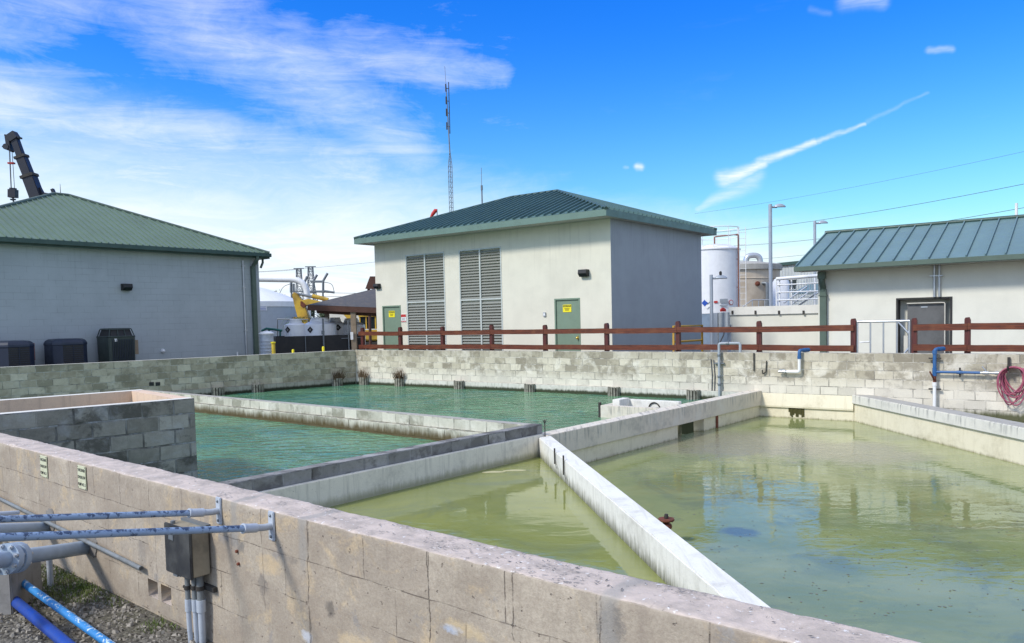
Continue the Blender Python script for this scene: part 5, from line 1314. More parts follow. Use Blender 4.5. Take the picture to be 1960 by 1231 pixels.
# cooling units
def ac_low(px, py, w_, lab, flag):
    c_ = onpl(px, py, KL - d1 * .62, d2); zt_ = c_.z; c_ = V3(c_, 0); g = thing('cooling_unit', lab, 'cooling unit', c_, 'cooling units along the grey block wall')
    sd_ = w_ / 2; ch = .20; P_ = []
    for (sx, sy) in ((1, 1), (-1, 1), (-1, -1), (1, -1)):
        a, b = (sx * (sd_ - ch), sy * sd_), (sx * sd_, sy * (sd_ - ch))
        P_ += ([b, a] if sx * sy > 0 else [a, b])
    ring = [c_ + d2 * a - d1 * b for a, b in P_]
    def rg(s, z): return [V3(c_ + (q - c_) * s, z) for q in ring]
    levels = [(1, .12), (1, zt_ - .20), (1.03, zt_ - .18), (1.02, zt_ - .12), (.93, zt_ - .05), (.80, zt_ - .015), (.50, zt_)]
    mb = MB(); R_ = [rg(*l_) for l_ in levels]
    for i in range(len(R_) - 1):
        for k in range(8): mb.quad([R_[i][k], R_[i][(k + 1) % 8], R_[i + 1][(k + 1) % 8], R_[i + 1][k]])
    mb.quad(R_[-1]); mb.build('cabinet', M['navy'], g)
    mb = MB(); q = -d1 * (sd_ + .004)
    L0 = c_ - d1 * (sd_ + .006) - d2 * (sd_ - ch)
    z_ = .2
    for (oo, dd) in ((L0, d2),):
        mb.obox(V3(oo, .16), dd * (2 * (sd_ - ch)), d1 * .004, UP * (zt_ - .36))
    mb.build('grille_backing', M['black'], g)
    mb = MB()
    while z_ < zt_ - .22:
        mb.obox(V3(L0 - d1 * .012, z_), d2 * (2 * (sd_ - ch)), d1 * .008 + UP * .0, UP * .014); z_ += .062
    mb.tube([V3(c_ - d1 * (sd_ + .02), .15), V3(c_ - d1 * (sd_ + .02), zt_ - .18)], .010, 6)
    mb.build('grille', M['navy'], g)
    mb = MB(); mb.prism([(c_ + d2 * a - d1 * b)[:2] for a, b in ((-.5, -.5), (.5, -.5), (.5, .5), (-.5, .5))], -.02, .12); mb.build('pad', M['grey_top'], g)
    if flag:
        mb = MB(); b_ = c_ + d2 * (sd_ + .04); mb.cbox(V3(b_ , zt_ - .34), .08, .26, .50, d2[:2]); mb.build('service_box', plain('rusty service box', (.20, .10, .09), .7, dirt=.6), g)
ac_low(22, 652, .95, 'low navy cooling unit at the left edge, with a rusty service box at its side', True)
ac_low(125, 648, .98, 'low navy cooling unit between the edge one and the tall dark one', False)
c_ = onpl(221, 628, KL - d1 * .62, d2); zt_ = c_.z; c_ = V3(c_, 0)
g = thing('cooling_unit', 'tall dark green grey cooling unit with upright fins below the wall light', 'cooling unit', c_, 'cooling units along the grey block wall')
def rrect(c, a, b, ch, z, s=1.0):
    out_ = []
    for (sx, sy) in ((1, 1), (-1, 1), (-1, -1), (1, -1)):
        for k in range(4):
            t_ = k / 3 * PI / 2; ca, sa = math.cos(t_), math.sin(t_)
            if sx * sy > 0: x_, y_ = sx * (a - ch + ch * ca), sy * (b - ch + ch * sa)
            else: x_, y_ = sx * (a - ch + ch * sa), sy * (b - ch + ch * ca)
            out_.append(V3(c + d2 * x_ * s - d1 * y_ * s, z))
    return out_
mb = MB(); R_ = [rrect(c_, .44, .42, .10, z, s) for z, s in ((.12, .94), (zt_ - .30, 1.0), (zt_ - .27, 1.03), (zt_ - .25, 1.0))]
for i in range(3):
    for k in range(16): mb.quad([R_[i][k], R_[i][(k + 1) % 16], R_[i + 1][(k + 1) % 16], R_[i + 1][k]])
mb.quad(R_[-1]); mb.build('cabinet', M['dark_green_metal'], g)
mb = MB(); R_ = [rrect(c_, .40, .38, .10, z, s) for z, s in ((zt_ - .25, .97), (zt_ - .02, .80))]
for k in range(16): mb.quad([R_[0][k], R_[0][(k + 1) % 16], R_[1][(k + 1) % 16], R_[1][k]])
mb.build('fan_opening', M['black'], g)
mb = MB(); R_ = [rrect(c_, .44, .42, .10, z, s) for z, s in ((zt_ - .05, .86), (zt_ - .01, .80), (zt_, .62))]
for i in range(2):
    for k in range(16): mb.quad([R_[i][k], R_[i][(k + 1) % 16], R_[i + 1][(k + 1) % 16], R_[i + 1][k]])
mb.quad(R_[2])
for sx, sy in ((1, 1), (-1, 1), (-1, -1), (1, -1), (.30, 1), (-.30, 1), (1, 0)):
    mb.tube([V3(c_ + d2 * sx * .40 - d1 * sy * .38, zt_ - .26), V3(c_ + d2 * sx * .335 - d1 * sy * .32, zt_ - .03)], .018, 6)
mb.build('top_cap', M['dark_green_metal'], g)
mb = MB()
for k in range(13):
    u_ = -.32 + k * .0533; mb.obox(V3(c_ + d2 * u_ - d1 * .425, .16), d2 * .014, -d1 * .016, UP * (zt_ - .52))
mb.build('fins', M['navy'], g)
mb = MB(); mb.cbox(V3(c_ - d2 * .22 - d1 * .432, zt_ - .38), .08, .006, .09, d2[:2]); mb.build('label_plate', M['white'], g)
mb = MB(); mb.cbox(V3(c_ + d2 * .55, zt_ - .63), .17, .30, .46, d2[:2]); mb.build('service_box', M['tan_wood'], g)
mb = MB(); mb.prism([(c_ + d2 * a - d1 * b)[:2] for a, b in ((-.5, -.5), (.5, -.5), (.5, .5), (-.5, .5))], -.02, .12); mb.build('pad', M['grey_top'], g)

# ---------- right building
KR = V3(aty(1566, 560, 22.5), 0)
rb = thing('utility_building', 'pale stucco building with light teal gabled roof and a dark recessed hatch', 'building', KR)
RL, RDp, RH = 9.5, 4.6, 2.86
def uR(px, py): return (onpl(px, py, KR, d1) - KR).dot(-d1)
ua, ub = uR(1716, 600), uR(1822, 600); zdt = onpl(1770, 570, KR, d1).z
mb = MB(); facade(mb, KR, -d1, -d2, RL, RH, [(ua, ub, -.05, zdt)], rec=.30, z0=-.1)
mb.quad([V3(KR + d2 * RDp, -.1), V3(KR, -.1), V3(KR, RH), V3(KR + d2 * RDp, RH)])
Rr = KR - d1 * RL; mb.quad([V3(Rr, -.1), V3(Rr + d2 * RDp, -.1), V3(Rr + d2 * RDp, RH), V3(Rr, RH)]); mb.quad([V3(KR + d2 * RDp, -.1), V3(Rr + d2 * RDp, -.1), V3(Rr + d2 * RDp, RH), V3(KR + d2 * RDp, RH)][::-1])
mb.build('wall', M['stucco_right'], rb)
E_ = KR + d1 * .47 - d2 * .6; ze = aty(1522, 511, E_.y).z
rg_ = onpl(1580, 447, E_, d2); run = (rg_ - E_).dot(d2); rz = rg_.z
LR = RL + .9
mb = MB()
P0, P1 = V3(E_, ze), V3(E_ - d1 * LR, ze); R0, R1 = V3(E_ + d2 * run, rz), V3(E_ + d2 * run - d1 * LR, rz)
Q0, Q1 = V3(E_ + d2 * run * 2, ze), V3(E_ + d2 * run * 2 - d1 * LR, ze)
mb.quad([P0, P1, R1, R0]); mb.quad([R0, R1, Q1, Q0])
n_ = (P1 - P0).cross(R0 - P0).normalized(); n_ = n_ if n_.z > 0 else -n_
for k in range(int(LR / .42) + 1):
    a = P0 - d1 * (.02 + k * .42); b = R0 - d1 * (.02 + k * .42)
    if (a - P0).length > LR - .03: break
    mb.obox(a, -d1 * .028, b - a, n_ * .05)
mb.build('roof', M['roof_blue'], rb)
mb = MB(); mb.tube([R0 + UP * .02 + d1 * .01, R1 + UP * .02], .06, 8); mb.build('ridge_cap', M['trim_dark'], rb)
mb = MB(); th = .14
a = P0 - d2 * .10; mb.prism([a[:2], (a - d1 * LR)[:2], (a - d1 * LR + d2 * .098)[:2], (a + d2 * .098)[:2]], ze - .14, ze - .005); mb.build('gutter', M['trim_green'], rb, bevel=.012)
mb = MB()
for A0, B0 in ((P0, R0), (R0, Q0)): mb.quad([A0 + d1 * .01, B0 + d1 * .01, B0 + d1 * .01 - UP * .16, A0 + d1 * .01 - UP * .16]); mb.quad([A0 - d1 * .03, B0 - d1 * .03, B0 - d1 * .03 - UP * .16, A0 - d1 * .03 - UP * .16][::-1])
mb.build('barge_board', M['trim_green'], rb)
mb = MB(); mb.prism([(P0 + d2 * .01)[:2], (P1 + d2 * .01)[:2], (V3(KR, 0) - d1 * (RL + .4) - d2 * .003)[:2], (V3(KR, 0) + d1 * .47 - d2 * .003)[:2]], ze - .135, ze - .11); mb.build('soffit', M['soffit'], rb)
mb = MB(); mb.quad([V3(KR, RH), V3(KR + d2 * RDp, RH), V3(KR + d2 * (run - .6), rz - .12)][::-1]); mb.build('gable', M['stucco_right'], rb)
dpx = onpl(1577, 560, KR, d1)
mb = MB(); mb.cbox(V3(dpx - d2 * .20, ze - .26), .20, .16, .20, d1[:2]); mb.obox(V3(dpx - d2 * .22 - d1 * .05, 0) + d1 * .0, d1 * .0 + -d1 * .11, d2 * .08, UP * .01)
mb.tube(path_round([V3(dpx - d2 * .20, ze - .3), V3(dpx - d2 * .20, ze - .45), V3(dpx - d2 * .07, ze - .62), V3(dpx - d2 * .07, ze - .7)], .06), .085, 4)
mb.cbox(V3(dpx - d2 * .07, (ze - .65) / 2), .17, .10, ze - .65, d1[:2])
mb.cbox(V3(dpx - d2 * .07, onpl(1577, 566, KR, d1).z), .22, .14, .03, d1[:2]); mb.build('downspout', M['trim_green'], rb)
mb = MB(); t_ = .04
for (a, b, za, zb) in ((ua - .01, ua + t_, -.05, zdt + .01), (ub - t_, ub + .01, -.05, zdt + .01), (ua + t_, ub - t_, zdt - t_, zdt + .01)): mb.obox(V3(KR - d1 * a - d2 * .012, za), -d1 * (b - a), d2 * .30, UP * (zb - za))
fr_ = mb.build('hatch_frame', M['black'], rb)
ia, ib = uR(1735, 600), uR(1808, 600)
mb = MB(); mb.obox(V3(KR - d1 * ia + d2 * .12, -.05), -d1 * (ib - ia), d2 * .05, UP * (zdt - .08)); mb.build('hatch', plain('worn grey steel door', (.13, .13, .13), .5, dirt=.7, streak=.4), rb)
mb = MB(); mb.obox(V3(KR - d1 * (ia + .33) + d2 * .11, zdt - .26), -d1 * .16, d2 * .008, UP * .03); mb.build('handle', M['alu'], rb)
mb = MB(); mb.tube(path_round([V3(KR - d1 * (ia + .0) + d2 * .06, zdt - .14), V3(KR - d1 * (ib - .0) + d2 * .06, zdt - .14), V3(KR - d1 * ib + d2 * .06, 0)], .05), .016, 8); mb.build('conduit', M['beige'], rb)
mb = MB(); mb.obox(V3(KR - d1 * (ua + .16) + d2 * .10, 0), -d1 * .10, d2 * .05, UP * .98); mb.build('panel', M['beige'], rb)
mb = MB()
for pxx in (1789, 1798.5):
    c_ = onpl(pxx, 540, KR, d1); mb.tube([V3(c_ - d2 * .05, zdt + .01), V3(c_ - d2 * .05, ze - .14)], .030, 10)
c_ = onpl(1793, 528, KR, d1); mb.cbox(V3(c_ - d2 * .05, c_.z), .30, .07, .03, d1[:2]); mb.build('wall_conduit', M['alu'], rb)

# ================================================================== fence and gate
FPo = Bc + nB * .45
def fence_run(pxs, lo_px, hi_px, lab):
    P_ = [onpl(x_, 650, FPo, dB) for x_ in pxs]; us_ = [(q - FPo).dot(dB) for q in P_]
    ulo = (onpl(lo_px, 650, FPo, dB) - FPo).dot(dB); uhi = (onpl(hi_px, 650, FPo, dB) - FPo).dot(dB)
    g = thing('rail_fence', lab, 'fence', V3(FPo + dB * us_[0], 0), 'brown rail fences along the back wall')
    rr = random.Random(len(pxs)); zl = None
    for u in us_:
        mb = MB(); q = V3(FPo + dB * u + nB * .04, 0); w_ = .058; hgt = 1.50 + rr.uniform(-.02, .02)
        a = q - dB * w_; mb.quad([]) if False else None
        pf = [(-w_, 0), (w_, 0), (w_, hgt - .07), (w_ * .55, hgt), (-w_ * .7, hgt - .01), (-w_, hgt - .05)]
        f0 = [V3(q + dB * x_ , z_) for x_, z_ in pf]; f1 = [p_ + nB * .11 for p_ in f0]
        mb.quad(f0); mb.quad(f1[::-1])
        for k in range(6): mb.quad([f0[k], f1[k], f1[(k + 1) % 6], f0[(k + 1) % 6]])
        mb.build('post', M['wood_post'], g)
    edges = [ulo] + us_[1:-1] + [uhi] if len(us_) > 2 else [ulo, uhi]
    for i in range(len(edges) - 1):
        for zc__, hh in ((1.275, .145), (0.80, .145)):
            mb = MB(); a = FPo + dB * (edges[i] + .004); dz0, dz1 = rr.uniform(-.012, .012), rr.uniform(-.012, .012); L_ = edges[i + 1] - edges[i] - .008; nseg = 6
            pts_t = []; pts_b = []
            for k in range(nseg + 1):
                t_ = k / nseg; zz = zc__ + dz0 + (dz1 - dz0) * t_ + h1(edges[i] + t_ * 2, zc__) * .01
                pts_t.append((a + dB * L_ * t_, zz + hh / 2)); pts_b.append((a + dB * L_ * t_, zz - hh / 2))
            for k in range(nseg):
                A0, A1, B0, B1 = V3(*pts_b[k]), V3(*pts_b[k + 1]), V3(*pts_t[k]), V3(*pts_t[k + 1]); tt = nB * .036
                mb.quad([A0, A1, B1, B0]); mb.quad([A0 + tt, B0 + tt, B1 + tt, A1 + tt]); mb.quad([B0, B1, B1 + tt, B0 + tt]); mb.quad([A0, A0 + tt, A1 + tt, A1])
                if k == 0: mb.quad([A0, B0, B0 + tt, A0 + tt])
                if k == nseg - 1: mb.quad([A1, A1 + tt, B1 + tt, B1])
            mb.build('rail', M['wood'], g)
fence_run([691, 763, 844, 938, 1040.5, 1158.5, 1295.5, 1451, 1632], 686, 1634, 'long brown two rail fence in front of the louvred building')
fence_run([1749, 1851, 1975, 2130], 1747, 2150, 'brown two rail fence right of the pale metal gate, before the dark hatch')
# metal gate between the two fences
def FW(px, z, off=.10): q = onpl(px, 650, FPo + nB * off, dB); return V3(q, z)
g = thing('metal_gate', 'pale galvanised metal gate between the two brown fences', 'gate', FW(1642, 0))
mb = MB(); r_ = .024
mb.tube([FW(1641, .1), FW(1641, 1.42)], r_, 8); mb.tube([FW(1741, .1), FW(1741, 1.42)], r_ * 1.3, 8); mb.tube([FW(1641, 1.42), FW(1741, 1.42)], r_ * 1.2, 8); mb.tube([FW(1641, .12), FW(1741, .12)], r_, 8)
mb.build('gate_frame', M['alu'], g)
for pxx in (1666, 1691, 1717):
    mb = MB(); mb.tube([FW(pxx, .12), FW(pxx, 1.41)], r_ * .8, 8); mb.build('bar', M['alu'], g)
mb = MB(); mb.tube([FW(1719, 1.40), FW(1740, 1.12)], r_ * .9, 8); mb.mark(); mb.tube([FW(1719, .50), FW(1740, .80)], r_ * .9, 8); mb.build_each('brace', M['alu'], g)
mb = MB(); mb.tube([FW(1645, .93), FW(1664, .94)], .014, 8); mb.build('latch', M['alu'], g)

# ================================================================== right background
# low parapet wall with capping
PW = V3(aty(1397, 600, 27.5), 0); zt_ = aty(1450, 587.5, PW.y).z
g = thing('parapet_wall', 'low cream parapet wall with a white capping behind the fence, left of the right building', 'wall', PW)
Ed = isect(PW, -d1, V3(aty(1640, 600, 20), 0), V((aty(1640, 600, 20)).xy.to_3d()).normalized())
Lp = (onpl(1600, 600, PW, dB) - PW).dot(dB); dP = dB
ztp = onpl(1400, 588, PW, dP).z
mb = MB(); mb.prism([PW[:2], (PW + dP * Lp)[:2], (PW + dP * Lp + nB * .25)[:2], (PW + nB * .25)[:2]], -.1, ztp - .28); mb.build('wall', M['stucco_right'], g)
mb = MB(); mb.prism([(PW - nB * .06 - dP * .03)[:2], (PW + dP * Lp - nB * .06)[:2], (PW + dP * Lp + nB * .30)[:2], (PW + nB * .30 - dP * .03)[:2]], ztp - .275, ztp); mb.build('capping', plain('white capping', (.74, .72, .66), .6, dirt=.25), g)
mb = MB()
for pxx in (1402, 1446, 1491, 1538): c_ = onpl(pxx, 598, PW - nB * .07, dP); mb.cbox(V3(c_, c_.z), .06, .04, .12, dP[:2]); mb.mark()
mb.build_each('clip', M['bar_black'], g)
# electrical cabinet on posts
c_ = aty(1372, 640, 26.0)
g = thing('electrical_cabinet', 'grey electrical cabinet on a post right of the short lamp pole', 'cabinet', V3(c_, 0))
mb = MB(); mb.cbox(V3(aty(1371, 640, 26), .85), .14, .12, 1.75, dB[:2]); mb.mark(); mb.cbox(V3(aty(1397, 640, 26), .65), .12, .12, 1.35, dB[:2]); mb.build_each('post', M['pole'], g)
mb = MB(); q = aty(1386, 613, 25.85); mb.cbox(q, .32, .18, aty(1386, 598, 25.85).z - aty(1386, 628, 25.85).z, dB[:2]); mb.build('case', M['grey_paint'], g, bevel=.01)
mb = MB(); q = aty(1384, 593, 25.85); mb.lathe(q - UP * .06, [(.10, 0), (.10, .07), (.07, .10), (.02, .13)], 12); mb.build('beacon', M['red'], g)
mb = MB(); q = aty(1386, 640, 25.9); mb.tube(path_round([aty(1386, 628, 25.85), q, aty(1378, 655, 25.9), V3(aty(1378, 655, 25.9), 0)], .1), .02, 8); mb.build('cable', M['wire'], g)
# yellow barrier beside the middle building
q0_, q1_ = V3(aty(1289, 640, 22.9), 0), V3(aty(1344, 640, 24.0), 0)
g = thing('guard_rail', 'short faded yellow guard rail by the shaded end wall of the middle building', 'guard rail', q0_)
zr = aty(1289, 625, 22.9).z; zr2 = aty(1344, 623, 24.0).z
mb = MB(); mb.tube([V3(q0_, 0), V3(q0_, zr), V3(q1_, zr2), V3(q1_, 0)], .035, 10); mb.tube([V3(q0_, zr - .45), V3(q1_, zr2 - .45)], .03, 10); mb.build('rail', plain('faded yellow', (.42, .25, .03), .6, dirt=.6), g)
# lamps
def lamp(px, ytop, ybot, Y, r_, arm_px, hd, lab, knob=False, armdz=0):
    b = V3(aty(px, 600, Y), 0); zt_ = aty(px, ytop, Y).z; g = thing('street_lamp', lab, 'street lamp', b, 'grey lamp poles')
    mb = MB(); mb.tube([b, V3(b, zt_)], r_, 12); mb.lathe(V3(b, 0), [(.16, 0), (.16, .03), (r_ * 1.4, .05), (r_ * 1.3, .15)], 12); mb.build('pole', M['pole'], g)
    e_ = aty(arm_px, ytop, Y); L_ = (e_ - V3(b, e_.z)).length; dr = V((e_.x - b.x, 0, 0)).normalized()
    zz = zt_ - .12
    mb = MB(); mb.tube([V3(b, zz), V3(b + dr * L_ * .45, zz + armdz)], r_ * .6, 10); mb.build('arm', M['pole'], g)
    mb = MB(); c0_ = V3(b + dr * L_ * .30, zz + armdz); ln = L_ * .72; wd_ = ln * .5; N_ = 10
    top = []
    for i in range(N_ + 1):
        t_ = i / N_; w2 = wd_ * .5 * (math.sin(PI * min(.999, t_ * .9 + .08))) ** .5; hh = .30 * ln * (math.sin(PI * (t_ * .85 + .12))) ** .6
        cc = c0_ + dr * ln * t_; top.append([cc + V((0, -w2, 0)) - UP * .0, cc + V((0, -w2 * .7, hh * .7)), cc + V((0, 0, hh)), cc + V((0, w2 * .7, hh * .7)), cc + V((0, w2, 0)), cc + V((0, 0, -.02))])
    for i in range(N_):
        for k in range(6): mb.quad([top[i][k], top[i + 1][k], top[i + 1][(k + 1) % 6], top[i][(k + 1) % 6]], 0, True)
    mb.quad(top[0]); mb.quad(top[-1][::-1]); hd_ = mb.build('lamp_head', M['pole'], g)
    if knob: mb = MB(); mb.lathe(c0_ + dr * ln * .42 + UP * .28 * ln, [(.04, 0), (.045, .05), (.045, .10), (.02, .13)], 10); mb.build('photocell', M['black'], hd_)
lamp(1475.5, 391, 600, 33, .075, 1503, 1, 'tallest grey lamp pole, standing before the tan tank')
lamp(1560, 423, 600, 40, .07, 1584, 1, 'second tallest lamp pole, behind the left end of the right roof')
lamp(1362, 526, 660, 25.5, .055, 1391, 1, 'short lamp pole with a round head in front of the white tank', knob=True)
c_ = aty(1945.5, 389, 34); mb = MB(); mb.tube([V3(c_, 0), c_], .055, 12); o = mb.build('vent_pipe', M['white']); tag(o, 'white vent pipe rising behind the ridge of the right building', 'pipe', kind='thing')
# white tank
Yt = 40; ct = V3(aty(1370, 600, Yt), 0); rt = 45 / 1500 * Yt; zt_ = aty(1370, 478, Yt - rt * 0).z
g = thing('storage_tank', 'tall white tank with placards and top railing behind the middle building', 'tank', ct)
zb_ = aty(1370, 600, Yt - rt).z
mb = MB(); mb.lathe(ct, [(rt, zb_ + .0), (rt, zt_ - .06), (rt + .05, zt_ - .06), (rt + .05, zt_), (rt * .6, zt_ + .22), (.1, zt_ + .30)], 48); mb.build('shell', plain('white tank coating', (.80, .80, .82), .45, dirt=.2, streak=.15), g)
mb = MB(); mb.lathe(ct, [(rt * .985, -.1), (rt * .985, zb_)], 48); mb.build('base', plain('blue grey tank base', (.20, .26, .34), .6, dirt=.4), g)
mb = MB()
for zz in (1.05, .62): mb.tube([ct + V((math.cos(a) * (rt - .02), math.sin(a) * (rt - .02), zt_ + zz)) for a in [2 * PI * k / 28 for k in range(29)]], .022, 6, cap=False)
for k in range(10): a = 2 * PI * k / 10; mb.tube([ct + V((math.cos(a) * (rt - .02), math.sin(a) * (rt - .02), zt_)), ct + V((math.cos(a) * (rt - .02), math.sin(a) * (rt - .02), zt_ + 1.05))], .018, 6)
mb.build('railing', M['white'], g)
mb = MB(); a = aty(1413, 470, Yt - .9); mb.tube(path_round([ct + V((-.1, -.3, zt_ + .25)), ct + V((-.1, -.3, zt_ + .62)), V3(a, zt_ + .66), V3(a, 0)], .06), .035, 8)
for zz in (1.5, 3, 4.4): mb.tube([V3(a, zz), V3(a + V((-.12, .1, 0)), zz)], .02, 6)
mb.build('fill_pipe', plain('rust brown pipe', (.24, .10, .07), .6, dirt=.5), g)
mb = MB(); l0 = ct + V((rt * .80, -rt * .75, 0))
for s_ in (0, .32): mb.tube([l0 + V((s_, 0, 1.0)), l0 + V((s_, 0, zt_ + 1.0))], .018, 6)
for k in range(16): mb.tube([l0 + V((0, 0, 1.2 + .3 * k)), l0 + V((.32, 0, 1.2 + .3 * k))], .012, 6)
mb.build('ladder', M['white'], g)
def on_cyl(px, py, c, r):
    v = ray(px, py); o_ = V((0 - c.x, 0 - c.y)); d_ = V((v.x, v.y)); A = d_.dot(d_); B = 2 * o_.dot(d_); Cc = o_.dot(o_) - r * r
    t_ = (-B - math.sqrt(max(B * B - 4 * A * Cc, 0))) / (2 * A); return V((v.x * t_, v.y * t_, v.z * t_ + ZC))
def cyl_plate(px, py, w_, h_, m_, nm, par, c, r, rot=0.0, off=.03):
    q = on_cyl(px, py, c, r); n_ = U(q - c); tx = V((-n_.y, n_.x, 0)); mb = MB(); ax = (tx * math.cos(rot) + UP * math.sin(rot)); ay = (-tx * math.sin(rot) + UP * math.cos(rot))
    o_ = q + n_ * off; mb.obox(o_ - ax * w_ / 2 - ay * h_ / 2, ax * w_, ay * h_, n_ * .01); return mb.build(nm, m_, par)
cyl_plate(1349.5, 580, .24, .24, M['blue_sign'], 'placard', g, ct, rt, PI / 4)
cyl_plate(1355.5, 574.5, .22, .22, M['white'], 'placard', g, ct, rt, PI / 4, .032); cyl_plate(1354, 587, .16, .16, M['white'], 'placard', g, ct, rt, PI / 4, .032)
cyl_plate(1370, 578, .18, .10, M['red'], 'placard', g, ct, rt)
pl_ = cyl_plate(1385, 576, .40, .20, M['grey_paint'], 'placard', g, ct, rt); cyl_plate(1385, 585, .40, .07, M['grey_paint'], 'placard', g, ct, rt)
q = on_cyl(1399, 579, ct, rt); n_ = U(q - ct); mb = MB(); mb.lathe(q, [(.13, 0), (.13, .02)], 20, axis=n_); em = mb.build('emblem', M['red'], g); mb = MB(); mb.lathe(q + n_ * .021, [(.10, 0), (.10, .005)], 20, axis=n_); mb.build('disc', M['white'], em)
# tan tank
Yt = 48; ct = V3(aty(1412, 600, Yt), 0); rt = 77 / 1500 * Yt; zt_ = aty(1412, 520, Yt).z
g = thing('storage_tank', 'stained tan round tank with a grey rim, behind the tallest lamp pole', 'tank', ct)
mb = MB(); mb.lathe(ct, [(rt, -.1), (rt, zt_ - .55), (rt + .03, zt_ - .53), (rt + .03, zt_ - .50), (rt, zt_ - .48), (rt, zt_)], 56); mb.build('shell', M['tan'], g)
mb = MB(); mb.lathe(ct, [(rt + .12, zt_), (rt + .12, zt_ + .30), (rt, zt_ + .36), (rt * .5, zt_ + .55), (.1, zt_ + .62)], 56); mb.build('rim', plain('weathered grey rim', (.42, .40, .36), .7, dirt=.7, streak=.5), g)
q = on_cyl(1449.5, 543, ct, rt); n_ = U(q - ct); mb = MB(); mb.lathe(q, [(.14, -.02), (.14, .08), (.10, .10), (.03, .13)], 16, axis=n_); mb.build('nozzle', M['rust'], g)
q = on_cyl(1464, 560, ct, rt); n_ = U(q - ct); mb = MB(); mb.tube(path_round([V3(q, 0) + n_ * .2, V3(q, aty(1464, 542, q.y).z) + n_ * .2, V3(q, aty(1464, 542, q.y).z) - n_ * .05 + V((-.2, 0, 0))], .15), .10, 12); mb.build('outlet_pipe', M['steel_dark'], g)
mb = MB(); a, b = aty(1428, 512, 48), aty(1455, 512, 48); zt2_ = aty(1440, 489, 48).z
mb.tube(path_round([V3(a, a.z - 1), V3(a, zt2_), V3(b, zt2_), V3(b, b.z - 1)], .38, 7), .17, 16); mb.build('vent_duct', M['alu'], g)
q0_, q1_ = aty(1416, 590, 44), aty(1474, 574, 44)
mb = MB(); pr = [aty(1418, 590, 44), aty(1440, 574, 44), aty(1476, 574, 44)]; mb.tube(pr, .03, 6); mb.tube([p_ - UP * .45 for p_ in pr], .03, 6)
for x_ in (1428, 1440, 1452, 1464): c_ = aty(x_, 575 if x_ > 1435 else 582, 44); mb.tube([c_, V3(c_, 0)], .028, 6)
o = mb.build('stair_railing', M['alu']); tag(o, 'grey stair railing in front of the tan tank', 'railing', kind='thing')
# corrugated metal building
m, t, p = mat('corrugated pale metal'); c = uv_of(t); wv = t.math('SINE', t.math('MULTIPLY', t.xyz(c)[0], 21.0)); n = t.noise(c, .5, 5, .6)
t.put(p.inputs['Base Color'], t.mix(t.ramp(n, .35, .7, 0, .4), (.50, .52, .50), (.36, .38, .37))); bump(t, p, wv, .9, .04); p.inputs['Roughness'].default_value = .5; M['corr'] = m
a = V3(aty(1440, 600, 62), 0); zt_ = aty(1440, 514, 62).z; dm = U(aty(1620, 600, 54) - a); nm = V((-dm.y, dm.x, 0))
g = thing('metal_building', 'pale corrugated metal building with one dark window behind the white railings', 'building', a)
mb = MB(); mb.prism([a[:2], (a + dm * 12)[:2], (a + dm * 12 + nm * 6)[:2], (a + nm * 6)[:2]], -.1, zt_); mb.build('wall', M['corr'], g)
mb = MB(); mb.prism([(a - nm * .2 - dm * .2)[:2], (a + dm * 12.2 - nm * .2)[:2], (a + dm * 12.2 + nm * 6.2)[:2], (a + nm * 6.2 - dm * .2)[:2]], zt_ + .002, zt_ + .22); mb.build('roof', M['trim_dark'], g)
c_ = onpl(1517, 545, a, dm); mb = MB(); mb.cbox(c_ - nm * .02, .75, .06, .72, dm[:2]); w_ = mb.build('window', M['glass_dark'], g)
mb = MB(); mb.cbox(c_ - nm * .06, .04, .04, .72, dm[:2]); mb.cbox(c_ - nm * .05 + UP * .38, .83, .08, .05, dm[:2]); mb.cbox(c_ - nm * .05 - UP * .38, .83, .08, .05, dm[:2]); mb.build('frame', M['louver_frame'], w_)
# teal lean-to roof
a = [aty(1515, 562, 50), aty(1640, 555, 50), aty(1640, 535, 53), aty(1545, 545, 53)]
g = thing('canopy', 'small green blue canopy roof behind the white stair railings', 'canopy', V3(a[0], 0))
mb = MB(); mb.quad(a); mb.quad([q - UP * .08 for q in a][::-1]); mb.quad([a[0] - UP * .08, a[1] - UP * .08, a[1], a[0]]); mb.build('roof', M['roof_blue'], g)
mb = MB()
for q in a[:2] + [(a[0] + a[1]) / 2]: mb.tube([V3(q, 0), q - UP * .05], .06, 8); mb.mark()
mb.build_each('post', M['steel_dark'], g)
# white railings on a platform
g = thing('platform_railing', 'white four bar platform railing with stair behind the parapet wall', 'railing', V3(aty(1486, 600, 35), 0))
mb = MB()
for (ya, yb, r_) in ((534, 526, .075), (546, 541, .03), (560, 557, .03), (575, 572, .03)): mb.tube([aty(1486, ya, 35), aty(1600, yb - 1, 34)], r_, 8); mb.mark()
mb.build_each('rail', M['white'], g)
mb = MB()
for x_, yt in ((1486, 532), (1492, 533), (1515, 531), (1560, 528)): q = aty(x_, yt, 35); mb.tube([V3(q, 0), q], .035, 8); mb.mark()
mb.build_each('post', M['white'], g)
mb = MB()
for (xa, ya, xb, yb) in ((1508, 588, 1552, 556), (1524, 588, 1566, 560), (1500, 580, 1545, 548)): mb.tube([aty(xa, ya, 37), aty(xb, yb, 37)], .04, 6)
for k in range(9): q = aty(1514 + k * 5, 585 - k * 3.4, 37); mb.tube([q, q + UP * .75], .018, 6)
for k in range(7): q = aty(1512 + k * 7, 586 - k * 4.4, 37); mb.cbox(q, .30, .5, .03)
mb.build('stair', M['alu'], g)
c_ = V3(aty(1495, 600, 41), 0); mb = MB(); zt_ = aty(1495, 531, 41).z; mb.lathe(c_, [(.42, 0), (.42, zt_ - .25), (.32, zt_ - .08), (.1, zt_)], 24)
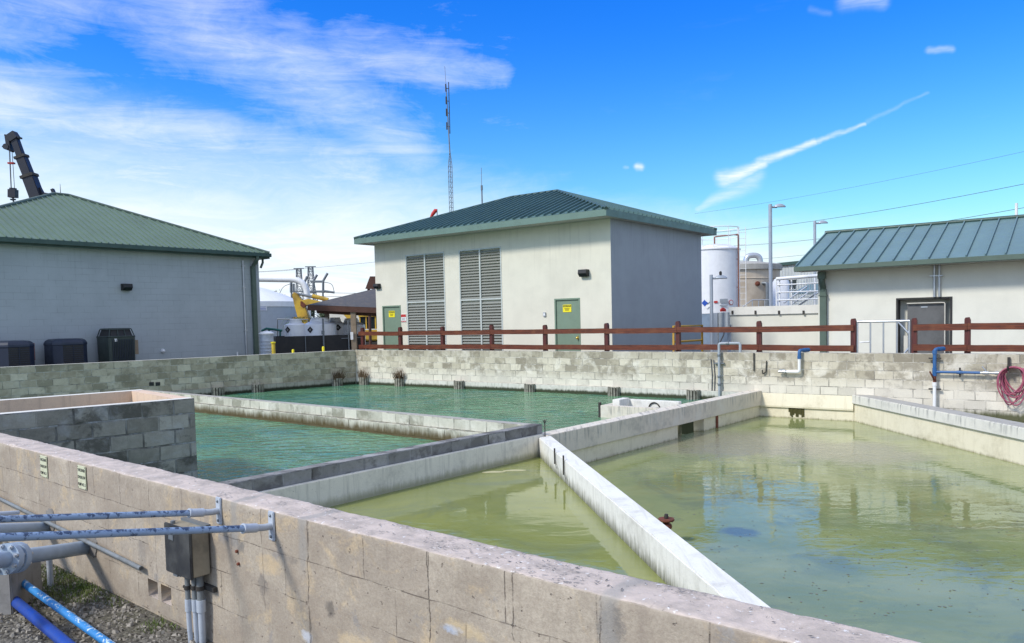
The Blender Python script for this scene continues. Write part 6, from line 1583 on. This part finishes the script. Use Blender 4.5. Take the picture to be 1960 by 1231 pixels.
o = mb.build('storage_tank', M['white_poly']); tag(o, 'narrow white upright vessel right of the tan tank, behind the railing', 'tank', kind='thing')

# power lines at the right
def wire(pa_, pb_, r_, lab, grp='overhead power lines', sag=.4, nm='power_line'):
    a, b = pa_, pb_; mb = MB(); mb.tube([a.lerp(b, t_ / 16) - UP * sag * 4 * (t_ / 16) * (1 - t_ / 16) for t_ in range(17)], r_, 5)
    o = mb.build(nm, M['wire']); tag(o, lab, 'power line', grp, 'thing')
wire(aty(1345, 447, 110), aty(2050, 334, 60), .022, 'overhead wire at the right meeting the middle roof corner, the middle one in height', sag=.6)
wire(aty(1400, 471, 110), aty(2050, 381, 60), .022, 'overhead wire crossing the tall lamp pole, just above the right roof', sag=.6)
wire(aty(1330, 409, 150), aty(2050, 270, 90), .018, 'highest and faintest overhead wire at the right', sag=.6)
wire(aty(1400, 500, 110), aty(1700, 468, 95), .020, 'lowest overhead wire at the right, ending behind the right roof', sag=.2)
wire(aty(430, 524, 110), aty(760, 497, 130), .02, 'thin overhead wire above the lattice pylons', sag=.2)
wire(aty(430, 521, 118), aty(577, 515, 112), .02, 'thin overhead wire running left from the shorter pylon', sag=.2)
for (ya, yb, l_) in ((559, 561, 'upper wire running right from the pylon arms'), (566, 568, 'lower wire running right from the pylon arms')): wire(aty(590, ya, 112), aty(760, yb, 112), .03, l_, sag=.1)

# ================================================================== masts behind the middle building
# antenna tower
Y = 60; b = V3(aty(869.5, 600, Y), 0); zt1 = aty(867, 286, Y).z; wB = .40
g = thing('radio_mast', 'tall thin lattice radio mast with stacked dipoles rising behind the middle roof', 'mast', b)
mb = MB(); tri = [V((math.cos(a), math.sin(a), 0)) for a in (PI / 2, PI / 2 + 2 * PI / 3, PI / 2 + 4 * PI / 3)]
wr = lambda z: .17 if z < zt1 - 1.2 else .17 * max(.15, (zt1 - z) / 1.2)
zz = 0.0; st_ = .38
while zz < zt1 - .05:
    z2 = min(zz + st_, zt1)
    for i in range(3):
        a, a2, c2 = b + tri[i] * wr(zz) + UP * zz, b + tri[i] * wr(z2) + UP * z2, b + tri[(i + 1) % 3] * wr(z2) + UP * z2
        mb.tube([a, a2], .022, 5, cap=False); mb.tube([a, c2], .011, 4, cap=False); mb.tube([a2, c2], .011, 4, cap=False)
    zz = z2
mb.build('lattice', M['steel_dark'], g)
z3 = aty(863, 160, Y).z; z4 = aty(861.5, 127, Y).z; tilt = V((-.16, 0, 0))
mb = MB(); mb.tube([b + UP * (zt1 - .3), b + tilt + UP * z3], .05, 8, r2=.035); mb.tube([b + tilt + UP * z3, b + tilt * 1.3 + UP * z4], .018, 6); mb.build('pole', M['steel_dark'], g)
for yy in (170, 194, 217, 243):
    q = aty(866, yy, Y); q = V3(b + tilt * .7 + V((.16, -.02, 0)), q.z)
    mb = MB(); mb.tube([q + UP * .50, q - UP * .50], .032, 6); mb.tube([q, q + V((-.24, .02, .06))], .028, 6); mb.tube([q + V((-.22, 0, .35)), q + V((-.22, 0, -.2))], .05, 6); mb.build('dipole', M['bar_black'], g)
Y = 50; q = aty(923, 395, Y); zt_ = aty(923, 321, Y).z; zm = aty(923, 361, Y).z
mb = MB(); mb.tube([V3(q, 0), V3(q, zm)], .045, 8); mb.tube([V3(q, zm - .1), V3(q, zm + .2)], .065, 8); mb.tube([V3(q, zm), V3(q, zt_)], .016, 6); o = mb.build('whip_antenna', M['steel_dark']); tag(o, 'short whip antenna behind the middle roof, right of the lattice mast', 'antenna', kind='thing')
Y = 52; q = aty(837, 420, Y); zt_ = aty(837, 400, Y).z
g = thing('windsock', 'small drooping red windsock on a thin pole behind the middle roof', 'windsock', V3(q, 0))
mb = MB(); mb.tube([V3(q, 0), V3(q, zt_)], .03, 8); mb.build('pole', M['steel_dark'], g)
mb = MB(); d_ = V((-.52, 0, -.80)).normalized(); s0_ = V3(q, zt_ - .12); mb.tube([s0_, s0_ + V((-.10, 0, .02)), s0_ + V((-.14, 0, .02)) + d_ * .25, s0_ + V((-.14, 0, .02)) + d_ * .55], [.11, .13, .12, .06], 14); mb.build('sock', M['red'], g)

# ================================================================== left background
# crane
Y = 60.0
g = thing('crane', 'dark telescopic crane boom with a hanging hook block above the left roof', 'crane', V3(aty(85, 600, Y), 0))
def cr(px, py, dy=0): return aty(px, py, Y + dy)
def boxbeam(mb, a, b, w_, hgt):
    d_ = (b - a).normalized(); sd_ = V((0, 1, 0)); n_ = d_.cross(sd_).normalized(); mb.obox(a - sd_ * w_ / 2 - n_ * hgt / 2, sd_ * w_, n_ * hgt, b - a)
mb = MB(); boxbeam(mb, cr(98, 450), cr(55, 334), .75, .84); mb.build('base_section', M['crane'], g, bevel=.04)
mb = MB(); boxbeam(mb, cr(56, 338), cr(40.5, 299), .60, .66); mb.build('middle_section', M['crane'], g, bevel=.03)
mb = MB(); boxbeam(mb, cr(41, 301), cr(27, 262), .46, .50); mb.build('tip_section', M['crane'], g, bevel=.03)
mb = MB(); boxbeam(mb, cr(57, 340), cr(55.2, 335), .86, 1.0); mb.mark(); boxbeam(mb, cr(42, 303), cr(40.3, 298.5), .70, .82); mb.build_each('collar', M['bar_black'], g)
mb = MB(); boxbeam(mb, cr(30, 268), cr(22, 256), .6, .62); boxbeam(mb, cr(12, 260), cr(39, 264), .5, .13); boxbeam(mb, cr(16, 262), cr(20, 288), .5, .28); mb.lathe(cr(15, 282) - V((0, .3, 0)), [(.22, 0), (.22, .6)], 16, axis=(0, 1, 0)); boxbeam(mb, cr(6, 281), cr(18, 285), .3, .10); boxbeam(mb, cr(17, 285), cr(24, 290), .4, .14); mb.build('head', M['crane'], g)
mb = MB()
for (xa, xb, dy) in ((17.5, 21, -.2), (23, 28, .2), (19, 22, .1)): mb.tube([cr(xa, 288, dy), cr(xb, 363, dy)], .022, 5)
mb.tube([cr(33, 270), cr(47, 300), cr(57, 330)], .02, 5); mb.tube([cr(37, 300), cr(43, 300)], .03, 5); mb.build('cable', M['wire'], g)
mb = MB(); boxbeam(mb, cr(16, 312.5), cr(27.5, 312.5), .25, .12); mb.build('marker_bar', M['red'], g)
mb = MB(); boxbeam(mb, cr(25, 363), cr(25, 378.5), .45, .56); boxbeam(mb, cr(25, 360), cr(25, 364), .3, .40); mb.tube(path_round([cr(25, 378), cr(25, 384), cr(28, 389), cr(24, 393), cr(21, 389)], .1), .06, 8); mb.cbox(cr(25, 382), .34, .2, .1); mb.build('hook_block', M['crane'], g, bevel=.02)
mb = MB(); boxbeam(mb, cr(70, 368.5), cr(108, 374), .3, .14)
for (xa, ya, xb, yb) in ((76, 360, 82, 371), (100, 362, 104, 371)): boxbeam(mb, cr(xa, ya), cr(xb, yb), .25, .20)
mb.build('stowed_jib', M['crane'], g); mb = MB(); mb.cbox(V3(cr(100, 600), 1.4), 6, 2.6, 1.6); mb.cbox(V3(cr(100, 600), 2.9), 2, 2.2, 1.4); mb.build('carrier', M['crane'], g, bevel=.1)
# domed tank
Y = 70; ct = V3(aty(468, 600, Y), 0); rt = 4.75; zt_ = aty(510, 577, Y - 3).z; za = aty(495, 552, Y).z
g = thing('storage_tank', 'large grey tank with a shallow white domed roof right of the left building', 'tank', ct)
mb = MB(); mb.lathe(ct, [(rt, 0), (rt, zt_)], 64); mb.build('shell', plain('blue grey tank shell', (.40, .44, .48), .6, dirt=.2), g)
mb = MB(); mb.lathe(ct, [(rt + .06, zt_ - .45), (rt + .06, zt_), (rt * .8, zt_ + .55), (rt * .4, zt_ + 1.25), (.4, zt_ + 1.6)], 64); mb.build('roof', M['white'], g)
q = on_cyl(503, 590, ct, rt); n_ = U(q - ct); tx = V((-n_.y, n_.x, 0)); mb = MB(); mb.obox(q - tx * .32 - UP * .2 + n_ * .02, tx * .64, UP * .42, n_ * .02); s_ = mb.build('sign_plate', M['white'], g)
mb = MB(); [mb.obox(q - tx * .25 + UP * (.08 - .12 * i) + n_ * .042, tx * .5, UP * .04, n_ * .006) for i in range(3)]; mb.build('marking', M['blue_sign'], s_)
# white overhead pipe with its bend
Y = 50; mb = MB(); mb.tube(path_round([aty(430, 533, Y), aty(587, 535.5, Y), V3(aty(589, 600, Y), 0)], 1.0, 8), .19, 18); o = mb.build('overhead_pipe', M['white']); tag(o, 'thick white overhead pipe bending down beside the pylons', 'pipe', kind='thing')
# pylons
def pylon(px, ytop, Y, lab, wt, wb):
    b = V3(aty(px, 600, Y), 0); H_ = aty(px, ytop, Y).z; g = thing('lattice_pylon', lab, 'pylon', b, 'lattice pylons left of the middle building'); mb = MB(); N_ = 9
    def rw_(z): return (wb + (wt - wb) * min(1, z / (H_ * .75))) / 2 if z < H_ * .75 else wt / 2 * (1 - .1 * (z - H_ * .75))
    zs_ = [H_ * (1 - (1 - k / N_) ** 1.2) for k in range(N_ + 1)]
    cs = [(-1, -1), (1, -1), (1, 1), (-1, 1)]
    for k in range(N_):
        za, zb = zs_[k], zs_[k + 1]; ra, rb_ = rw_(za), rw_(zb)
        for i in range(4):
            j = (i + 1) % 4; A0 = b + V((cs[i][0] * ra, cs[i][1] * ra, za)); A1 = b + V((cs[j][0] * ra, cs[j][1] * ra, za)); B0 = b + V((cs[i][0] * rb_, cs[i][1] * rb_, zb)); B1 = b + V((cs[j][0] * rb_, cs[j][1] * rb_, zb))
            mb.tube([A0, B0], .055, 4, cap=False); mb.tube([A0, B1], .03, 4, cap=False); mb.tube([A1, B0], .03, 4, cap=False); mb.tube([B0, B1], .03, 4, cap=False)
    mb.build('lattice', M['steel_dark'], g)
    mb = MB(); mb.cbox(b + UP * H_, wt * 1.9, .3, .12); zz = aty(px, 558, Y).z; mb.cbox(b + UP * zz, wb * 1.1, .3, .12); mb.build('cross_arm', M['steel_dark'], g)
    return b, H_, g
pylon(575, 514, 112, 'shorter lattice pylon, behind the bend of the white pipe', .75, 2.2); pylon(597.5, 510.5, 108, 'taller lattice pylon, between the white pipe bend and the hooked arms', .75, 2.5)
# pantograph like switch arms
g = thing('switch_gear', 'dark switchgear frame with hooked arms right of the pylons', 'switchgear', V3(aty(620, 600, 100), 0)); Y = 100
mb = MB(); A = lambda x, y: aty(x, y, Y)
for pts in ([(618.5, 556), (618.5, 538), (627, 523)], [(600, 556), (600, 538), (607, 526)], [(583, 540), (588, 529)], [(595, 539), (620, 539)], [(592, 558), (622, 558)], [(620, 557), (640, 560)], [(557, 560), (557, 542), (561, 535)], [(562, 560), (562, 543)]): mb.tube([A(*q) for q in pts], .16, 6)
mb.tube(path_round([A(620, 540), A(636, 543), A(640, 560)], 2.), .04, 5); mb.tube(path_round([A(557, 543), A(542, 548), A(535, 562)], 2.), .04, 5)
mb.tube([A(618, 558), V3(A(618, 600), 0)], .12, 6); mb.tube([A(600, 558), V3(A(600, 600), 0)], .12, 6); mb.tube([A(558, 560), V3(A(558, 600), 0)], .12, 6); mb.build('frame', M['steel_dark'], g)
# excavator
Y = 45; A = lambda x, y, dy=0: aty(x, y, Y + dy)
g = thing('excavator', 'yellow excavator with a raised folded arm behind the white chemical tanks', 'excavator', V3(A(690, 640), 0))
def slab(mb, pts, wd_):
    a_ = [A(x, y, -wd_ / 2) for x, y in pts]; b_ = [q + V((0, wd_, 0)) for q in a_]; mb.quad(a_); mb.quad(b_[::-1])
    for k in range(len(pts)): mb.quad([a_[k], b_[k], b_[(k + 1) % len(pts)], a_[(k + 1) % len(pts)]])
mb = MB(); slab(mb, [(558.5, 564), (562, 559), (568, 562), (577, 574), (584, 588), (594, 617), (572, 617), (565, 592)], .4); mb.build('stick', M['yellow'], g, bevel=.03)
mb = MB(); slab(mb, [(575, 575), (590, 572), (612, 577), (650, 585), (671, 588), (674, 612), (665, 611), (655, 600), (640, 594), (610, 590), (585, 584)], .5); mb.build('boom', M['yellow'], g, bevel=.03)
mb = MB(); mb.tube([A(563, 561), A(595, 568), A(626, 574)], .07, 8); mb.build('hydraulic_ram', M['steel_dark'], g); mb = MB(); mb.tube([A(598, 566.5), A(628, 574)], .12, 8); mb.build('ram_sleeve', M['yellow'], g)
mb = MB(); slab(mb, [(575, 577), (583, 576), (586, 583), (580, 590), (575, 585)], .45); mb.build('joint_plate', M['rust'], g)
mb = MB(); slab(mb, [(560, 607), (592, 610), (590, 622), (580, 630), (566, 626)], 1.0); mb.build('bucket', M['yellow'], g, bevel=.04)
mb = MB(); c_ = V3(A(704, 630), 0); mb.cbox(c_ + UP * .95, 3.6, 2.6, .6); mb.build('body', M['yellow'], g, bevel=.08)
mb = MB(); mb.obox(A(688, 630, -.7), V((1.6, 0, 0)), V((0, 1.3, 0)), UP * (A(688, 606).z - A(688, 630).z)); cb = mb.build('cab', M['glass_dark'], g, bevel=.05)
mb = MB(); mb.obox(A(686, 606.5, -.8), V((1.8, 0, 0)), V((0, 1.5, 0)), UP * .08)
for x_ in (688, 700, 718): mb.obox(A(x_, 630, -.74), V((.07, 0, 0)), V((0, .05, 0)), UP * (A(688, 606).z - A(688, 630).z))
mb.build('cab_frame', M['yellow'], g)
for s_ in (-1, 1): mb = MB(); mb.cbox(c_ + V((0, s_ * 1.1, .45)), 4.2, .6, .9); mb.build('track', M['bar_black'], g, bevel=.3)
# beige building behind
a = V3(aty(622, 600, 62), 0); g = thing('low_building', 'low beige building behind the excavator, under the shelter eave', 'building', a); zt_ = aty(660, 585, 62).z
mb = MB(); mb.prism([a[:2], (a + V((7, -1.5, 0)))[:2], (a + V((7.8, 2.5, 0)))[:2], (a + V((.8, 4, 0)))[:2]], -.1, zt_); mb.build('wall', M['beige'], g)
mb = MB(); mb.prism([(a + V((-.2, -.2, 0)))[:2], (a + V((7.2, -1.75, 0)))[:2], (a + V((8, 2.7, 0)))[:2], (a + V((.7, 4.2, 0)))[:2]], zt_ + .002, zt_ + .2); mb.build('roof', M['white'], g)
mb = MB(); c_ = aty(706, 591, 60.3); mb.cbox(c_, .30, .3, .25); mb.tube([c_, c_ + V((.0, 0, -.3))], .06, 8); mb.build('wall_light', M['bar_black'], g)
# brown gable behind the shelter
a = V3(aty(699, 600, 42), 0)
g = thing('gable_roof', 'dark brown gable peak behind the shingled shelter roof', 'roof', a); pk = [aty(699, 553, 42), aty(708, 529, 42), aty(760, 529, 42), aty(765, 553, 42)]
mb = MB(); bk = [q + V((1.5, 3, 0)) for q in pk]; mb.quad(pk); mb.quad(bk[::-1]); [mb.quad([pk[k], bk[k], bk[(k + 1) % 4], pk[(k + 1) % 4]]) for k in range(4)]; mb.build('roof', M['brown'], g)
mb = MB()
for q in (pk[0], pk[3]): mb.tube([V3(q + V((.15, .2, 0)), 0), q + V((.15, .2, 0))], .08, 8); mb.mark()
mb.build_each('post', M['brown'], g)
# shelter
E0_ = aty(588, 583.5, 31.0); E1_ = aty(727, 589, 31.0); R0_ = aty(726, 550.5, 35.0); D0_ = aty(605, 586, 39.5); R1_ = R0_ + V((.3, .2, 0)); D1_ = V((E1_.x + .2, 39.0, E1_.z))
g = thing('shelter', 'open shelter with a dark shingled roof and tan post left of the middle building', 'shelter', V3(E0_, 0))
mb = MB(); lift = UP * 0; mb.quad([E0_, E1_, R1_, R0_]); mb.quad([E1_, D1_, R1_]); mb.quad([D1_, D0_, R0_, R1_]); mb.quad([D0_, E0_, R0_]); mb.build('roof', M['shingle'], g)
mb = MB()
for A0, B0 in ((E0_, E1_), (D0_, E0_)): mb.quad([A0 - UP * .22, B0 - UP * .22, B0 - UP * .005, A0 - UP * .005]); 
mb.obox(E0_ + V((.3, .3, -.34)), V(((E1_ - E0_).x - .5, 0, E1_.z - E0_.z)), V((0, .14, 0)), UP * .22)
mb.build('fascia', M['brown'], g)
mb = MB(); mb.quad([E0_ - UP * .02, D0_ - UP * .02, D1_ - UP * .02, E1_ - UP * .02]); mb.build('ceiling', M['brown'], g)
for x_, Y_ in ((675.5, 31.05), (625, 38.8)):
    mb = MB(); q = V3(aty(x_, 600, Y_), 0); mb.obox(q - V((.10, .0, 0)), V((.20, 0, 0)), V((0, .18, 0)), UP * (E0_.z - .12)); o = mb.build('post', M['tan_wood'], g)
mb = MB(); q = aty(673.5, 643, 31.0); mb.cbox(q, .11, .02, .30); mb.build('notice', M['white'], g)
# containment and tanks
Y = 30.2; a = V3(aty(527, 650, Y), 0); bq = V3(aty(696, 650, Y + 1.3), 0); dq = U(bq - a); nq = V((-dq.y, dq.x, 0)); zt_ = aty(560, 644, Y).z
g = thing('containment_tub', 'black containment tub holding the white chemical tanks', 'tub', a); Lq = (bq - a).length
mb = MB(); W_ = 2.0
for (o_, u_, v_) in ((a, dq * Lq, nq * .08), (a + nq * (W_ - .08), dq * Lq, nq * .08), (a + nq * .08, dq * .08, nq * (W_ - .16)), (a + nq * .08 + dq * (Lq - .08), dq * .08, nq * (W_ - .16))): mb.obox(o_, u_, v_, UP * zt_)
mb.obox(a + nq * .08 + dq * .08 + UP * .02, dq * (Lq - .16), nq * (W_ - .16), UP * .1); mb.build('tub', M['black'], g)
mb = MB(); mb.tube([a - nq * .05 + dq * Lq * .33 + UP * zt_, a - nq * .05 + dq * Lq * .33], .02, 6); mb.tube([a - nq * .05 + dq * Lq * .74 + UP * (zt_ - .15), a - nq * .05 + dq * Lq * .99 + UP * (zt_ - .12)], .02, 6); mb.build('pipe', M['steel_dark'], g)
def chem(px, Y_, r_, ysh, ytop, lab, marks):
    c_ = V3(aty(px, 600, Y_), 0); zs_, zt__ = aty(px, ysh, Y_ - r_ * .6).z, aty(px, ytop, Y_ - r_ * .5).z
    g = thing('chemical_tank', lab, 'tank', c_ + UP * .12, 'white chemical tanks in the black tub')
    mb = MB(); mb.lathe(c_, [(r_, .12), (r_, zs_ - .04), (r_ * .98, zs_), (r_ * .62, zt__ - .10), (r_ * .56, zt__ - .09), (r_ * .55, zt__), (r_ * .05, zt__ + .01)], 40); mb.build('tank', M['white_poly'], g)
    mb = MB(); mb.lathe(c_, [(r_ * .50, zt__ + .005), (r_ * .50, zt__ + .05), (r_ * .42, zt__ + .07)], 32); mb.build('lid', M['white'], g)
    for (mx, my) in marks:
        q = on_cyl(mx, my, c_, r_); n_ = U(q - c_); tx = V((-n_.y, n_.x, 0))
        for (oo, mm, nn_) in (((0, 0), M['ink'], 'placard'), ((0, .0), M['white'], 'placard_centre')):
            s_ = .095 if nn_ == 'placard' else .04; ax = (tx + UP) * s_ * .7071; ay = (-tx + UP) * s_ * .7071; mb = MB(); mb.obox(q + n_ * (.004 if s_ > .1 else .008) - ax - ay + UP * (0 if s_ > .1 else .045), ax * 2, ay * 2, n_ * .004); mb.build(nn_, mm, g)
chem(565, 31.3, .44, 622, 614, 'white chemical tank at the left end of the black tub', [(551, 633.5)])
chem(611, 31.6, .66, 621, 611, 'widest white chemical tank, in the middle of the black tub', [(594, 633.5), (645, 629)][:1])
chem(641, 32.6, .42, 622, 611, 'white chemical tank overlapping the widest one on its right', [(647, 629)])
chem(672, 32.9, .56, 622, 612.5, 'white chemical tank behind the tan shelter post', [])
for x_, y0_, y1_, Y_ in ((618, 610, 640, 30.8), (666.5, 612, 640, 31.2)):
    mb = MB(); q = aty(x_, y0_, Y_); mb.tube([V3(q, .5), q], .035, 8); mb.tube([V3(aty(x_, y1_ - 6, Y_), aty(x_, y1_, Y_).z), V3(aty(x_, y1_ - 6, Y_), aty(x_, y1_ - 7, Y_).z)], .06, 8); o = mb.build('valve_pipe', M['steel_dark']); tag(o, 'dark valve pipe against the widest white chemical tank' if x_ < 640 else 'dark valve pipe just left of the tan shelter post', 'pipe', 'dark valve pipes on the chemical tanks', 'thing')
# grey drum, frame and bollards
c_ = V3(aty(511, 660, 28.6), 0); r_ = .24; zt_ = aty(511, 640, 28.4).z
g = thing('drum', 'ribbed grey drum with a white lid beside the left building corner', 'drum', c_)
mb = MB(); prof = [(r_, .05)]; [prof.extend([(r_, .1 + .12 * k), (r_ + .012, .13 + .12 * k), (r_, .16 + .12 * k)]) for k in range(int((zt_ - .2) / .12))]; prof.append((r_, zt_)); mb.lathe(c_, prof, 28); mb.build('shell', M['pvc_grey'], g)
mb = MB(); mb.lathe(c_, [(r_ + .03, zt_), (r_ + .03, zt_ + .04), (r_ * .7, zt_ + .10), (.02, zt_ + .12)], 28); mb.build('lid', M['white_poly'], g)
for x_, yt, lab, cap in ((523, 655, 'yellow bollard with a flat cap beside the grey drum', True), (560.5, 669, 'shortest yellow bollard, just showing over the wall before the black tub', False), (618.5, 663.5, 'slim yellow bollard before the right half of the black tub', False)):
    Y_ = 28.0; q = V3(aty(x_, 660, Y_), 0); zt_ = aty(x_, yt, Y_).z; g = thing('bollard', lab, 'bollard', q, 'yellow bollards before the black tub')
    mb = MB(); r_ = .065 if cap else .045; mb.lathe(q, [(r_, 0), (r_, zt_ - .03), (r_ * .7, zt_), (.005, zt_ + .01)], 16); mb.build('post', M['yellow_sign'] if not cap else plain('bollard yellow', (.62, .45, .03), .5, dirt=.3), g)
    if cap: mb = MB(); mb.lathe(q, [(.09, zt_ - .04), (.09, zt_), (.02, zt_ + .015)], 16); mb.build('cap', M['yellow_sign'], g)
# pipe frame behind the tanks
mb = MB(); A = lambda x, y: aty(x, y, 36); mb.tube([A(531, 640), A(531, 611), A(590, 612)], .035, 6); mb.tube([V3(A(531, 640), 0), A(531, 640)], .03, 6); mb.tube([A(590, 612), V3(A(590, 640), 0)], .03, 6)
o = mb.build('pipework', M['steel_dark']); tag(o, 'thin dark pipe frame behind the leftmost white chemical tank', 'pipe frame', kind='thing')
mb = MB(); A = lambda x, y: aty(x, y, 33); mb.tube([A(500, 634), A(510, 629), A(527, 631), A(540, 633)], .05, 8); mb.tube([A(515, 629), V3(A(515, 640), 0)], .04, 8); mb.tube([A(536, 632), V3(A(536, 640), 0)], .04, 8)
o = mb.build('green_pipework', plain('dull green pipe', (.05, .22, .17), .5, dirt=.5)); tag(o, 'dull green pipework between the drum and the white chemical tanks', 'pipework', kind='thing')

# palm clump behind the tanks
def palm(px, py, Y_, lab):
    q = aty(px, py, Y_); b = V3(q, 0); g = thing('palm', lab, 'palm', b); mb = MB(); mb.tube([b, V3(q, q.z - .35)], .14, 10, r2=.1); mb.build('trunk', M['bark'], g)
    mb = MB(); rr = random.Random(5)
    for k in range(26):
        a = rr.uniform(0, 2 * PI); o_ = V((math.cos(a), math.sin(a), 0)); c0_ = V3(q, q.z - .35); prev = c0_; L_ = rr.uniform(.7, 1.05); lift = rr.uniform(.25, .9)
        for j in range(1, 9):
            t_ = j / 8; nx = c0_ + o_ * L_ * t_ + UP * (lift * math.sin(PI * t_ * .75) * .62 - .30 * t_ * t_)
            sd_ = o_.cross(UP) * (.14 * math.sin(PI * min(t_, .95)) + .02); mb.quad([prev, nx + sd_ - UP * .03, nx + sd_ * 1.05 + (nx - prev) * .4 - UP * .05]); mb.quad([prev, nx - sd_ - UP * .03, nx - sd_ * 1.05 + (nx - prev) * .4 - UP * .05]); mb.quad([prev - sd_ * .06, prev + sd_ * .06, nx + sd_ * .06, nx - sd_ * .06]); prev = nx
    mb.build('crown', M['palm'], g)
palm(573, 606, 39, 'small green palm between the excavator arm and the white chemical tanks')
# trees far behind the domed tank
def tree(px, ytop, Y_, R_, lab, seed):
    rr = random.Random(seed); b = V3(aty(px, 600, Y_), 0); H_ = aty(px, ytop, Y_).z; g = thing('tree', lab, 'tree', b, 'trees behind the domed tank')
    mb = MB(); mb.tube([b, b + UP * H_ * .45, b + V((rr.uniform(-.3, .3), 0, H_ * .75))], [.28, .18, .08], 8)
    for k in range(6): a = rr.uniform(0, 6.28); s_ = b + UP * H_ * rr.uniform(.35, .6); mb.tube([s_, s_ + V((math.cos(a) * R_ * .7, math.sin(a) * R_ * .7, H_ * .22))], .08, 6, r2=.03)
    mb.build('trunk', M['bark'], g)
    mb = MB(); cl = []
    for k in range(26):
        a = rr.uniform(0, 6.28); q = math.sqrt(rr.random()) * R_; cl.append((b + V((math.cos(a) * q, math.sin(a) * q, H_ * (.50 + .42 * rr.random() * (1 - .45 * q / R_)))), R_ * rr.uniform(.18, .36)))
    for (c_, r_) in cl:
        for k in range(110):
            v_ = V((rr.gauss(0, 1), rr.gauss(0, 1), rr.gauss(0, .8))); v_.normalize(); o_ = c_ + v_ * r_ * rr.uniform(.55, 1.1); a_ = V((rr.gauss(0, 1), rr.gauss(0, 1), rr.gauss(0, 1))).normalized(); b_ = a_.cross(v_); s_ = rr.uniform(.10, .19)
            mb.quad([o_ - a_ * s_, o_ + b_ * s_ * .6, o_ + a_ * s_, o_ - b_ * s_ * .6])
    mb.build('crown', M['leaf'], g)
tree(503, 546, 95, 3.0, 'dark evergreen tree showing highest over the domed tank, by the building corner', 1)
tree(537, 557, 97, 2.4, 'dark tree in the middle of the three behind the domed tank', 2)
tree(562, 566, 99, 2.2, 'lowest dark tree, behind the white pipe bend', 3)
tree(640, 588, 70, 1.6, 'dark bushy tree behind the excavator boom', 8)
